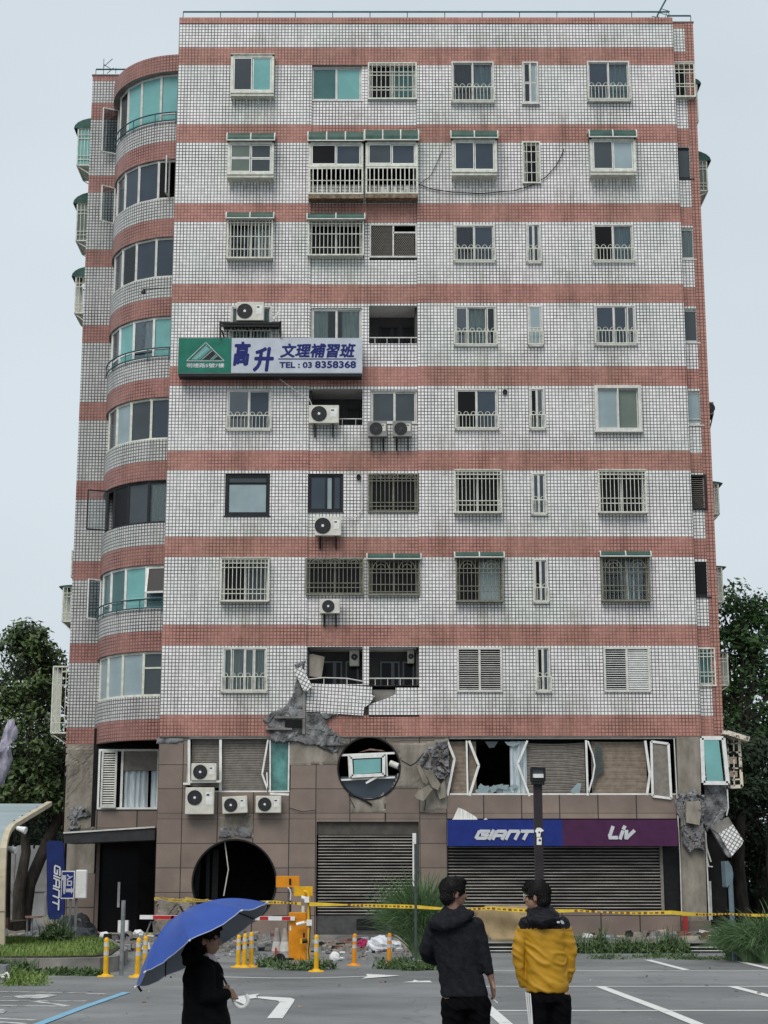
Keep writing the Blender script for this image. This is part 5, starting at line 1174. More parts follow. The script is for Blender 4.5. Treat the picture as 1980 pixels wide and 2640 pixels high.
MT['leaf_right'] = leaf_mat('leaf_deep_green', (.022,.055,.016), (.075,.17,.045), .6); MT['grassg'] = leaf_mat('grass_green', (.055,.105,.018), (.17,.25,.055), .6); MT['grass2'] = leaf_mat('pampas_green', (.025,.06,.018), (.11,.19,.08), .6, (.25,.24,.15)); MT['weed'] = leaf_mat('weed_green', (.03,.06,.02), (.09,.15,.05), .6)
MT['bark'] = pm('bark', (.05,.043,.036), .95, .4, 4, bump=1, stretch=(1,1,.3))
class LF:
    def __init__(s): s.V = []; s.F = []; s.T = []
    def leaf(s, p, d, n, l, w_, tone):
        """pointed four-sided leaf from p along d with normal n"""
        e = d.cross(n).normalized()*w_*.5; i = len(s.V); m_ = p + d*l*.5
        s.V += [tuple(p), tuple(m_+e-n*w_*.15), tuple(p+d*l), tuple(m_-e-n*w_*.15)]; s.F.append((i,i+1,i+2,i+3)); s.T.append(tone)
    def blade(s, pts, w_, tone):
        n = len(pts); i0 = len(s.V)
        for k, p in enumerate(pts):
            d = (pts[min(k+1,n-1)]-pts[max(k-1,0)]).normalized(); e = d.cross(Vector((.2,1,.1))).normalized()*w_*.5*(1-(k/(n-1))**2*.92); s.V += [tuple(p-e), tuple(p+e)]
        for k in range(n-1): a = i0+2*k; s.F.append((a,a+1,a+3,a+2)); s.T.append(tone)
    def build(s, name, m, par=None, at=None, **tags):
        o0 = ORG[par.name] if par else Vector(at or (0,0,0)); me = bpy.data.meshes.new(name)
        me.from_pydata([(v[0]-o0.x, v[1]-o0.y, v[2]-o0.z) for v in s.V], [], s.F); me.materials.append(m)
        a = me.attributes.new('tone', 'FLOAT', 'FACE'); a.data.foreach_set('value', s.T); me.update()
        o = bpy.data.objects.new(name, me); col.objects.link(o)
        if par: o.parent = par
        else: o.location = o0
        ORG[o.name] = Vector(o0)
        for k, v in tags.items(): o[k] = v
        return o
def rv(): 
    z = rnd.uniform(-1, 1); t = rnd.uniform(0, 2*pi); r = sqrt(1-z*z); return Vector((r*cos(t), r*sin(t), z))
def clump(lf, c, r, n, size, up=.35, dark=0.0):
    base = rnd.random()
    for _ in range(n):
        d = rv(); p = c + Vector((d.x*r.x, d.y*r.y, d.z*r.z))*(rnd.random()**.45)
        nrm = (d + rv()*.8 + Vector((0,-.2,up*2))).normalized(); dd = nrm.cross(rv()).normalized(); s_ = size*rnd.uniform(.6, 1.3)
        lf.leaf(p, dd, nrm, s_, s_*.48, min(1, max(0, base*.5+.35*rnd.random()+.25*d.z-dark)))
def tree(at, lobes, trunk, label, m, size=.2, per=900, group=None, tr=.3):
    """lobes: list of (centre, radii); the crown is many small sprays spread through them"""
    t = thing('tree', at, label, 'tree', group); at = Vector(at); mb = MB()
    mb.tube(trunk, [tr*(1-.55*i/(len(trunk)-1)) for i in range(len(trunk))], 10)
    top = Vector(trunk[-1])
    for c, r in lobes:
        c = Vector(c); st = Vector(trunk[-2]).lerp(top, rnd.uniform(.3, 1)); mid = st.lerp(c, .5)+Vector((rnd.uniform(-.3,.3), rnd.uniform(-.3,.3), .25))
        mb.tube([st, mid, c], [tr*.35, tr*.2, tr*.08], 6)
        for _ in range(4):
            e = c+Vector((rnd.uniform(-.7,.7)*r[0], rnd.uniform(-.7,.7)*r[1], rnd.uniform(-.3,.8)*r[2])); mb.tube([mid, mid.lerp(e,.6)+Vector((0,0,.1)), e], [tr*.12, tr*.08, tr*.03], 5)
    mb.build('trunk', MT['bark'], t)
    lf = LF()
    for c, r in lobes:
        c = Vector(c); vol = r[0]*r[1]*r[2]; nc = max(8, int(26*(vol**.55)))
        for _ in range(nc):
            d = rv(); k = rnd.random()**.3; q = c+Vector((d.x*r[0], d.y*r[1], d.z*r[2]))*k; s_ = rnd.uniform(.28,.6)
            clump(lf, q, Vector((s_*1.2, s_*1.2, s_*.75)), int(per/nc*max(.3, s_*1.6)), size)
    lf.build('crown', m, t); return t
def at3(px, py, D): p = W(px, py, D); return (p.x, p.y, p.z)
def lobe(px, py, D, rx, rz=None, ry=None): return (at3(px, py, D), (rx, ry or rx, rz or rx*.8))
G1 = 'trees beyond the building on the left'
x = W(45,1900,64.5).x
tree((x,64.5,0), [lobe(30,1420,66,1.1,.9), lobe(62,1375,66,.7,.6), lobe(100,1425,67,.9,.7), lobe(60,1500,66,1.5,1.0), lobe(10,1520,66,1.4), lobe(105,1520,68,1.0,1.1), lobe(70,1600,65,1.9,1.2), lobe(0,1620,65,1.6,1.3), lobe(95,1640,67,1.0,1.2), lobe(40,1690,65,1.7,.8), lobe(75,1720,65,1.3,.8), lobe(10,1730,65,1.6,.8)],
     [(x,64.5,0), (x-.05,64.5,1.6), (x+.15,64.5,3.0), (x-.1,64.8,4.6), (x+.4,65,6.5)], 'leafy tree with a pale straight trunk left of the building, highest on that side', MT['leaf'], .24, 1500, G1, .25)
x = W(75,1900,65).x
tree((x-.3,65,0), [lobe(95,1700,66,1.2,1.3), lobe(60,1740,66,1.5,1.0), lobe(105,1600,69,1.5,1.6), lobe(105,1480,68,1.2,1.0), lobe(0,1700,66,1.6)],
     [(x-.4,65,0), (x-.2,65,1.8), (x+.5,65,3.6), (x+1.4,65.5,5.6), (x+1.8,66,7)], 'dark tree with a trunk leaning toward the building, behind the blue banner', MT['leaf_shade'], .24, 1100, G1, .28)
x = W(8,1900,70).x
tree((x,70,0), [lobe(0,1560,70,2.2,2.0), lobe(40,1650,72,2.4,1.8), lobe(-40,1700,70,2.4), lobe(100,1760,74,2.0,1.2), lobe(20,1780,74,2.0,1.0)], [(x,70,0), (x,70,3), (x+.3,70,6)], 'tree in deep shade at the left edge of the picture', MT['leaf_shade'], .26, 1300, G1, .35)
G2 = 'trees beyond the building on the right'
x = W(1640,1900,70).x
tree((x,70,0), [lobe(1590,1320,72,1.4,1.1), lobe(1575,1400,72,1.6), lobe(1640,1350,72,1.5,1.1), lobe(1620,1430,71,2.0,1.4), lobe(1690,1420,72,2.2,1.8), lobe(1570,1480,73,1.8), lobe(1560,1580,73,1.8), lobe(1640,1540,70,2.0,1.6)],
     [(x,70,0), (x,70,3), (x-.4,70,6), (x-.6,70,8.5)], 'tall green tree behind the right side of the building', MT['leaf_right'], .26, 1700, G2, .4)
x = W(1590,1900,66).x
tree((x+.6,68,0), [lobe(1590,1680,70,1.8,1.8), lobe(1650,1640,69,2.0,1.8), lobe(1600,1780,70,1.8,1.5), lobe(1660,1760,69,2.0,1.8), lobe(1570,1850,72,1.8,1.4), lobe(1640,1880,70,2.2,1.4), lobe(1600,1950,72,2.0,1.0), lobe(1560,1700,74,1.8,1.6), lobe(1690,1900,70,2.0,1.5)],
     [(x+.6,68,0), (x+.5,68,2.5), (x+.8,68,5.5)], 'dense dark lower tree at the right edge, behind the grey sign post', MT['leaf_shade'], .26, 1500, G2, .35)
x = W(1630,1900,62).x
mb = MB(); mb.tube([(x+1.2,64,0),(x+1.1,64,2.5),(x+1.3,64,5.5)], [.28,.24,.16], 9)
o = thing('tree', (x+1.2,64,0), 'shaded tree with a reddish bare trunk, rightmost in the picture', 'tree', G2); mb.build('trunk', MT['bark'], o)
lf = LF(); [clump(lf, Vector((x+1.2+rnd.uniform(-1.8,1.8), 65+rnd.uniform(-1,1), rnd.uniform(4.5,7.5))), Vector((.8,.8,.6)), 110, .25) for _ in range(34)]; lf.build('crown', MT['leaf_shade'], o)
# far hedge closing the view at both sides
lf = LF()
for _ in range(2600):
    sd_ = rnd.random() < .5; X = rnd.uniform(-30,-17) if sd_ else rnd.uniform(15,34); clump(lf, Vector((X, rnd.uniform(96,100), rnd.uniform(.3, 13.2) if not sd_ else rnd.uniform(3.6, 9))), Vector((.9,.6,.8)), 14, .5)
lf.build('woodland', MT['leaf_shade'], None, kind='stuff')
# pale wall far left behind the trees
o = thing('boundary_wall', (-19, 84, 0), 'pale panelled wall beyond the road, seen between the tree trunks', 'wall')
mb = MB(); mb.box(-26,-12.5,84,84.3,0,3.7); mb.build('wall_body', pm('pale_render', (.26,.27,.27), .9, .2, .6), o)
mb = MB(); [mb.box(-26+1.6*i,-25.9+1.6*i,83.95,84,0,3.7) for i in range(9)]; mb.box(-26,-12.5,83.94,84,1.5,1.56); mb.build('panel_ribs', MT['concrete'], o)
o = thing('planter', (-13.4, 57.5, 0), 'dark red brick planter wall at the foot of the left trees', 'planter')
mb = MB(); mb.box(-16.5,-12.2,56.6,56.9,0,.72); mb.box(-16.5,-12.2,56.9,60.5,0,.6,1); mb.build('brick_wall', [pm('dark_red_brick', (.06,.028,.024), .85, .3, 6), MT['soil']], o)

# grass and weeds
def grass(region, n, h, m, name, wd=.012, z0=.3, lean=.5):
    lf = LF()
    xs = [p[0] for p in region]; ys = [p[1] for p in region]; c = 0
    while c < n:
        x, y = rnd.uniform(min(xs), max(xs)), rnd.uniform(min(ys), max(ys))
        if not inside((x, y), region): continue
        c += 1; hh = h*rnd.uniform(.4, 1.2)*(.6+.8*abs(mnoise.noise((x*.6, y*.6, 3)))); a = rnd.uniform(0, 2*pi); l_ = rnd.uniform(.1, lean)*hh
        p = Vector((x, y, z0)); lf.blade([p, p+Vector((cos(a)*l_*.3, sin(a)*l_*.3, hh*.6)), p+Vector((cos(a)*l_, sin(a)*l_, hh))], wd*rnd.uniform(.7,1.5), min(1, max(0, .5+mnoise.noise((x*.8, y*.8, 7))*.7+rnd.uniform(-.25,.25))))
    return lf.build(name, m, None, kind='stuff')
grass([(-14,35.5),(-6.6,35.4),(-5.95,36.0),(-6.2,40.5),(-7.8,47),(-14,47.5)], 34000, .17, MT['grassg'], 'grass', .026, .31)
def weeds(spots, name, m, n=90, s=.14, kind='stuff'):
    lf = LF()
    for (p, r, h) in spots:
        for _ in range(n):
            a = rnd.uniform(0, 2*pi); k = r*sqrt(rnd.random()); q = Vector((p.x+k*cos(a), p.y+k*.6*sin(a), p.z+h*rnd.random()*(1-.6*k/r))); nrm = (rv()+Vector((0,-.3,.8))).normalized(); lf.leaf(q, nrm.cross(rv()).normalized(), nrm, s*rnd.uniform(.5,1.2), s*.5, rnd.random())
        for _ in range(n//3):
            a = rnd.uniform(0, 2*pi); k = r*sqrt(rnd.random()); q = Vector((p.x+k*cos(a), p.y+k*.6*sin(a), p.z)); b = rnd.uniform(0, 2*pi); hh = h*rnd.uniform(.6,1.4)
            lf.blade([q, q+Vector((cos(b)*.06, sin(b)*.06, hh*.6)), q+Vector((cos(b)*.18, sin(b)*.18, hh))], .02, rnd.random())
    return lf.build(name, m, None, kind=kind)
sp = [(Vector((rnd.uniform(-9.3,-7.0), 34.9, rnd.uniform(.0,.1))), .3, .26) for _ in range(11)] + [(G(*Z12(rnd.uniform(80,1100), rnd.uniform(1985,2020))), .3, .10) for _ in range(14)]
weeds(sp, 'weeds', MT['weed'])
weeds([(G(*Z12(rnd.uniform(60,380), rnd.uniform(2080,2150))), .35, .2) for _ in range(10)], 'weeds', MT['grassg'], 60, .08)
weeds([(Vector(at3(*Z12(640+rnd.uniform(-60,60), 1660+rnd.uniform(-50,20)), 43)), .35, .5) for _ in range(5)], 'weeds', MT['weed'], 60, .16)
weeds([(G(*Z10(x_, y_)), .28, .22) for x_, y_ in ((1040,940),(1120,945),(1200,945),(1260,955),(1340,950),(1400,950),(1160,930),(170,930),(150,915),(580,945),(480,950),(300,950),(420,955))], 'weeds', MT['weed'], 70, .12)
weeds([(Vector((W(x_,2050,46.1).x, 46.1, 0)), rnd.uniform(.2,.5), rnd.uniform(.18,.62)) for x_ in (1262,1283,1296,1318,1341,1352,1366,1384,1399,1443,1457,1470)], 'weeds', MT['weed'], 110, .15)
weeds([(G(rnd.uniform(1240,1659), rnd.uniform(2064,2074)), .4, .08) for _ in range(22)], 'weeds', MT['weed'], 40, .09)
def tuft(at, h, spread, n, label, lean=0.0, droop=.5):
    lf = LF(); at = Vector(at)
    for _ in range(n):
        a = rnd.uniform(0, 2*pi); r = spread*rnd.uniform(.15,1.0)**.8; hh = h*rnd.uniform(.55,1.08)*(1-.25*r/spread); p = at+Vector((rnd.uniform(-.2,.2), rnd.uniform(-.2,.2), 0)); d = Vector((cos(a)+lean, sin(a)*.8, 0)); pts = []
        dr = droop*rnd.uniform(.3, 1.3)
        for k in range(8): t = k/7; pts.append(p + d*r*(t**1.5) + Vector((0,0,hh*(1.25*t - dr*.85*t**3 - .05*t*t))))
        lf.blade(pts, .032*rnd.uniform(.7,1.2), min(1, .2+.5*rnd.random()+.25*rnd.random()))
    o = thing('pampas_grass', at, label, 'grass tuft', 'tall grass tufts by the car park edge'); lf.build('leaves', MT['grass2'], o); return o
p = W(*Z10(1330,760), 42.0); tuft((p.x, 42, 0), 2.3, 1.35, 1500, 'big arching tuft of tall grass behind the man in the dark hoodie', -.12, .62)
tuft((W(1620,2040,40.5).x, 40.5, 0), 1.3, 1.3, 700, 'left-hand tuft of tall grass at the right edge of the picture', 0, .85)
tuft((W(1665,2040,40).x, 40.0, 0), 1.5, 1.4, 600, 'right-hand tuft of tall grass at the right edge, cut by the frame', 0, .85)
tuft((W(1590,2060,41.5).x, 41.5, 0), .9, .7, 300, 'shortest tuft of grass beside the grey sign post', 0, .45)
# ------------------------------------------------------------------ air conditioners
MT['fan'] = pm('fan_grey', (.06,.065,.07), .6, .2, 8); MT['ac_dark'] = pm('ac_grey_casing', (.23,.235,.22), .5, .12, 5)
def aircon(rect, D, label, casing='ac', fan=(.34,.5,.40), legs=True, dep=.30, tilt=0.0, side=False, plate=True):
    x0, x1, z0, z1 = R(rect, D); w_, h = x1-x0, z1-z0; cx = (x0+x1)/2
    t = thing('air_conditioner', (cx, D, z0), label, 'air conditioner', 'air conditioners on the facade')
    X = lambda f: -w_/2+w_*f
    def put(mb, name, m):
        o0 = ORG[t.name]; mb.V = [(v[0]+o0.x, v[1]+o0.y, v[2]+o0.z) for v in mb.V]; return mb.build(name, m, t)
    mb = MB(); mb.box(X(0), X(1), 0, dep, 0, h); put(mb, 'casing', MT[casing]); t.children[-1].modifiers.new('b','BEVEL').width = .015
    mb = MB(); c = (X(fan[0]), -.012, h*fan[1]); r = h*fan[2]; mb.disc(c, r, 'y', 26, .01, 0, 0)
    for k in (1, .78, .56, .34): mb.disc((c[0], -.02, c[2]), r*k, 'y', 26, .008, 1, r*k-.012)
    for k in range(10): a = pi*k/10; mb.bar((c[0]-r*cos(a), -.016, c[2]-r*sin(a)), (c[0]+r*cos(a), -.016, c[2]+r*sin(a)), .008, .004, 1)
    f = put(mb, 'fan_grille', [MT['black'], MT['fan']]); mb = MB(); mb.disc((c[0], -.03, c[2]), r*.17, 'y', 16, .01); put(mb, 'fan_hub', MT['white'] if casing == 'ac' else MT['fan'])
    if plate: mb = MB(); mb.box(X(.72), X(.93), -.006, 0, h*.35, h*.82); mb.box(X(.74), X(.84), -.009, -.006, h*.68, h*.76, 1); put(mb, 'side_plate', [MT['alu_w'] if casing == 'ac' else MT['ac'], MT['fan']])
    if legs:
        for f_ in (.2, .8): mb = MB(); mb.bar((X(f_), .02, -.03), (X(f_), dep+.1, -.03), .05); mb.bar((X(f_), dep+.05, 0), (X(f_), dep+.05, -.42), .05); mb.bar((X(f_), .06, -.04), (X(f_), dep+.05, -.38), .04); put(mb, 'bracket', MT['black'])
    t.rotation_euler = (0, tilt, 0); return t
aircon((511,652,570,692), YF-.62, 'air conditioner on a shelf directly above the green and white school sign', legs=False, fan=(.30,.5,.40))
aircon((667,875,732,914), YB-.42, 'cream air conditioner with a big black fan, hung before an open balcony', fan=(.34,.52,.42))
aircon((795,909,836,943), YF-.40, 'left one of the pair of small grey air conditioners beneath a balcony window', 'ac_dark', fan=(.42,.5,.40))
aircon((848,909,890,943), YF-.40, 'right one of the pair of small grey air conditioners beneath a balcony window', 'ac_dark', fan=(.42,.5,.40))
aircon((680,1116,737,1157), YB-.42, 'cream air conditioner with a wheel-like fan, below the narrow dark-framed window', fan=(.30,.52,.42))
aircon((691,1294,734,1325), YB-.42, 'small air conditioner with a square black grille, below the olive window cage', fan=(.42,.5,.43), plate=False)
aircon((413,1649,467,1686), YS-.42, 'grey air conditioner standing in the buckled left mezzanine window', legs=False, fan=(.36,.5,.42))
aircon((400,1701,462,1759), YS-.42, 'largest square cream air conditioner, on the stone wall under the mezzanine window', legs=False, fan=(.33,.62,.28))
aircon((481,1720,535,1757), YS-.42, 'tilted air conditioner just right of the largest square one', legs=False, tilt=-.05)
aircon((552,1719,607,1756), YS-.42, 'air conditioner right of the tilted one, under the teal pane', legs=False, fan=(.36,.5,.40))
aircon((755,1404,776,1438), YB+.75, 'upright air conditioner high on the back wall of the left cracked balcony', legs=False, dep=.2, plate=False, fan=(.5,.55,.2))
aircon((880,1404,895,1432), YB+.75, 'upright air conditioner high on the back wall of the right cracked balcony', legs=False, dep=.2, plate=False, fan=(.5,.5,.2))
aircon((1529,868,1542,895), 60.5, 'air conditioner sticking out at the right end wall', 'ac_dark', legs=True, dep=.7, plate=False)
o = thing('shelf_rack', (W(540,692,YF-.6).x, YF-.3, W(540,700,YF-.6).z), 'dark steel shelf rack carrying the air conditioner above the school sign', 'rack')
mb = MB(); D = YF-.62; 
for a, b in (((478,698),(606,698)), ((476,694),(476,728)), ((606,694),(606,726)), ((478,704),(606,704))): mb.bar(W(*a, D), W(*b, D), .07, .05)
mb.build('front_frame', MT['black'], o)
mb = MB(); a = W(480,697,D); b = W(604,697,D); mb.box(a.x, b.x, D, YF-.003, a.z-.04, a.z); mb.build('shelf_board', MT['black'], o)
for x in (a.x, b.x): mb = MB(); mb.bar((x, D, a.z-.3), (x, YF, a.z-.3), .05); mb.build('bracket', MT['black'], o)
mb = MB(); mb.bar(W(590,690,D), W(604,672,D), .07, .05, 1); mb.build('strut', [MT['black'], MT['alu']], o)
# pipes, wires, vent and lamp on the facade
def wire(pts, D, r, label, name='cable', m='black', cat='cable'):
    q = [W(*p, D) for p in pts]; mb = MB(); mb.tube(q, r, 5); return mb.build(name, MT[m], None, at=q[0], label=label, category=cat)
wire([(955,325),(945,350),(930,380),(905,398)], YF-.05, .012, 'thin cable slanting from the tile wall to the upper balcony cages')
wire([(905,398),(930,408),(975,415),(1040,418),(1110,412),(1150,400),(1180,382),(1200,360),(1212,338),(1218,322)], YF-.06, .018, 'long drooping black cable looping below the upper-right windows')
wire([(590,808),(640,845),(668,862),(676,880)], YF-.2, .014, 'wire running from the school sign down to the cream air conditioner', m='alu')
wire([(740,1120),(768,1118),(782,1100),(782,1030)], YF-.04, .02, 'pipe curling from the wheel-fan air conditioner up the recessed tile wall', 'pipe', 'alu', 'pipe')
def knob(p, D, r, label, name, cat, m='black'):
    q = W(*p, D); mb = MB(); mb.disc((q.x, D, q.z), r, 'y', 20, .12, 0, r*.55); mb.disc((q.x, D+.02, q.z), r*.5, 'y', 12, .01, 1); return mb.build(name, [MT[m], MT['black']], None, at=q, label=label, category=cat)
knob((1091,846), YF-.09, .085, 'round black vent pipe end beside the upper middle window', 'vent_pipe', 'vent'); knob((775,1030), YB-.1, .09, 'round dark vent on the recessed tile wall by the arched grille', 'vent_pipe', 'vent')
# camera on an arm at the curved wall
q0, q1 = W(310,628,YF+.2), W(369,622,YF+.2); o = thing('wall_camera', q0, 'black camera on a horizontal arm in front of the curved balconies', 'camera')
mb = MB(); mb.tube([q0+Vector((.05,0,.06)), q1], .02, 5); mb.build('arm', MT['black'], o); mb = MB(); mb.tube([q0+Vector((0,0,-.1)), q0+Vector((.02,0,.06))], [.09,.05], 8); mb.build('body', MT['black'], o)
# ------------------------------------------------------------------ car-park furniture
MT['yellow'] = pm('safety_yellow', (.68,.38,.012), .45, .12, 5); MT['orange'] = pm('barrier_orange', (.66,.25,.01), .45, .12, 3); MT['band'] = pm('reflective_band', (.52,.50,.47), .35, .15, 9); MT['red'] = pm('stripe_red', (.45,.02,.02), .4, .1)
MT['steel'] = pm('galvanised', (.23,.24,.25), .5, .2, 6, metal=.3)
def bollard(): 
    t = thing('bollard', (0,0,0), '', 'bollard', 'yellow flexible lane posts')
    mb = MB(); mb.tube([(0,0,0),(0,0,.03)], [.17,.15], 18); mb.tube([(0,0,.03),(0,0,.06)], [.09,.06], 16); mb.build('base', MT['yellow'], t)
    mb = MB(); mb.tube([(0,0,.03),(0,0,.68),(0,0,.72),(0,0,.74)], [.05,.047,.04,.02], 16); mb.build('post', MT['yellow'], t)
    for z in (.40, .56): mb = MB(); mb.tube([(0,0,z),(0,0,z+.085)], .0515, 16); mb.build('reflective_band', MT['band'], t)
    return t
bp = bollard(); BL = [((228,2110),1.0,'yellow lane post standing alone at the grass island'), ((296,2111),1.0,'front one of the two yellow lane posts beside the umbrella'), ((312,2104),1.0,'rear one of the two yellow lane posts beside the umbrella'),
      ((514,2090),.93,'left post of the close row of three yellow lane posts'), ((527,2090),.97,'middle post of the close row of three yellow lane posts'), ((542,2089),1.0,'right post of the close row of three yellow lane posts'),
      ((683,2099),1.0,'yellow lane post just right of the orange barrier cabinet'), ((764.5,2086),.93,'orange-tinted lane post left of the white plastic bag'), ((840,2084),.93,'orange-tinted lane post in front of the white plastic bag'), ((632,2085),1.0,'yellow lane post hidden behind the orange barrier cabinet')]
for i, (p, k, lab) in enumerate(BL):
    g = G(*p); g.z = 0.0
    if i == 9: g.y += 1.5
    o = bp if i == 0 else copy_tree(bp, g)
    o.location = g; o['label'] = lab; o.scale = (1, 1, k); o.rotation_euler = (rnd.uniform(-.02,.02), rnd.uniform(-.01,.03), 0)
    if i in (7, 8):
        for c in o.children:
            if not c.name.startswith('reflective'): c.material_slots[0].link = 'OBJECT'; c.material_slots[0].material = MT['orange']
DB = 39.0
def zr(r, D=DB, Z=Z10): return wr(Z, r, D)
a = zr((308,510,442,905)); o = thing('barrier_gate', ((a[0]+a[1])/2, DB+.15, .1), 'orange car park barrier cabinet with a red and white arm', 'barrier')
mb = MB(); mb.box(a[0], a[1], DB, DB+.36, .1, a[3]); mb.build('cabinet', MT['orange'], o, bevel=.012)
mb = MB(); mb.box(a[0]+.02, a[1]-.02, DB-.005, DB, a[3]-.14, a[3]-.03); mb.box(a[1]-.07, a[1]-.03, DB-.01, DB, .6, .7, 1); b = zr((317,612,328,650)); mb.box(b[0], b[1], DB-.006, DB, b[2], b[3], 2); mb.build('front_plate', [MT['orange'], MT['black'], MT['white']], o)
xl = W(303,1980,DB).x; xr_ = zr((10,545,357,578))[1]; za = W(640,1984,DB).z; zl_ = W(303,1981,DB).z; L0 = xr_-xl
mb = MB(); mb.bar((xl, DB-.06, zl_), (xr_, DB-.06, za), .09, .05); arm = mb.build('arm', MT['white'], o)
n = 7
for i in range(n):
    f0 = (i+.42)/n; f1 = (i+.80)/n
    if i == 0: f0, f1 = .085, .22
    mb = MB(); p = lambda f: Vector((xl+L0*f, DB-.089, zl_+(za-zl_)*f)); mb.bar(p(f0), p(f1), .075, .006); mb.build('red_stripe', MT['red'], arm)
mb = MB(); q = W(*Z7(985,330), DB); 
for dx, dx2 in ((-.02,-.35), (.02,.14)): mb.tube([(q.x+dx, DB, q.z-.03), (q.x+dx2, DB+.05, 0.05)], .02, 6)
mb.build('arm_rest', MT['steel'], o)
mb = MB(); c0 = G(*Z10(150,905)); 
plate([(a[0]-.25,DB-.15),(a[1]+.45,DB-.15),(a[1]+.6,DB+.2),(a[1]+.4,DB+.7),(a[0]-.3,DB+.7),(a[0]-.5,DB+.3)], 0, .11); mb.build('kerb_plinth', MT['mortar'], None, at=(a[0], DB, 0), label='low rough concrete plinth under the orange barrier cabinet', category='plinth')
# orange board on its pole
b = zr((212,232,390,320), DB+.5); o = thing('signboard', ((b[0]+b[1])/2, DB+.5, .1), 'orange blank board on a dark pole behind the barrier cabinet', 'board')
mb = MB(); mb.box(b[0], b[1], DB+.5, DB+.54, b[2], b[3]); mb.build('board', MT['orange'], o, bevel=.006)
mb = MB(); c = zr((312,252,328,300), DB+.5); mb.box(c[0], c[1], DB+.48, DB+.5, c[2], c[3]); d = zr((312,320,328,700), DB+.55); mb.bar(((d[0]+d[1])/2, DB+.56, .1), ((d[0]+d[1])/2, DB+.56, b[3]-.05), .05); mb.build('pole', MT['black'], o)
mb = MB(); mb.tube([W(*Z10(*p), DB+.45) for p in ((300,318),(318,335),(326,365),(322,420))], .02, 6); mb.build('conduit', MT['alu'], o)
# yellow camera post
b = zr((348,312,492,386)); px = W(*Z10(463,600), DB).x; o = thing('camera_post', (px, DB-.1, .1), 'yellow camera post with a square yellow plate and white cameras, right of the barrier cabinet', 'camera post')
mb = MB(); mb.box(b[0], b[1], DB-.02, DB+.01, b[2], b[3]); mb.build('plate', MT['yellow'], o, bevel=.005)
mb = MB(); pts = [W(*Z10(*p), DB-.1) for p in ((425,352),(445,352),(460,370),(463,400),(463,905))]; mb.tube(pts, .037, 10); mb.build('post', MT['yellow'], o)
mb = MB(); p = W(*Z10(405,395), DB-.16); mb.tube([p, p+Vector((.10,0,-.03))], .045, 8); q = zr((430,390,465,435), DB-.2); mb.box(q[0], q[1], DB-.22, DB-.14, q[2], q[3]); mb.build('camera', MT['alu_w'], o)
mb = MB(); p = W(*Z10(368,604), DB-.16); q = W(*Z10(430,588), DB-.16); mb.tube([p, q], .042, 10); mb.tube([q, W(*Z10(450,588), DB-.12)], .02, 6); c = zr((445,566,486,612), DB-.18); mb.box(c[0], c[1], DB-.18, DB-.12, c[2], c[3]); mb.build('camera', MT['alu_w'], o)
mb = MB(); mb.tube([W(*Z10(402,732), DB-.16), W(*Z10(450,728), DB-.16)], .048, 10); mb.build('camera', MT['black'], o); mb = MB(); c = zr((395,710,412,748), DB-.2); mb.box(c[0], c[1], DB-.21, DB-.11, c[2], c[3]); mb.build('camera_hood', MT['yellow'], o)
mb = MB(); mb.tube([W(*Z10(*p), DB-.14) for p in ((470,440),(474,600),(468,740),(460,800),(466,880))], .012, 5); mb.build('cable', MT['black'], o)
b = zr((405,460,428,515)); mb = MB(); mb.box(b[0], b[1], DB+.1, DB+.13, b[2], b[3]); mb.build('small_plate', MT['cream'], None, at=(b[0], DB+.1, b[2]), label='small pale plate standing on top of the orange barrier cabinet', category='plate')
# cones
MT['cone'] = pm('faded_cone', (.36,.33,.31), .6, .25, 5)
def cone(p, lab, h):
    t = thing('traffic_cone', p, lab, 'traffic cone', 'faded traffic cones by the barrier'); p = Vector(p)
    mb = MB(); mb.tube([p+Vector((0,0,.05)), p+Vector((0,0,h*.5)), p+Vector((0,0,h))], [.15,.10,.05], 16); mb.build('body', MT['cone'], t)
    mb = MB(); mb.box(p.x-.2, p.x+.2, p.y-.2, p.y+.2, p.z, p.z+.06); mb.build('base', MT['black'], t)
    mb = MB(); mb.tube([p+Vector((0,0,h*.28)), p+Vector((0,0,h*.58))], [.129,.095], 16, caps=False); mb.build('collar', MT['band'], t); return t
q = W(*Z10(220,875), DB+.3); cone((q.x, DB+.3, .1), 'pale traffic cone with a red mark, farthest left beside the barrier', .70); 
mb = MB(); c = zr((203,780,217,845), DB+.1); mb.box(c[0], c[1], DB+.10, DB+.14, c[2], c[3]); mb.build('red_mark', MT['red'], bpy.data.objects['traffic_cone'])
q = W(*Z10(280,880), DB+.1); cone((q.x, DB+.1, .1), 'pale traffic cone touching the orange barrier cabinet', .70)
mb = MB(); q = W(*Z10(240,915), DB-.1); mb.tube([(q.x, q.y-.1, .13), (q.x, q.y+.12, .13)], .13, 14); mb.build('tyre_lump', MT['black'], None, at=(q.x, q.y, 0), label='dark rubber lump at the foot of the traffic cones', category='rubber lump')
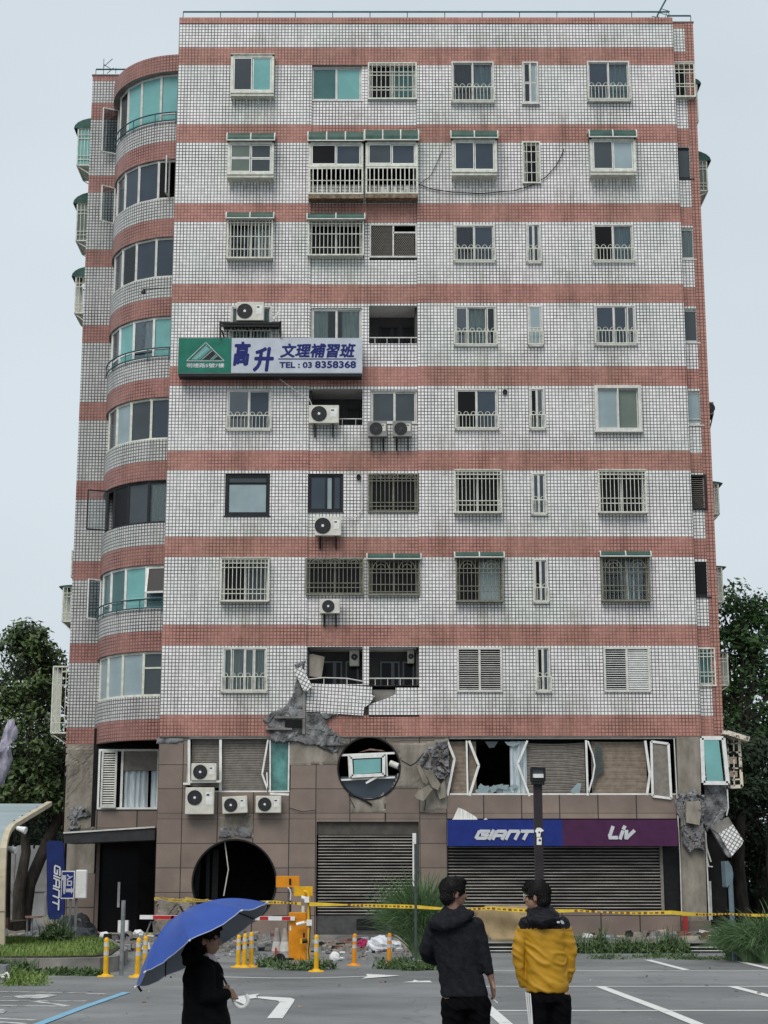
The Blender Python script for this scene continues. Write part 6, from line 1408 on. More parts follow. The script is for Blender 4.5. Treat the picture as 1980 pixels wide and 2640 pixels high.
# caution tape across the site
MT['tape'] = pm('caution_tape', (.72,.50,.05), .4, .12, 4); MT['tape_print'] = pm('tape_print', (.20,.07,.02), .5, .2)
def ribbon(pts, w_, D0, name, label):
    mb = MB(); q = [Vector(p) for p in pts]; P_ = []
    for i in range(len(q)-1):
        for k in range(8): t = k/8; P_.append(q[i].lerp(q[i+1], t)+Vector((0, .01*sin(i*8+k), -.03*sin(pi*t)*(1 if (q[i+1]-q[i]).length > 1.5 else 0))))
    P_.append(q[-1]); up = Vector((0,0,w_/2))
    for i in range(len(P_)-1):
        tw = .35+.65*abs(cos(i*.23)); tw2 = .35+.65*abs(cos((i+1)*.23))
        mb.add([P_[i]-up*tw, P_[i+1]-up*tw2, P_[i+1]+up*tw2, P_[i]+up*tw], [(0,1,2,3)])
    o = mb.build(name, MT['tape'], None, at=P_[0], label=label, category='caution tape'); mb = MB(); L_ = 0
    for i in range(len(P_)-1):
        a, b = P_[i], P_[i+1]; n = max(1, int((b-a).length/.09))
        for k in range(n):
            L_ += 1
            if (L_ // 8) % 3 == 0: continue
            c = a.lerp(b, (k+.2)/n); d = a.lerp(b, (k+.8)/n); s_ = .010+.006*((L_*7) % 3); mb.add([c+Vector((0,-.006,-s_)), d+Vector((0,-.006,-s_)), d+Vector((0,-.006,s_)), c+Vector((0,-.006,s_))], [(0,1,2,3)])
    mb.build('printed_text', MT['tape_print'], o); return o
TD = 38.8
ribbon([W(668,1953,TD), W(760,1955,TD), W(900,1959,TD), W(1060,1962,TD), W(1250,1967,TD), W(1450,1971,TD), W(1567,1974,TD+1), W(1760,1976,TD+2)], .085, TD, 'caution_tape', 'long yellow caution tape stretched from the camera post to the right edge')
ribbon([W(400,1941,TD+8), W(470,1945,TD+5), W(590,1949,TD), W(650,1952,TD-.2)], .085, TD, 'caution_tape', 'yellow caution tape between the umbrella and the barrier')
ribbon([W(*Z4(1000,1150),57), W(*Z4(1040,1142),56), W(*Z4(1180,1160),52), W(*Z4(1350,1158),48)], .10, TD, 'caution_tape', 'yellow caution tape tied round the broken pier foot behind the umbrella')
ribbon([(-9.6,56.9,.25), (-8.9,56.6,.20), (-7.9,56.7,.22), (-6.6,56.4,.2)], .09, TD, 'caution_tape', 'crumpled yellow tape lying on the entrance step')
# poles
def pole(px0, ytop, D, r, label, m, zb=0.0, name='pole', cat='pole'):
    a = W(px0, ytop, D); mb = MB(); mb.tube([(a.x, D, zb), (a.x, D, a.z)], r, 10); return mb.build(name, MT[m], None, at=(a.x, D, zb), label=label, category=cat)
MT['greypole'] = pm('dull_green_steel', (.06,.075,.07), .6, .2, 4)
pole(897.5, 1823, 38.3, .032, 'slim grey-green pole rising through the grass tuft', 'greypole')
g = G(266.5,2107); pole(267, 1945, g.y, .042, 'thin grey steel pole beside the grass island', 'steel')
# street lamp
LD = 31.0; a = W(1161,1685,LD); o = thing('street_lamp', (a.x, LD, 0), 'dark square lamp post with a floodlight head between the two men', 'street lamp')
mb = MB(); MT['lamp_post'] = pm('lamp_post_brown', (.028,.022,.027), .5, .2, 3); mb.box(a.x-.075, a.x+.075, LD-.075, LD+.075, 0, a.z); mb.box(a.x-.15, a.x+.15, LD-.15, LD+.15, 0, .03); mb.build('post', MT['lamp_post'], o)
b = R((1146,1658,1178,1690), LD-.1); mb = MB(); frame(mb, b[0], b[1], b[2]+.02, b[3], LD-.16, LD+.02, .035); mb.box(b[0]+.01, b[1]-.01, LD-.02, LD+.1, b[2]+.02, b[3]-.01); mb.box(b[0]+.02, b[1]-.02, LD-.15, LD+.08, b[2]-.04, b[2]+.06); mb.build('head', MT['black'], o)
mb = MB(); mb.box(b[0]+.035, b[1]-.035, LD-.12, LD-.10, b[2]+.08, b[3]-.035); mb.box(b[0]+.035, b[1]-.035, LD-.125, LD-.12, b[2]+.08, b[2]+.15, 1); mb.build('lens', [MT['g_grey'], MT['white']], o)
mb = MB(); c = R((1158,1796,1172,1825), LD-.09)
mb.prism([(c[0]+.01,c[2]), (c[1]-.02,c[2]), (c[1]-.015,c[2]+.13), (c[0]+.015,c[2]+.13)], LD-.081, LD-.077)
mb.prism([(c[0]+.01,c[2]+.14), (c[1]-.04,c[2]+.14), (c[1]-.03,c[2]+.22), (c[1]+.03,c[2]+.25), (c[1]-.03,c[2]+.30), (c[0]+.02,c[2]+.30), (c[0]-.02,c[2]+.24), (c[0]+.01,c[2]+.21)], LD-.081, LD-.077)
mb.disc(((c[0]+c[1])/2+.01, LD-.084, c[2]+.08), .022, 'y', 10, .003, 1); mb.disc(((c[0]+c[1])/2, LD-.084, c[2]+.22), .018, 'y', 10, .003, 1); mb.build('sticker', [MT['white'], MT['black']], o)
# grey sign seen from its edge, right
SD_ = 41.0; a = W(1576,1870,SD_); b = W(1576,1975,SD_); o = thing('road_sign', (a.x, SD_, 0), 'blue-grey road sign seen almost edge-on behind the right grass tufts', 'road sign')
MT['bluegrey'] = pm('blue_grey_sign', (.13,.18,.21), .5, .15, 3)
mb = MB(); mb.tube([(a.x+.02, SD_, 0), (a.x, SD_, a.z-.2)], .06, 10); mb.build('post', MT['bluegrey'], o)
mb = MB(); q = wz(Z6, [(1378,905),(1400,905),(1425,940),(1434,990),(1430,1040),(1408,1060),(1395,1075),(1388,1070)], SD_-.05); mb.prism(q, SD_-.06, SD_+.4); mb.build('sign_plate', MT['bluegrey'], o)
# parking sign and blank sign on twin posts, left
PD = 44.0; x_ = W(*Z12(787,1200), PD).x; o = thing('parking_sign', (x_, PD, .3), 'blue parking entrance sign with white lettering on a thin post, left of the blank one', 'sign')
mb = MB(); mb.tube([(x_, PD, .3), (x_, PD, W(*Z12(787,1130), PD).z)], .035, 8); mb.build('post', MT['steel'], o)
a = wr(Z12, (684,845,832,1160), PD-.05); mb = MB(); mb.box(a[0], a[1], PD-.06, PD-.035, a[2], a[3]); mb.box(a[0]+.02, a[1]-.02, PD-.062, PD-.06, a[2]+.03, a[3]-.03, 1); mb.build('sign_plate', [MT['alu_w'], MT['sign_blue']], o)
def rot_text(s_, r, D, m, par, Z=Z12, bolder=.008):
    """lettering turned a quarter turn clockwise"""
    x0, x1, z0, z1 = wr(Z, r, D); w_, h = x1-x0, z1-z0; ob = text_mesh(s_, (0, h, 0, w_), 0, m, par, bolder=bolder)
    o0 = ORG[par.name]
    for v in ob.data.vertices:
        X, Z_ = v.co.x+o0.x, v.co.z+o0.z; yy = v.co.y+o0.y; v.co = Vector((x0+Z_, D+yy, z1-X))-o0
    return ob
rot_text('P', (697,900,730,1105), PD-.07, MT['letter'], o, bolder=.014); rot_text('入口', (748,888,808,1010), PD-.07, MT['letter'], o, bolder=.010)
mb = MB(); q = wz(Z12, [(738,1040),(800,1040),(800,1022),(824,1068),(800,1108),(800,1088),(738,1082)], PD-.07); q = wz(Z12, [(738,1045),(738,1085),(795,1085),(795,1108),(824,1066),(795,1022),(795,1045)], PD-.07); mb.prism(q[::-1], PD-.07, PD-.064); mb.build('arrow', MT['letter'], o)
x_ = W(*Z12(852,1200), PD+.1).x; o = thing('blank_sign', (x_, PD+.1, .3), 'white blank box sign on a thin post, right of the blue parking sign', 'sign')
mb = MB(); mb.tube([(x_, PD+.1, .3), (x_, PD+.1, W(*Z12(852,1130), PD).z)], .035, 8); mb.build('post', MT['steel'], o)
a = wr(Z12, (845,835,968,1158), PD+.04); mb = MB(); mb.box(a[0], a[1], PD-.02, PD+.16, a[2], a[3]); mb.build('box', MT['alu_w'], o, bevel=.03)
# tall blue banner
BD = 54.0; pts = wz(Z12, [(525,530),(560,512),(685,512),(712,560),(724,800),(728,1100),(722,1300),(712,1388),(560,1390),(535,1330),(528,1000)], BD); MT['banner_blue'] = pm('banner_blue', (.008,.02,.11), .6, .15, 3); o = thing('banner', (pts[0][0]+.5, BD, .1), 'tall blue feather banner with white sideways lettering beside the entrance', 'banner')
mb = MB(); mb.prism(pts[::-1], BD-.09, BD+.09); mb.build('cloth', MT['banner_blue'], o, bevel=.04)
mb = MB(); mb.tube([(pts[2][0]-.1, BD, .1), (pts[2][0]-.1, BD, pts[2][1]+.05)], .025, 6); mb.box(pts[2][0]-.5, pts[2][0]+.3, BD-.3, BD+.3, .0, .06); mb.build('pole', MT['black'], o)
a = wr(Z12, (604,785,664,1265), BD-.12); strokes('GIANT', a, BD-.12, MT['letter'], o, .046, .3, .35, True)
# arched shelter at the left edge
o = thing('canopy_shelter', (-9.4, 42, 0), 'pale teal curved metal shelter with a cream edge at the left of the picture', 'shelter')
prof = [(540,95,45.7),(400,180,44.0),(260,262,42.5),(120,350,41.0),(82,395,40.6),(58,450,40.35),(40,520,40.2),(28,600,40.1),(16,900,40.0),(8,1300,40.0),(6,1860,40.0)]
PT = [W(*Z12(x, y), D) for x, y, D in prof]; X_ = sum(p.x for p in PT)/len(PT)
MT['shelter'] = pm('shelter_sheet', (.27,.34,.35), .35, .12, 1.2, stretch=(.2,1,1)); MT['creamedge'] = pm('cream_edge', (.48,.42,.30), .5, .12, 3)
mb = MB()
for i in range(len(PT)-1):
    a, b = PT[i], PT[i+1]; mb.add([(a.x-5,a.y,a.z),(b.x-5,b.y,b.z),tuple(b),tuple(a)], [(0,1,2,3)], 0, smooth=True); mb.add([(a.x-5,a.y+.04,a.z-.05),(b.x-5,b.y+.04,b.z-.05),(b.x,b.y+.04,b.z-.05),(a.x,a.y+.04,a.z-.05)], [(3,2,1,0)], 0)
mb.build('roof_sheet', MT['shelter'], o)
mb = MB()
for i in range(len(PT)-1): a, b = PT[i]+Vector((.03,0,0)), PT[i+1]+Vector((.03,0,0)); mb.bar(a, b+(b-a).normalized()*.02, .11, .14, side=(1,0,0))
mb.build('edge_beam', MT['creamedge'], o)
mb = MB()
for (x, y, D) in ((420,140,44.6),(340,190,43.6),(250,240,42.6),(160,295,41.6)): p = W(*Z12(x, y), D); mb.ball(p, .035, 6, 4)
p = W(*Z12(0,248), 43.2); q = W(*Z12(240,240), 42.9); mb.tube([p, q], .012, 5, 1); mb.build('bolt_row', [MT['black'], MT['white']], o)
for c in ((190,368), (80,590)): p = W(*Z12(*c), 40.8); mb = MB(); mb.tube([p, p+Vector((.22,-.05,-.06))], [.05,.09], 10); lo = mb.build('spot_light', MT['white'], o)
mb = MB(); p0 = G(*Z12(0,2110)); a = wr(Z12, (-40,1900,65,2000), p0.y); mb.box(a[0]-.3, a[1], p0.y, p0.y+.35, 0, a[3]); mb.box(a[0]-.3, a[1]-.02, p0.y-.05, p0.y, .02, a[2]-.05, 1); o = mb.build('meter_box', [MT['steel'], MT['alu']], None, at=(a[0], p0.y, 0), label='grey metal box on the ground at the left edge with a hose round it', category='box', )
mb = MB(); mb.tube([W(*Z12(*p), p0.y-.1) for p in ((-30,2020),(40,2010),(80,1985),(98,2020),(100,2080),(70,2130),(20,2140),(-30,2120))], .022, 6); mb.tube([W(*Z12(*p), p0.y-.14) for p in ((-30,2035),(60,2032),(85,2060),(60,2100))], .02, 6); mb.build('hose', MT['alu_w'], None, at=(a[0], p0.y-.1, 0), label='white garden hose looped over the grey box at the left edge', category='hose')
# cloth caught in the tree
Zc = Zf(0,1480,300/1580); D = 57.0; pts = wz(Zc, [(170,1960),(215,2030),(240,2120),(215,2230),(160,2330),(150,2500),(110,2700),(60,2850),(-40,2900),(-60,2500),(10,2250),(60,2100),(130,1985)], D)
mb = MB(); n = len(pts); c = (sum(p[0] for p in pts)/n, sum(p[1] for p in pts)/n); V = [(c[0], D-.15, c[1])]; 
for j, f in enumerate((.5, 1.0)):
    for i, p in enumerate(pts): V.append((c[0]+(p[0]-c[0])*f, D+.25*sin(i*2.4+j*1.7)-(.1 if j == 0 else 0), c[1]+(p[1]-c[1])*f))
Fq = [(0, 1+i, 1+(i+1) % n) for i in range(n)]+[(1+i, 1+n+i, 1+n+(i+1) % n, 1+(i+1) % n) for i in range(n)]; mb.add(V, Fq, smooth=True)
o = mb.build('cloth', pm('lilac_cloth', (.42,.41,.50), .85, .25, 3), None, at=(c[0], D, c[1]), label='pale lilac cloth caught in the branches at the left edge', category='cloth'); m_ = o.modifiers.new('s', 'SOLIDIFY'); m_.thickness = .02
# ------------------------------------------------------------------ rubble and litter
mats = [MT['concrete'], MT['mortar'], CG, MT['white'], MT['blind'], MT['black'], pm('red_rubble', (.20,.08,.06), .9, .3, 5), MT['g_frost']]
def rubble(n, xr, yr, sz, name, zf=lambda x, y: 0, seed=1, flat=.5, dens=None):
    r = random.Random(seed); mb = MB(); k = 0
    while k < n:
        x, y = r.uniform(*xr), r.uniform(*yr)
        if dens and r.random() > dens(x, y): continue
        k += 1; s_ = sz*r.uniform(.25, 1)**2*1.6+.012; a = r.uniform(0, pi); z = zf(x, y); h = s_*r.uniform(.15, .7)*flat*2; t = r.uniform(-.3, .3)
        m_ = r.choices(range(8), (5,4,6,1.0,2.4,2.6,1.5,.9))[0]; b = [(cos(a+q)*s_*r.uniform(.6,1.1), sin(a+q)*s_*r.uniform(.5,1)*.8) for q in (0, 1.4, 2.9, 4.5)]
        V = [(x+p[0], y+p[1], z+.0) for p in b]+[(x+p[0]*.8, y+p[1]*.8, z+h*(1+t*(i-1.5)*.6)) for i, p in enumerate(b)]
        mb.add(V, [(4,5,6,7),(0,1,5,4),(1,2,6,5),(2,3,7,6),(3,0,4,7)], m_)
    return mb.build(name, mats, None, kind='stuff')
hill = lambda x, y: .28*max(0, mnoise.noise((x*.7, y*.7, 3)))
rubble(3600, (-8.2, 1.0), (47.2, 52.5), .135, 'rubble', lambda x, y: hill(x, y)*rnd.random()*.6, 3, .6, lambda x, y: .35+.65*max(0, 1-abs(y-50)/2.6))
rubble(700, (-9.5, -3.5), (52.5, 57.3), .16, 'rubble', lambda x, y: .1*rnd.random(), 4, .7)
rubble(700, (-14.5, -8.2), (49.2, 56), .26, 'rubble', lambda x, y: hill(x, y)*.9*rnd.random(), 5, .7)
rubble(450, (-8, 2), (41, 48), .06, 'rubble', lambda x, y: .002, 6, .5); rubble(260, (6.5, 11.6), (52.2, 57.4), .22, 'rubble', lambda x, y: .131, 7, .5, lambda x, y: 1 if x > 8.3 else .15)
rubble(160, (-9, 9), (17, 40), .022, 'rubble', lambda x, y: .002, 8, .5); rubble(200, (9.5, 13.5), (47.5, 52), .2, 'rubble', lambda x, y: .01, 9, .6)
def blob(name, c, r, m, label, cat, seed=0, amp=.25, seg=22):
    mb = MB(); mb.ball((0,0,0), 1, seg, 14); V = []
    for v in mb.V:
        p = Vector(v); k = 1+amp*mnoise.noise((p.x*2+seed, p.y*2, p.z*2))+amp*.6*mnoise.noise((p.x*6+seed, p.y*6, p.z*6)); q = Vector((p.x*r[0]*k, p.y*r[1]*k, max(-.55, p.z)*r[2]*k)); V.append((c[0]+q.x, c[1]+q.y, c[2]+q.z+r[2]*.5))
    mb.V = V; mb.S = [False]*len(mb.S); return mb.build(name, m, None, at=c, label=label, category=cat)
q = W(*Z10(1010,800), 47.5); MT['plastic'] = pm('plastic_white', (.58,.60,.63), .35, .12, 6); blob('plastic_bag', (q.x, 47.3, 0), (.36,.28,.27), MT['plastic'], 'big crumpled white plastic bag lying among the rubble', 'plastic bag', 1)
q = W(*Z10(1110,790), 47.3); blob('plastic_bag', (q.x, 47.6, 0), (.25,.2,.18), MT['plastic'], 'smaller white plastic bag half behind the lane post', 'plastic bag', 6)
q = W(*Z10(872,770), 48); blob('plastic_bag', (q.x, 48.2, .05), (.2,.18,.17), pm('magenta_plastic', (.33,.015,.08), .4, .2, 5), 'magenta plastic bag on the rubble', 'plastic bag', 3)
q = G(*Z10(660,880)); blob('paper_cup', (q.x, q.y, 0), (.13,.12,.14), MT['white'], 'small white lump lying alone on the bare asphalt', 'litter', 4, .1)
q = W(*Z10(1195,780), 47.6); blob('rubble_sack', (q.x, 47.9, 0), (.32,.3,.32), MT['mortar'], 'brownish sack at the right end of the rubble line', 'sack', 5)
q = W(*Z12(850,1560), 51); blob('refuse_bag', (q.x, 51.0, 0), (.62,.5,.62), pm('black_plastic', (.015,.016,.018), .35, .2, 5), 'large black refuse bag behind the sign posts', 'refuse bag', 8)
q = W(*Z12(950,1640), 50); blob('refuse_bag', (q.x, 49.3, 0), (.55,.45,.40), pm('dark_grey_plastic', (.03,.035,.042), .4, .2, 5), 'dark grey refuse bag lying right of the black one', 'refuse bag', 9)
q = W(*Z7(795,400), 56); mb = MB(); mb.box(q.x-.16, q.x+.16, 56, 56.25, .16, .66); mb.build('carton', MT['white'], None, at=(q.x, 56, .16), label='white carton standing at the dark entrance', category='carton'); blob('paper_bundle', (q.x+.5, 56, .16), (.18,.14,.14), MT['white'], 'white bundle beside the carton at the entrance', 'bundle', 11)
# broken table and bent board
D = 51.5; o = thing('table', (W(*Z12(390,1580), D).x, D, 0), 'small wooden table on metal legs standing in the rubble on the left', 'table')
a = wr(Z12, (285,1350,490,1372), D); mb = MB(); n = 20; V = [((a[0]+a[1])/2+(a[1]-a[0])/2*cos(2*pi*i/n), D+.35*sin(2*pi*i/n)) for i in range(n)]; plate(V, a[2], a[3]); mb.build('table_top', pm('worn_wood', (.22,.15,.11), .7, .3, 4), o)
for x in (290, 358, 482): p = W(*Z12(x,1375), D-.2); mb = MB(); mb.tube([(p.x, D-.2+.25*(x == 290), a[2]), (p.x, D-.2+.25*(x == 290), 0)], .028, 8); mb.build('leg', MT['steel'], o)
mb = MB(); P_ = wz(Z12, [(465,1365),(500,1355),(560,1400),(640,1430),(730,1480),(600,1530),(520,1500),(470,1450)], 50.6); mb.prism(P_[::-1], 50.6, 50.66); mb.build('bent_board', pm('cream_board', (.33,.30,.24), .7, .25, 3), None, at=(P_[0][0], 50.6, 0), label='bent cream board lying beside the small wooden table', category='board')
mb = MB(); P_ = wz(Z12, [(640,1460),(690,1340),(705,1350),(690,1420),(660,1480)], 52); mb.prism(P_[::-1], 52, 52.1); mb.build('wood_splinter', MT['concrete'], None, at=(P_[0][0], 52, 0), label='upright splinter at the foot of the blue banner', category='splinter')
# tan board leaning in front of the right shutter
D = 49.0; Z13 = Zf(980,2200,K); P_ = [(590,358),(700,345),(860,335),(1000,345),(1010,560),(880,566),(720,562),(680,500),(640,430)]
q = wz(Z13, P_, D); mb = MB(); xs = [p[0] for p in q]; zs = [p[1] for p in q]; g = .08; V = []; vid = {}; Fq = []
for i in range(int((max(xs)-min(xs))/g)+1):
    for j in range(int((max(zs)-min(zs))/g)+1):
        if inside((min(xs)+(i+.5)*g, min(zs)+(j+.5)*g), q):
            f = []
            for a_, b_ in ((0,0),(1,0),(1,1),(0,1)):
                kk = (i+a_, j+b_)
                if kk not in vid: X, Z_ = min(xs)+kk[0]*g, min(zs)+kk[1]*g; vid[kk] = len(V); V.append((X, D+.16*mnoise.noise((X*1.6, Z_*1.6, 2))+.05*sin(X*3+Z_*7)+.09*abs(mnoise.noise((X*2.5+Z_*2, Z_*1.2, 6)))+.25*Z_, Z_))
                f.append(vid[kk])
            Fq.append(tuple(f))
mb.add(V, Fq, smooth=True); o = mb.build('tarpaulin', pm('tan_tarp', (.33,.25,.135), .75, .2, 1.5), None, at=(min(xs), D, 0), label='crumpled tan tarpaulin hung in front of the right shutter between the two men', category='tarpaulin'); o.modifiers.new('s', 'SOLIDIFY').thickness = .02
# ------------------------------------------------------------------ people
MT['skin'] = pm('skin', (.33,.19,.13), .5, .12, 12, spec=.35); MT['skin2'] = pm('skin_tan', (.24,.135,.095), .5, .12, 12, spec=.35); MT['hair'] = pm('black_hair', (.008,.007,.007), .5, .3, 60, stretch=(1,1,.2), spec=.12)
MT['navy'] = pm('charcoal_knit', (.017,.018,.022), .9, .2, 30, bump=.3, spec=.05); MT['blackcloth'] = pm('black_cloth', (.004,.004,.005), .9, .25, 20, spec=.05); MT['blackshell'] = pm('black_shell', (.008,.008,.011), .6, .2, 12, spec=.15)
MT['mustard'] = pm('mustard_shell', (.41,.22,.014), .5, .12, 5); MT['blackcoat'] = pm('black_coat', (.004,.0045,.005), .85, .25, 10, spec=.05); MT['pink'] = pm('pale_pink_cotton', (.50,.42,.45), .9, .1, 10)
MT['eye'] = pm('eye_white', (.20,.17,.15), .5, .05)
def limb(mb, pts, rad, seg=14, sy=1.0):
    """tapered limb with round joints; sy flattens it front to back"""
    pts = [Vector(p) for p in pts]; k = len(mb.V)
    P_, R_ = [], []
    for i in range(len(pts)-1):
        for j in range(4): t = j/4; P_.append(pts[i].lerp(pts[i+1], t)); R_.append(rad[i]+(rad[i+1]-rad[i])*t)
    P_.append(pts[-1]); R_.append(rad[-1]); mb.tube(P_, R_, seg)
    for p, r in zip(pts, rad): mb.ball(p, r*.995, 14, 10)
    if sy != 1.0:
        cy = sum(p.y for p in pts)/len(pts)
        for i in range(k, len(mb.V)): v = mb.V[i]; mb.V[i] = (v[0], cy+(v[1]-cy)*sy, v[2])
    return mb
def loft(mb, secs, seg=28):
    """stack of elliptical sections (centre, rx, ry) closed at both ends"""
    vs = []; n = len(secs)
    for c, rx, ry in secs:
        for k in range(seg): t = 2*pi*k/seg; vs.append((c[0]+rx*cos(t), c[1]+ry*sin(t), c[2]))
    fs = [(i*seg+k, i*seg+(k+1) % seg, (i+1)*seg+(k+1) % seg, (i+1)*seg+k) for i in range(n-1) for k in range(seg)]
    fs += [tuple(range(seg))[::-1], tuple(range((n-1)*seg, n*seg))]
    return mb.add(vs, fs)
def skinned(mb, name, m, par, voxel=.008, smooth=4, disp=None, cut=None):
    me = bpy.data.meshes.new('t'); me.from_pydata(mb.V, [], mb.F); ob = bpy.data.objects.new('t', me); col.objects.link(ob)
    r = ob.modifiers.new('r', 'REMESH'); r.mode = 'VOXEL'; r.voxel_size = voxel
    s_ = ob.modifiers.new('s', 'SMOOTH'); s_.factor = .5; s_.iterations = smooth
    bpy.context.view_layer.update(); m2 = bpy.data.meshes.new_from_object(ob.evaluated_get(bpy.context.evaluated_depsgraph_get())); bpy.data.objects.remove(ob)
    if disp:
        nr = [v.normal.copy() for v in m2.vertices]
        for v, n in zip(m2.vertices, nr): v.co = v.co + n*disp(v.co, n)
    mats_ = m if isinstance(m, list) else [m]
    for x in mats_: m2.materials.append(x)
    if cut:
        for p in m2.polygons: p.material_index = cut(p.center)
    for p in m2.polygons: p.use_smooth = True
    o0 = ORG[par.name]
    for v in m2.vertices: v.co = v.co - o0
    m2.name = name; o = bpy.data.objects.new(name, m2); col.objects.link(o); o.parent = par; ORG[o.name] = Vector(o0); return o
def folds(a, sx=6, sz=13, seed=0, zf=None):
    def f(p, n):
        q = Vector((p.x*sx+p.z*3+seed, p.y*sx, p.z*sz + p.x*5 - p.y*4)); w1 = mnoise.noise(q); w2 = mnoise.noise(q*2.3+Vector((5,1,2)))
        k = a*(max(0, 1-abs(w1)*3.4)*1.1 - .35 + w2*.5); return k*(zf(p) if zf else 1)
    return f
def face(mb, c, d, k=1.0):
    """head with brow, nose, lips, chin and ears; c = centre of the skull, d = facing direction (unit, horizontal)"""
    c = Vector(c); d = Vector(d).normalized(); s_ = Vector((d.y, -d.x, 0)); u = Vector((0,0,1))
    at = lambda f, l, z: c + d*f*k + s_*l*k + u*z*k
    mb.ball(at(-.012,0,.025), (.088*k,.088*k,.095*k), 18, 12); mb.ball(at(.02,0,-.035), (.066*k,.066*k,.085*k), 16, 12)
    limb(mb, [at(.045,0,-.085), at(.052,0,-.07)], [.026*k, .03*k]); limb(mb, [at(.078,0,.012), at(.100,0,-.032)], [.009*k, .014*k]); mb.ball(at(.092,0,-.036), (.017*k,.017*k,.011*k), 10, 8)
    for z in (-.058, -.070): mb.ball(at(.078,0,z), (.016*k,.02*k,.007*k), 10, 6)
    for l in (-1, 1):
        mb.ball(at(.068,l*.032,.022), (.02*k,.022*k,.010*k), 10, 6); mb.ball(at(.055,l*.038,-.030), (.024*k,.024*k,.024*k), 10, 8)
        mb.ball(at(-.008,l*.078,-.015), (.018*k,.014*k,.032*k), 12, 8); mb.ball(at(-.002,l*.086,-.002), (.012*k,.010*k,.018*k), 10, 6)
    return at
def eyes(at, par, k=1.0):
    for l in (-1, 1):
        mb = MB(); mb.ball(at(.0765,l*.030,.004), .0108*k, 10, 8); mb.ball(at(.0835,l*.031,.004), .006*k, 8, 6, 1); mb.build('eye', [MT['eye'], MT['black']], par)
        mb = MB(); limb(mb, [at(.086,l*.016,.026), at(.082,l*.046,.028)], [.0035*k, .003*k], 6); mb.build('eyebrow', MT['hair'], par)
def hand(mb, wrist, palm_dir, side_dir, curl_dir, k=1.0, curl=.5, thumb=1):
    """palm, four unequal fingers bending toward curl_dir and a thumb leaving the side of the palm"""
    w_, p, s_, c = Vector(wrist), Vector(palm_dir).normalized(), Vector(side_dir).normalized(), Vector(curl_dir).normalized()
    for i, l in enumerate((-.028, -.010, .009, .026)): limb(mb, [w_+p*.005*k+s_*l*.6*k, w_+p*.078*k+s_*l*k], [.017*k, .0125*k])
    for i, (l, ln) in enumerate(((-.030,.060), (-.010,.074), (.010,.078), (.029,.068))):
        a = w_+p*.082*k+s_*l*k; cu = curl*(1+.18*i); d1 = (p*cos(cu*.5)+c*sin(cu*.5)); d2 = (p*cos(cu*1.3)+c*sin(cu*1.3)); d3 = (p*cos(cu*2.0)+c*sin(cu*2.0))
        limb(mb, [a, a+d1*ln*.45*k, a+d1*ln*.45*k+d2*ln*.32*k, a+d1*ln*.45*k+d2*ln*.32*k+d3*ln*.26*k], [.0105*k,.0095*k,.0085*k,.007*k], 8)
    a = w_+p*.025*k+s_*thumb*.026*k; b = a+(p*.6+s_*thumb*.75+c*.35)*.034*k; limb(mb, [a, b, b+(p*.85+s_*thumb*.15+c*.5)*.030*k, b+(p*.9+c*.65)*.05*k], [.015*k,.012*k,.010*k,.008*k], 8)

def shoe(mb, x, y, d, k=1.0):
    d = Vector(d).normalized(); s_ = Vector((d.y,-d.x,0)); mb.ball(Vector((x,y,.045))+d*.0, (.052*k,.052*k,.045), 14, 8); limb(mb, [Vector((x,y,.042))-d*.05*k, Vector((x,y,.04))+d*.09*k, Vector((x,y,.03))+d*.15*k], [.042*k,.042*k,.03*k])

# --- man in the dark hoodie, seen from behind, head turned right
D1 = 14.2; A = lambda x, y, dy=0.0: W(*Z13(x, y), D1+dy)
cx = A(540,800).x; t = thing('person', (cx, D1, 0), 'man in a dark hooded sweatshirt and black trousers holding a cigarette, back to the camera', 'person')
mb = MB(); hc = A(480,256); at_ = face(mb, hc, (.93,.30,0), 1.02)
limb(mb, [A(470,300,.0), A(475,390,.0), A(480,440)], [.058,.062,.075]); sh = (A(355,475), A(625,468)); 
loft(mb, [(A(500,430), .10,.07), (A(495,480), .165,.085), (A(500,600), .155,.09), (A(520,760), .14,.085), (A(545,870), .15,.09), (A(550,930), .155,.095)])
limb(mb, [A(365,485), A(306,630,.03), A(318,664,.10), A(360,690,.20)], [.045,.034,.032,.03]); limb(mb, [A(615,480), A(660,610), A(684,700,-.01), A(714,785,-.02), A(724,832,-.02)], [.045,.035,.032,.030,.024])
hand(mb, A(726,836,-.02), (.12,0,-1), (.25,-1,0), (-.45,.9,0), 1.0, .55, 1)
for x_, s2 in ((470,-1), (630,1)):
    p = A(x_,930); limb(mb, [p, Vector((p.x+s2*.005, D1+.02, .48)), Vector((p.x+s2*.01, D1-.02, .09))], [.085,.055,.038])
skinned(mb, 'body', MT['skin2'], t, .0058, 3); eyes(at_, t)
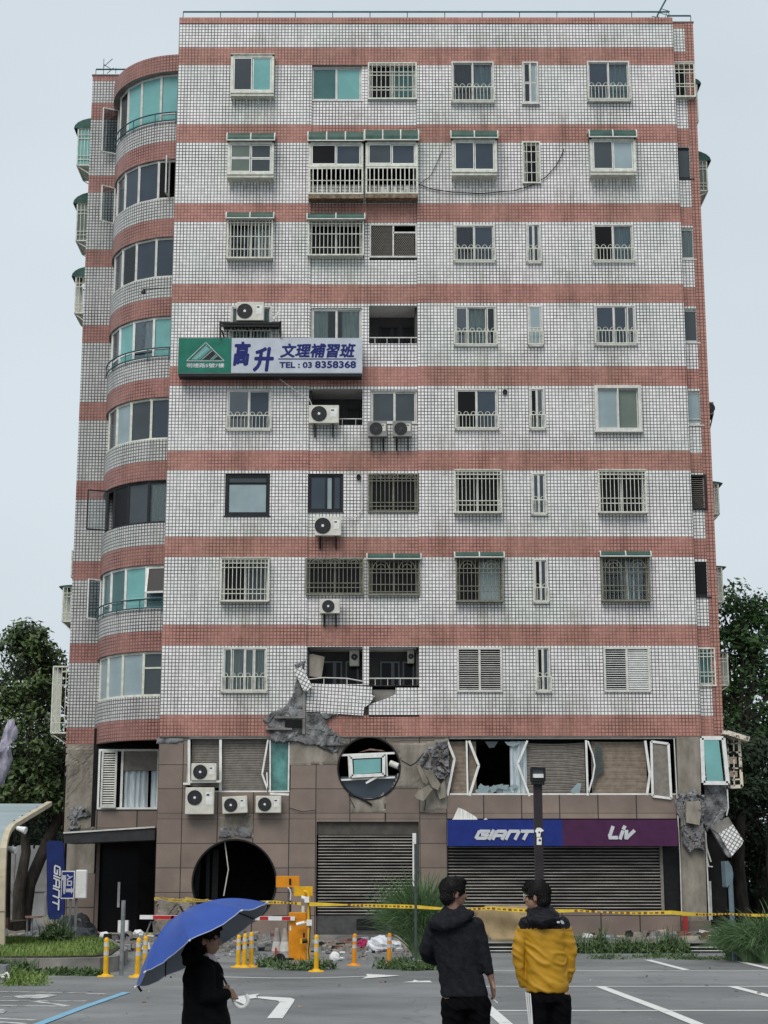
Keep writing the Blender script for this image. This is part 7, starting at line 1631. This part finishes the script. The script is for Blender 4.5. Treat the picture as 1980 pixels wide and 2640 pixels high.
def weave_cap(c, d, m, par, k=1.0, back=.0, extra=(), n=900, nm='hair'):
    mb = MB(); c = Vector(c); d = Vector(d).normalized(); s_ = Vector((d.y,-d.x,0))
    mb.ball(c-d*.018*k+Vector((0,0,.040*k)), (.102*k,.098*k,.094*k), 18, 12); mb.ball(c-d*.05*k+Vector((0,0,-.02*k)), (.066*k,.078*k,.075*k), 14, 10); mb.ball(c+d*.035*k+Vector((0,0,.088*k)), (.062*k,.064*k,.042*k), 12, 8)
    for e in extra: mb.ball(*e, 12, 8)
    ho = skinned(mb, nm, m, par, .007, 5, lambda p, n_: .0025*mnoise.noise(p*60)+.004*mnoise.noise(Vector((p.x*24, p.y*24, p.z*8))))
    lf = LF(); o0 = ORG[ho.name]; vsx = ho.data.vertices; top = c+Vector((0,0,.13*k))-d*.02
    for _ in range(2600):
        v = vsx[rnd.randrange(len(vsx))]; p = v.co+o0; nn = v.normal; fl = (p-top); fl = (fl-nn*fl.dot(nn)); fl = (fl.normalized() if fl.length > 1e-4 else Vector((0,0,-1)))+Vector((0,0,-.5))+rv()*.35; fl.normalize(); L_ = rnd.uniform(.018,.036)*k
        lf.blade([p-nn*.003, p+fl*L_*.5+nn*.005, p+fl*L_+nn*.0035], .004, rnd.random())
    lf.build('hair_strands', MT['hair'], ho); return ho
h_ = weave_cap(hc, (.93,.30,0), MT['hair'], t, 1.0)
mb = MB()
loft(mb, [(A(505,425), .075,.06), (A(495,445), .145,.095), (A(490,480), .185,.112), (A(492,560), .195,.122), (A(500,660), .182,.118), (A(520,780), .178,.115), (A(543,880), .19,.12), (A(548,922), .196,.124), (A(548,928), .190,.12)])
limb(mb, [A(352,478), A(297,625,.02), A(308,668,.10), A(360,690,.22)], [.070,.058,.054,.048]); limb(mb, [A(622,470), A(660,600), A(684,700,-.01), A(704,766,-.02)], [.072,.060,.053,.042])
skinned(mb, 'hooded_sweatshirt', MT['navy'], t, .009, 5, folds(.006, 5, 9, 2))
mb = MB(); limb(mb, [A(375,415,-.05), A(350,455,-.09), A(420,470,-.13), A(500,445,-.12), A(560,410,-.07), A(590,395,.0)], [.040,.047,.050,.050,.040,.03]); limb(mb, [A(430,388,.0), A(520,380,-.02), A(575,392,.02)], [.055,.055,.035]); limb(mb, [A(400,420,-.06), A(480,415,-.09), A(540,400,-.06)], [.055,.06,.05])
skinned(mb, 'hood', MT['navy'], t, .009, 3, folds(.006, 8, 16, 5))
mb = MB(); loft(mb, [(A(550,915), .178,.115), (A(553,960), .186,.125), (A(553,1010), .19,.12)])
for x_, s2 in ((478,-1), (635,1)):
    p = A(x_,980); limb(mb, [p, Vector((p.x+s2*.005, D1+.02, .48)), Vector((p.x+s2*.012, D1-.01, .12))], [.108,.088,.075])
skinned(mb, 'trousers', MT['blackcloth'], t, .010, 4, folds(.008, 7, 9, 8))
mb = MB(); [shoe(mb, A(x_,980).x+s2*.012, D1-.01, (s2*.2,1,0)) for x_, s2 in ((478,-1),(635,1))]; skinned(mb, 'shoes', MT['blackshell'], t, .009, 2)
mb = MB(); mb.tube([A(735,950,-.02), A(762,968,-.03)], .004, 6); mb.build('cigarette', MT['white'], None, at=A(745,960,-.02), label='lit cigarette between the fingers of the man in the dark hoodie', category='cigarette')
bpy.data.objects['cigarette']['label'] = 'cigarette between the fingers of the man in the dark hoodie'
# --- man in the mustard jacket, head turned left
cx = A(1090,800).x; t = thing('person', (cx, D1, 0), 'man with glasses in a mustard and black jacket, hands in pockets, back to the camera', 'person')
mb = MB(); hc = A(1012,277); fd = (-.95,.30,0); at_ = face(mb, hc, fd, .98)
limb(mb, [A(1020,310), A(1040,390), A(1060,430)], [.055,.058,.07])
loft(mb, [(A(1065,425), .09,.07), (A(1065,480), .155,.085), (A(1070,600), .15,.09), (A(1080,760), .135,.085), (A(1085,870), .145,.09), (A(1090,930), .15,.095)])
limb(mb, [A(955,465), A(912,570), A(900,650), A(912,745,.02), A(940,840,.05)], [.042,.034,.030,.027,.024]); limb(mb, [A(1175,465), A(1212,570), A(1232,645), A(1226,725,.02), A(1206,835,.05)], [.042,.034,.030,.027,.024])
hand(mb, A(948,848,.06), (.3,.1,-1), (.3,1,.1), (1,0,0), .86, .4, 1); hand(mb, A(1198,842,.06), (-.3,.1,-1), (-.3,1,.1), (-1,0,0), .86, .4, 1)
for x_, s2 in ((1030,-1), (1165,1)):
    p = A(x_,930); limb(mb, [p, Vector((p.x+s2*.01, D1+.02, .48)), Vector((p.x+s2*.02, D1-.02, .09))], [.08,.052,.036])
skinned(mb, 'body', MT['skin'], t, .0058, 3); eyes(at_, t, .98); weave_cap(hc, fd, MT['hair'], t, .99, extra=((A(960,225), (.045,.05,.03)),))
mb = MB(); 
for l in (-1, 1): c = at_(.096,l*.032,.002); s_ = Vector((fd[1],-fd[0],0)).normalized(); mb.tube([c+s_*.024*cos(a)+Vector((0,0,.02*sin(a))) for a in [2*pi*k/12 for k in range(13)]], .0022, 5); mb.tube([at_(.094,l*.056,.006), at_(.0,l*.086,.008)], .002, 5)
mb.build('glasses', MT['alu'], t)
JZ_ = A(1080,486).z
mb = MB()
loft(mb, [(A(1060,415), .075,.06), (A(1062,430), .135,.09), (A(1065,462), .172,.108), (A(1070,540), .172,.120), (A(1078,660), .168,.122), (A(1082,780), .168,.122), (A(1084,860), .172,.125), (A(1085,893), .168,.122), (A(1085,898), .160,.116)])
limb(mb, [A(948,458), A(912,560), A(893,650), A(905,745,.01), A(928,838,.03)], [.064,.060,.052,.046,.038]); limb(mb, [A(1180,458), A(1215,560), A(1238,640), A(1232,720,.01), A(1218,812,.04)], [.062,.058,.050,.045,.040])
skinned(mb, 'jacket', [MT['mustard'], MT['blackshell']], t, .009, 4, folds(.010, 6, 12, 11, lambda p: .5 if p.z > JZ_ else 1.0), lambda c: 1 if c.z > JZ_ and abs(c.x-A(1062,400).x) < .20 + (c.z-JZ_)*.45 else 0)
mb = MB(); limb(mb, [A(975,420,-.03), A(1000,440,-.10), A(1060,450,-.13), A(1115,430,-.10), A(1130,400,-.03)], [.04,.045,.05,.045,.04]); limb(mb, [A(985,385,.03), A(1040,365,-.02), A(1100,375,.0), A(1115,400,0)], [.045,.055,.05,.04]); limb(mb, [A(1000,410,-.05), A(1060,405,-.08), A(1110,410,-.05)], [.055,.06,.05]); limb(mb, [A(965,372,.05), A(985,345,.04), A(1040,345,.02)], [.022,.028,.04])
skinned(mb, 'hood', MT['blackshell'], t, .009, 3, folds(.010, 9, 18, 15))
mb = MB(); y_ = D1-.118
for i, (r0, r1) in enumerate(((.010,.014), (.017,.021), (.024,.028))):
    c = A(1160,455); pts = [Vector((c.x+r*cos(a), y_, c.z+r*sin(a))) for r, aa in ((r1, [pi/2*k/6 for k in range(7)]), (r0, [pi/2*k/6 for k in range(6,-1,-1)])) for a in aa]; mb.prism([(p.x, p.z) for p in pts][::-1], y_-.012, y_+.02)
c = A(1140,440); mb.box(c.x-.006, c.x+.016, y_-.012, y_+.02, c.z-.004, c.z+.002); mb.box(c.x-.006, c.x+.016, y_-.012, y_+.02, c.z-.012, c.z-.006)
mb.build('emblem', MT['white'], t)
mb = MB(); loft(mb, [(A(1088,885), .150,.10), (A(1092,930), .165,.115), (A(1095,965), .168,.112)])
for x_, s2 in ((1032,-1), (1165,1)):
    p = A(x_,950); limb(mb, [p, Vector((p.x+s2*.012, D1+.02, .48)), Vector((p.x+s2*.02, D1-.01, .12))], [.092,.075,.065])
skinned(mb, 'trousers', MT['blackcloth'], t, .010, 4, folds(.007, 7, 9, 21))
for i in range(3):
    mb = MB(); mb.tube([A(945+i*13,900+i*4,-.05-.02*i), A(955+i*12,1000,-.06-.02*i), A(968+i*9,1106,-.06-.02*i), A(975+i*8,1300,-.05-.02*i)], .006, 5); mb.build('side_stripe', MT['white'], t)
mb = MB(); [shoe(mb, A(x_,950).x+s2*.02, D1-.01, (s2*.2,1,0)) for x_, s2 in ((1032,-1),(1165,1))]; skinned(mb, 'shoes', MT['blackshell'], t, .009, 2)

# --- woman under the blue umbrella, in profile walking right
D2 = 12.2; A = lambda x, y, dy=0.0: W(*Z11(x, y), D2+dy)
cx = A(860,1400).x; t = thing('person', (cx, D2, 0), 'short woman in a black hooded coat walking right under a blue umbrella', 'person')
mb = MB(); hc = A(878,668); fd = (.985,-.17,0); at_ = face(mb, hc, fd, .93)
limb(mb, [A(860,740), A(840,860), A(835,960)], [.048,.05,.07])
loft(mb, [(A(835,960), .07,.10), (A(830,1030), .085,.155), (A(840,1250), .095,.145), (A(850,1500), .095,.13), (A(860,1750), .10,.14), (A(860,1800), .10,.13)])
limb(mb, [A(850,1060,-.14), A(850,1380,-.17), A(1000,1400,-.16), A(1118,1340,-.10)], [.045,.038,.03,.024]); limb(mb, [A(850,1060,.14), A(860,1400,.17), A(960,1450,.14)], [.045,.038,.028])
sd_ = (A(1190,1355)-A(1060,1120)).normalized()
# hand closed round the umbrella shaft
k = .95; g = A(1172,1335,-.06)
limb(mb, [A(1118,1340,-.08), A(1150,1330,-.075)], [.026,.030])
for i, f in enumerate((-.034, -.012, .010, .031)):
    c = g+sd_*f; pts = [c+Vector((-.035,-.012,.01)), c+Vector((-.005,-.032,.0)), c+Vector((.020,-.024,-.004)), c+Vector((.026,.002,-.006)), c+Vector((.008,.016,-.004))]; limb(mb, pts, [.0125,.0105,.0098,.009,.0078], 8)
limb(mb, [g-sd_*.02+Vector((-.03,.0,.01)), g-sd_*.048+Vector((-.008,-.012,.012)), g-sd_*.060+Vector((.012,-.006,.0))], [.015,.0115,.009], 8)
for y_ in (-.08, .08): p = A(860,1800,y_); limb(mb, [p, Vector((p.x+(.06 if y_ < 0 else -.03), p.y, .38)), Vector((p.x+(.10 if y_ < 0 else -.16), p.y, .08))], [.07,.045,.032])
skinned(mb, 'body', MT['skin2'], t, .0055, 3); eyes(at_, t, .93)
weave_cap(hc, fd, MT['hair'], t, .95, extra=((A(800,730), (.062,.07,.085)), (A(770,800), (.05,.06,.05)), (A(850,760), (.035,.068,.07))))
mb = MB()
loft(mb, [(A(850,925), .07,.08), (A(838,960), .105,.13), (A(825,1020), .128,.175), (A(822,1120), .138,.185), (A(830,1260), .142,.185), (A(845,1450), .152,.185), (A(860,1650), .165,.195), (A(868,1850), .175,.205), (A(870,2050), .178,.21), (A(870,2058), .17,.20)])
limb(mb, [A(850,1060,-.15), A(855,1250,-.175), A(870,1370,-.18), A(990,1385,-.17), A(1095,1345,-.11)], [.072,.066,.060,.050,.040]); limb(mb, [A(850,1060,.14), A(860,1390,.17), A(980,1450,.14)], [.07,.055,.045])
limb(mb, [A(880,950,-.07), A(960,1000,-.08), A(1020,1060,-.03), A(1025,1075,.03), A(960,1000,.09), A(880,950,.08)], [.03,.032,.03,.03,.032,.03]); limb(mb, [A(1010,1070,0), A(1015,1300,0)], [.035,.03])
skinned(mb, 'coat', MT['blackcoat'], t, .009, 4, folds(.006, 5, 8, 31))
mb = MB(); limb(mb, [A(720,760,.0), A(650,850,.0), A(640,930,.0), A(720,950,0), A(820,900,0)], [.045,.052,.045,.05,.045]); limb(mb, [A(700,850,-.06), A(760,920,-.09), A(860,930,-.08)], [.045,.04,.03]); limb(mb, [A(700,850,.06), A(760,920,.09)], [.045,.04]); limb(mb, [A(690,830), A(760,880)], [.07,.07])
skinned(mb, 'hood', MT['blackcoat'], t, .009, 4, folds(.009, 9, 16, 33))
mb = MB(); limb(mb, [A(845,855,-.03), A(890,890,-.050), A(940,915,-.04), A(962,930,.0), A(940,915,.04)], [.018,.022,.022,.02,.018]); limb(mb, [A(930,910,-.04), A(965,960,-.05), A(985,1010,-.045)], [.022,.018,.008]); limb(mb, [A(850,880,0), A(880,930,0)], [.05,.06]); skinned(mb, 'shirt_collar', MT['pink'], t, .007, 3)
mb = MB(); loft(mb, [(A(862,1900), .135,.16), (A(862,1960), .14,.165)])
for y_ in (-.08, .08): p = A(862,1940,y_); limb(mb, [p, Vector((p.x+(.06 if y_ < 0 else -.03), p.y, .36)), Vector((p.x+(.10 if y_ < 0 else -.16), p.y, .10))], [.085,.065,.055])
skinned(mb, 'trousers', MT['blackcloth'], t, .010, 4, folds(.006, 7, 9, 41))
mb = MB(); p = A(860,1800); shoe(mb, p.x+.10, p.y-.08, (1,0,0), .9); shoe(mb, p.x-.16, p.y+.08, (1,0,0), .9); skinned(mb, 'shoes', MT['blackshell'], t, .008, 2)

# --- blue umbrella
c0 = A(805,727); UR = (A(1600,225)-A(10,1230)).length/2; ax = Vector((-.531,.10,.842)).normalized(); e1 = (A(1600,225)-A(10,1230)).normalized(); e1 = (e1-ax*e1.dot(ax)).normalized(); e2 = ax.cross(e1).normalized()
t = thing('umbrella', c0, 'blue umbrella with silver lining and curved white handle held by the woman', 'umbrella')
UH, NR = .255, 8; a0 = radians(0)
def up(a, f, off=0.0):
    """point on the canopy: angle a, f = 0 at the tip .. 1 at the rim; cloth sags between the ribs"""
    ph = (a-a0)/(2*pi/NR); q = abs(ph-round(ph))*2; sag = q*q if False else 1-(1-q)**2
    r = UR*f*(1-.055*sag*f); h = UH*(1-f**2.1)+off - .012*sag*f*(1-f)*4
    return c0 + (e1*cos(a)+e2*sin(a))*r + ax*(h - .020*sag*f + .007*mnoise.noise((a*9, f*2.5, 1))*f)
nf, na, pn = 14, 64, 10; MT['umb'] = pm('umbrella_blue', (.026,.070,.30), .55, .10, 4, stretch=(1,1,1))
mb, ml_ = MB(), MB()
for k_ in range(NR):      # every panel has its own edge, so the seams along the ribs show
    for off, m_, fl in ((0, mb, 0), (-.004, ml_, 1)):
        V = [up(a0+2*pi*(k_+j/pn)/NR, i/nf, off) for i in range(nf+1) for j in range(pn+1)]; r_ = pn+1
        m_.add(V, [((i*r_+j, i*r_+j+1, (i+1)*r_+j+1, (i+1)*r_+j) if not fl else (i*r_+j, (i+1)*r_+j, (i+1)*r_+j+1, i*r_+j+1)) for i in range(nf) for j in range(pn)], smooth=True)
mb.build('canopy', MT['umb'], t); ml_.build('lining', pm('silver_lining', (.19,.215,.25), .5, .1, 4), t)
mb = MB(); mb.tube([up(2*pi*j/na, 1.0, -.002) for j in range(na+1)], .0035, 5); mb.build('hem', pm('pale_hem', (.35,.40,.55), .5), t)
for i in range(NR):
    a = a0+2*pi*i/NR; mb = MB(); mb.tube([up(a, f/10, -.010) for f in range(1, 11)], .0035, 5); mb.tube([c0+ax*(UH-.20), up(a, .5, -.012)], .003, 5); mb.build('rib', MT['black'], t)
    mb = MB(); p = up(a, 1.0, -.006); mb.tube([p, p+(p-c0).normalized()*.018], .006, 8); mb.build('rib_tip', MT['alu_w'], t)
mb = MB(); hp = A(1190,1380,-.06); mb.tube([c0+ax*(UH+.05), c0+ax*.0, A(1060,1120,-.045), hp], .0075, 8); mb.build('shaft', MT['black'], t)
mb = MB(); mb.tube([A(*p, -.06) for p in ((1188,1375),(1196,1420),(1225,1470),(1270,1503),(1320,1498),(1360,1462),(1375,1415),(1362,1370),(1345,1350))], .0135, 10); mb.build('handle', MT['alu_w'], t)
mb = MB(); p = up(pi, 1.0, -.01); mb.tube([A(25,1232,-.0), A(45,1275), A(72,1308)], .009, 6); mb.build('strap', MT['black'], t)
